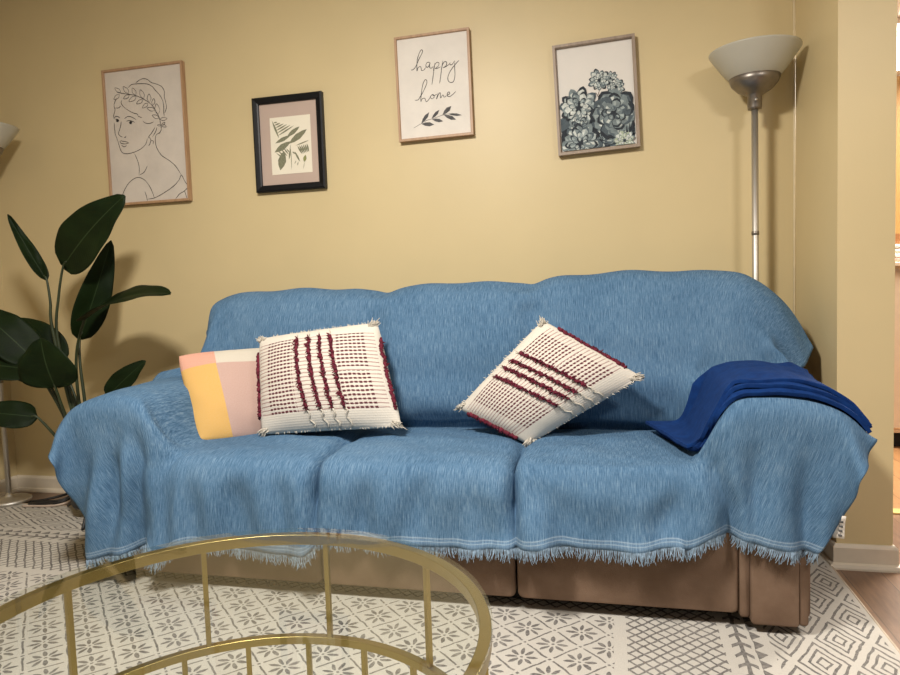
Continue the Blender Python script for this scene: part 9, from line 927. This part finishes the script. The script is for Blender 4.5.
# 4 succulents
c=(-.047,1.803); f=frame('framed_succulent_print','framed watercolour print of grey green succulents nearest the floor lamp',c,.338,.460,2.0,.013,.032,m_fgrey)
k=MB(); plate(k,c,.316,.438,.014)
r2=random.Random(3); dd=.0146
def cl(p): return (max(-.152,min(.152,p[0])),max(-.213,min(.213,p[1])))
tones=[(3,2,4),(3,2,4),(3,4,2),(3,4,2),(1,2,0),(2,3,1),(1,2,2),(5,4,5),(2,3,2),(1,0,2)]
for s in ART['stems']: stroke(k,c,s,.0022,dd,6,5)
for cx,cz,R0 in ((-.02,-.075,.05),(-.115,-.11,.05),(.02,-.135,.055),(.10,-.15,.06),(-.03,-.195,.06),(.07,-.2,.05),(-.10,-.17,.06),(.02,-.10,.045),(.13,-.09,.04)):
    flat(k,c,[cl((cx+R0*(1+.15*math.sin(a*2.3))*math.cos(a*PI/8),cz+R0*math.sin(a*PI/8))) for a in range(16)],dd,1 if R0<.052 else 0); dd+=.00003
order=[1,0,2,9,4,3,6,5,8,7]
for idx in order:
    (cx,cz),R=ART['suc'][idx]; ts=tones[idx]; R*=1.2
    rings=4 if R>.06 else 3
    flat(k,c,[cl((cx+R*.62*math.cos(a*PI/8),cz+R*.62*math.sin(a*PI/8))) for a in range(16)],dd,0); dd+=.00006
    for ri in range(rings):
        rr=R*(1-ri/rings*.86); npet=(11,9,7,5)[ri]; a0=r2.uniform(0,6)
        for q in range(npet):
            a=a0+2*PI*q/npet+r2.uniform(-.1,.1); L=rr*r2.uniform(.85,1.05); wv=L*(.36 if idx!=6 else .52)
            ca,sa=math.cos(a),math.sin(a)
            def pt(l,w): return cl((cx+ca*l-sa*w,cz+sa*l+ca*w))
            def petal(g,lo=.22):
                return [pt(L*lo,0),pt(L*.45,wv*.55*g),pt(L*.72,wv*.62*g),pt(L*.9*g,wv*.38*g),pt(L*g,0),pt(L*.9*g,-wv*.38*g),pt(L*.72,-wv*.62*g),pt(L*.45,-wv*.55*g)]
            flat(k,c,petal(1.0),dd,(0,1,0,2)[(q*3+ri)%4] if idx!=7 else 2); dd+=.00001
            flat(k,c,petal(.86,.34),dd,ts[(q+ri)%3]); dd+=.00001
            half=[pt(L*.4,0),pt(L*.5,wv*.30),pt(L*.75,wv*.38),pt(L*.8,0)]
            flat(k,c,half,dd,min(4,ts[(q+ri)%3]+1+(q%2))); dd+=.00001
for i in range(3):
    x=.118+i*.012; flat(k,c,[cl(q) for q in ((x-.004,-.165),(x,-.135+.01*i),(x+.006,-.165))],dd,0)
k.build('print',[m_paper][:0]+SUC+[m_twig,m_paper],f,smooth=False)
pr=f.children[-1]
for p in pr.data.polygons[:6]: p.material_index=7

# ------------------------------------------------------------------ torchiere lamps
def make_lamp(loc,label):
    x,y,z=loc
    r=thing('torchiere_lamp',label,'floor lamp',loc,'matching torchiere lamps')
    k=MB(); k.lathe([(0,0),(.097,0),(.100,.006),(.099,.014),(.09,.020),(.03,.026),(.018,.034),(.012,.05),(0,.05)],loc,48); k.build('base',m_steel,r)
    k=MB(); k.lathe([(0,.04),(.0125,.04),(.0125,1.69),(0,1.69)],loc,20)
    pole=k.build('pole',m_steel,r)
    for zz in (.62,1.19):
        k=MB(); k.lathe([(.0125,zz-.008),(.0142,zz-.006),(.0142,zz+.006),(.0125,zz+.008)],loc,20); k.build('joint_ring',m_cup,pole)
    k=MB(); k.lathe([(0,1.665),(.024,1.665),(.026,1.672),(.026,1.715),(.034,1.722),(.062,1.737),(.084,1.760),(.093,1.784),(.089,1.786),(.078,1.765),(.03,1.735),(0,1.735)],loc,40); k.build('socket_cup',m_cup,r)
    k=MB(); k.lathe([(.040,1.748),(.080,1.770),(.118,1.815),(.163,1.880),(.165,1.886),(.160,1.886),(.114,1.821),(.077,1.776),(.040,1.754)],loc,56,closed=True); k.build('glass_shade',m_frost,r)
    k=MB(); k.tube([(x-.002,y-.025,1.694),(x-.002,y-.038,1.694)],[.004,.006],10); k.build('switch_knob',m_steel,r)
    return r
lamp=make_lamp((.553,2.872,0),'brushed steel torchiere lamp with frosted bowl standing behind the right of sofa')
dup(lamp,(-3.012,2.775,.0105),'brushed steel torchiere lamp in the left corner, partly hidden behind plant leaves')

# ------------------------------------------------------------------ plant
PL=(-2.40,2.66,0)
plant=thing('potted_plant','tall potted plant with broad dark paddle leaves left of sofa','plant',PL)
k=MB(); k.lathe([(0,.06),(.085,.06),(.092,.07),(.118,.26),(.121,.27),(.112,.27),(.105,.245),(0,.245)],PL,36); pot=k.build('pot',m_pot,plant)
k=MB(); k.lathe([(0,.25),(.104,.25)],PL,24); k.build('soil',m_soil,pot)
for a in (160,300,40):
    ca,sa=math.cos(math.radians(a)),math.sin(math.radians(a))
    k=MB(); z0=.0 if PL[1]+.23*sa>RY or 1 else 0
    k.tube([(PL[0]+.07*ca,PL[1]+.07*sa,.10),(PL[0]+.24*ca,PL[1]+.24*sa,.0185)],[.009,.0075],8); k.build('stand_leg',m_pot,pot)
def leaf(b,t,w,face,arch=.05,fold=.25,split=0,flat_=.5,stem=None,seed=0):
    """paddle blade from b to t, width w, facing 'face'"""
    b,t,face=Vector(b),Vector(t),Vector(face).normalized(); ax=(t-b); L=ax.length; d=ax.normalized()
    face=(face-d*face.dot(d)).normalized(); side=d.cross(face)
    n,m=22,8; V=[];U=[]
    for i in range(n+1):
        s=i/n; c=b+ax*s+face*(arch*math.sin(PI*s*.9)*1.0)
        hw=w/2*(math.sin(PI*min(1,s**.72*.98+.01))**.62)*(1.06-.25*s)
        if i==n: hw=w*.015
        for j in range(-m,m+1):
            q=j/m
            wv=.012*noise.noise(Vector((s*5+seed,q*1.5,seed)))*abs(q)
            V.append(c+side*(hw*q)+face*(fold*hw*abs(q)**1.3+wv)); U.append((.5+q*.5,s))
    M2=2*m+1
    F=[(i*M2+j,(i+1)*M2+j,(i+1)*M2+j+1,i*M2+j+1) for i in range(n) for j in range(M2-1)]
    if split:                                   # a small tear in the edge
        F=[q for x,q in enumerate(F) if not ((x//(M2-1)) in (split,) and (x%(M2-1)) in (M2-2,M2-3,M2-4))]
    k=MB(); k.add(V,F,0,U); o=k.build('leaf',m_leaf,plant,solid=.0016)
    if stem:
        P=smooth_line(stem+[tuple(b),tuple(b+ax*.08+face*arch*.25)],6); N=len(P)
        k=MB(); k.tube(P,[.0085-.0045*i/(N-1) for i in range(N)],8); k.build('stem',m_stem,plant)
    return o
s0=(PL[0],PL[1],.245)
CAM=Vector((0,0,1))
leaf((-2.44,2.62,1.18),(-2.065,2.60,1.475),.235,(.35,-1,.25),.03,.10,0,stem=[(-2.40,2.66,.24),(-2.445,2.63,.52),(-2.50,2.62,.86),(-2.475,2.62,1.05)],seed=1)
leaf((-2.515,2.60,1.12),(-2.685,2.58,1.43),.066,(.9,-.75,.0),-.02,.5,stem=[(-2.41,2.66,.24),(-2.455,2.62,.54),(-2.505,2.60,.90),(-2.505,2.60,1.02)],seed=2)
leaf((-2.45,2.70,.84),(-2.275,2.74,1.30),.15,(.75,-.55,.1),.02,.3,0,stem=[(-2.40,2.67,.24),(-2.42,2.67,.55),(-2.44,2.68,.74)],seed=3)
leaf((-2.345,2.62,.935),(-1.85,2.58,1.025),.24,(-.02,-.42,1),.05,.12,stem=[(-2.39,2.65,.24),(-2.425,2.64,.56),(-2.41,2.63,.78)],seed=4)
leaf((-2.36,2.75,.56),(-2.175,2.80,.725),.115,(.3,-1,.3),.01,.2,stem=[(-2.38,2.68,.24),(-2.37,2.72,.42)],seed=5)
leaf((-2.434,2.52,.635),(-2.43,2.46,.865),.265,(.25,-1,.12),.02,.08,stem=[(-2.40,2.65,.24),(-2.43,2.58,.45)],seed=6)
leaf((-2.60,2.60,.74),(-2.90,2.56,1.01),.20,(.55,-.75,.55),.04,.15,stem=[(-2.42,2.66,.24),(-2.49,2.62,.50)],seed=7)
leaf((-2.56,2.70,.72),(-2.84,2.72,.93),.20,(.45,-.8,.5),.05,.15,stem=[(-2.42,2.68,.24),(-2.47,2.69,.50)],seed=8)
leaf((-2.56,2.55,.71),(-2.95,2.46,.74),.17,(.1,-.75,.75),.03,.12,stem=[(-2.42,2.64,.24),(-2.48,2.60,.50)],seed=9)
leaf((-2.525,2.50,.505),(-2.80,2.42,.535),.135,(.1,-.9,.55),.02,.1,stem=[(-2.42,2.63,.24),(-2.46,2.57,.36),(-2.49,2.53,.44)],seed=10)
leaf((-2.55,2.68,.66),(-2.84,2.66,.70),.14,(.1,-.8,.6),.02,.1,stem=[(-2.41,2.69,.24),(-2.47,2.69,.48)],seed=11)

# ------------------------------------------------------------------ cables by the left lamp
def cable(name,pts,r,m,label):
    k=MB(); k.tube(smooth_line(pts,8),r,8); o=k.build(name,m); tag(o,label,'cable'); return o
m_cab=simple('black_rubber',(.012,.011,.011),.5); m_cab2=simple('ivory_rubber',(.50,.40,.33),.5)
cable('power_cable',[(-2.90,2.79,.012),(-2.83,2.81,.018),(-2.76,2.86,.03),(-2.71,2.87,.05),(-2.69,2.85,.04),(-2.72,2.80,.022),(-2.78,2.775,.021),(-2.84,2.755,.017),(-2.86,2.745,.017),(-2.80,2.752,.017),(-2.70,2.79,.02),(-2.65,2.90,.06),(-2.62,2.92,.095),(-2.58,2.94,.10)],.0065,m_cab,'black power cable looping on the floor beside the left lamp')
cable('extension_cord',[(-2.86,2.705,.0165),(-2.80,2.715,.0165),(-2.74,2.722,.0165),(-2.685,2.74,.018),(-2.645,2.78,.03),(-2.645,2.83,.065),(-2.60,2.88,.09)],.0055,m_cab2,'pale extension cord lying along the rug edge beside black cable')

# ------------------------------------------------------------------ glass coffee table
TX,TY,TR=-.635,.95,.447
tab=thing('coffee_table','round brass coffee table with clear glass top in the foreground','table',(TX,TY,.0105))
def ring(name,z0,z1,r0,r1):
    k=MB(); k.lathe([(r0,z0),(r1,z0),(r1,z1),(r0,z1)],(TX,TY,0),120,closed=True); o=k.build(name,m_gold,tab,smooth=True,bevel=.0015)
    return o
ring('top_ring',.442,.465,TR-.020,TR)
ring('middle_ring',.208,.226,TR-.018,TR)
ring('base_ring',.0105,.028,TR-.018,TR)
k=MB(); k.lathe([(0,.4655),(TR+.002,.4655),(TR+.002,.4735),(0,.4735)],(TX,TY,0),120); k.build('glass_top',m_glass,tab,smooth=False)
def bar(a,z0,z1):
    a=math.radians(a); k=MB(); r=TR-.010; h=.0055
    k.box((-h,-h,z0),(h,h,z1)); ca,sa=math.cos(a),math.sin(a)
    k.v=[(TX+r*ca+x*ca-y*sa,TY+r*sa+x*sa+y*ca,z) for x,y,z in k.v]
    k.build('upright_bar',m_gold,tab,smooth=False,bevel=.001)
for i in range(10): bar(90.5+36*i,.224,.444)
for i in range(20): bar(97.5+18*i,.026,.210)

# ------------------------------------------------------------------ glimpse of the kitchen
cab=thing('kitchen_cabinet','cream kitchen cabinet glimpsed past the wall end at right','cabinet',(2.0,4.7,0))
m_cabp=simple('cream_cabinet_paint',(.70,.56,.40),.45,var=.04); m_wht=simple('white_enamel',(.82,.76,.70),.35,var=.03)
k=MB(); k.box((1.45,4.40,.09),(3.0,4.95,1.06)); k.build('body',m_cabp,cab,smooth=False,bevel=.004)
k=MB(); k.box((1.47,4.45,.0),(2.98,4.93,.09)); k.build('toe_kick',m_dark,cab,smooth=False)  # black colour paints in the shadow below the cabinet doors
for i in range(3):
    k=MB(); k.box((1.46+.51*i,4.38,.12),(1.955+.51*i,4.40,1.03)); d=k.build('door',m_cabp,cab,smooth=False,bevel=.004)
    k=MB(); k.tube([(1.50+.51*i,4.365,.85),(1.50+.51*i,4.365,.97)],.006,8); k.build('handle',m_steel,d)
k=MB(); k.box((1.43,4.36,1.06),(3.02,4.97,1.085)); k.build('countertop',m_cabp,cab,smooth=False,bevel=.004)
t=thing('folded_towel','folded white and pink towel stacked on the kitchen cabinet','towel',(1.75,4.6,1.0855))
m_pk=simple('pink_towel',(.75,.36,.30),.9)
for i in range(4):
    k=MB(); k.box((1.50,4.42,1.086+.026*i),(2.1,4.85,1.111+.026*i)); k.build('fold',m_pk if i==0 else m_wht,t,smooth=False,bevel=.010)
t=thing('wooden_tray','brown wooden tray resting on top of the folded towel','tray',(1.75,4.6,1.19))
m_tr=woodf('tray_wood',(.32,.13,.04),(.5,.22,.08))
k=MB(); k.box((1.50,4.45,1.191),(2.1,4.85,1.206)); k.build('base',m_tr,t,smooth=False,bevel=.003)
for a,b in (((1.50,4.45),(2.1,4.47)),((1.50,4.83),(2.1,4.85)),((1.50,4.47),(1.52,4.83)),((2.08,4.47),(2.1,4.83))):
    k=MB(); k.box((a[0],a[1],1.206),(b[0],b[1],1.25)); k.build('rim',m_tr,t,smooth=False)
t=thing('ceiling_light','bright rectangular ceiling light glimpsed in the kitchen','ceiling light',(2.2,5.4,2.60))
k=MB(); k.box((1.55,4.9,2.585),(2.9,5.9,2.62)); k.build('housing',m_wht,t,smooth=False,bevel=.004)
M=Mat('lit_diffuser',(1,.96,.9)); M.p.inputs['Emission Color'].default_value=(1,.92,.80,1); M.p.inputs['Emission Strength'].default_value=16
k=MB(); k.box((1.58,4.93,2.55),(2.87,5.87,2.585)); k.build('diffuser',M.m,t,smooth=False,bevel=.006)

# ------------------------------------------------------------------ light, camera
def area(name,loc,size,power,col,rot=(0,0,0),sy=None):
    l=bpy.data.lights.new(name,'AREA'); l.shape='RECTANGLE' if sy else 'DISK'; l.size=size; l.energy=power; l.color=col
    if sy: l.size_y=sy
    o=bpy.data.objects.new(name,l); COL.objects.link(o); o.location=loc; o.rotation_euler=rot; return o
area('room_ceiling_lamp',(-.85,.80,2.45),.34,90,(1,.95,.88),(math.radians(12),0,0))
area('side_fill_light',(1.35,.55,2.45),.45,42,(1,.95,.88),(0,0,0))  # unseen fill, added to brighten the wall end and right sofa arm
area('kitchen_fill_light',(2.3,4.2,2.5),1.0,170,(1,.94,.86),(0,0,0),.8)  # added fill under the kitchen ceiling, brightens the floor strip; no window modelled
w=bpy.data.worlds.new('room_ambience'); S.world=w; w.use_nodes=True
bg=w.node_tree.nodes['Background']; bg.inputs[0].default_value=(1,.97,.93,1); bg.inputs[1].default_value=.20

F_PX=676.;YAW=math.radians(13.5);PITCH=math.radians(3.8);ROLL=math.radians(2.0)
fw=Vector((-math.sin(YAW)*math.cos(PITCH),math.cos(YAW)*math.cos(PITCH),-math.sin(PITCH)))
r0=Vector((math.cos(YAW),math.sin(YAW),0)); u0=r0.cross(fw)
R=r0*math.cos(ROLL)-u0*math.sin(ROLL); U=r0*math.sin(ROLL)+u0*math.cos(ROLL)
cam=bpy.data.cameras.new('camera'); cam.sensor_width=36; cam.lens=36*F_PX/900; cam.clip_start=.05
co=bpy.data.objects.new('camera',cam); COL.objects.link(co)
co.matrix_world=Matrix(((R.x,U.x,-fw.x,0),(R.y,U.y,-fw.y,0),(R.z,U.z,-fw.z,1.0),(0,0,0,1)))
S.camera=co
for o in bpy.data.objects:
    if '_o' in o: del o['_o']
vs=S.view_settings; vs.view_transform='Standard'; vs.look='None'; vs.gamma=1; vs.use_curve_mapping=False; vs.exposure=0
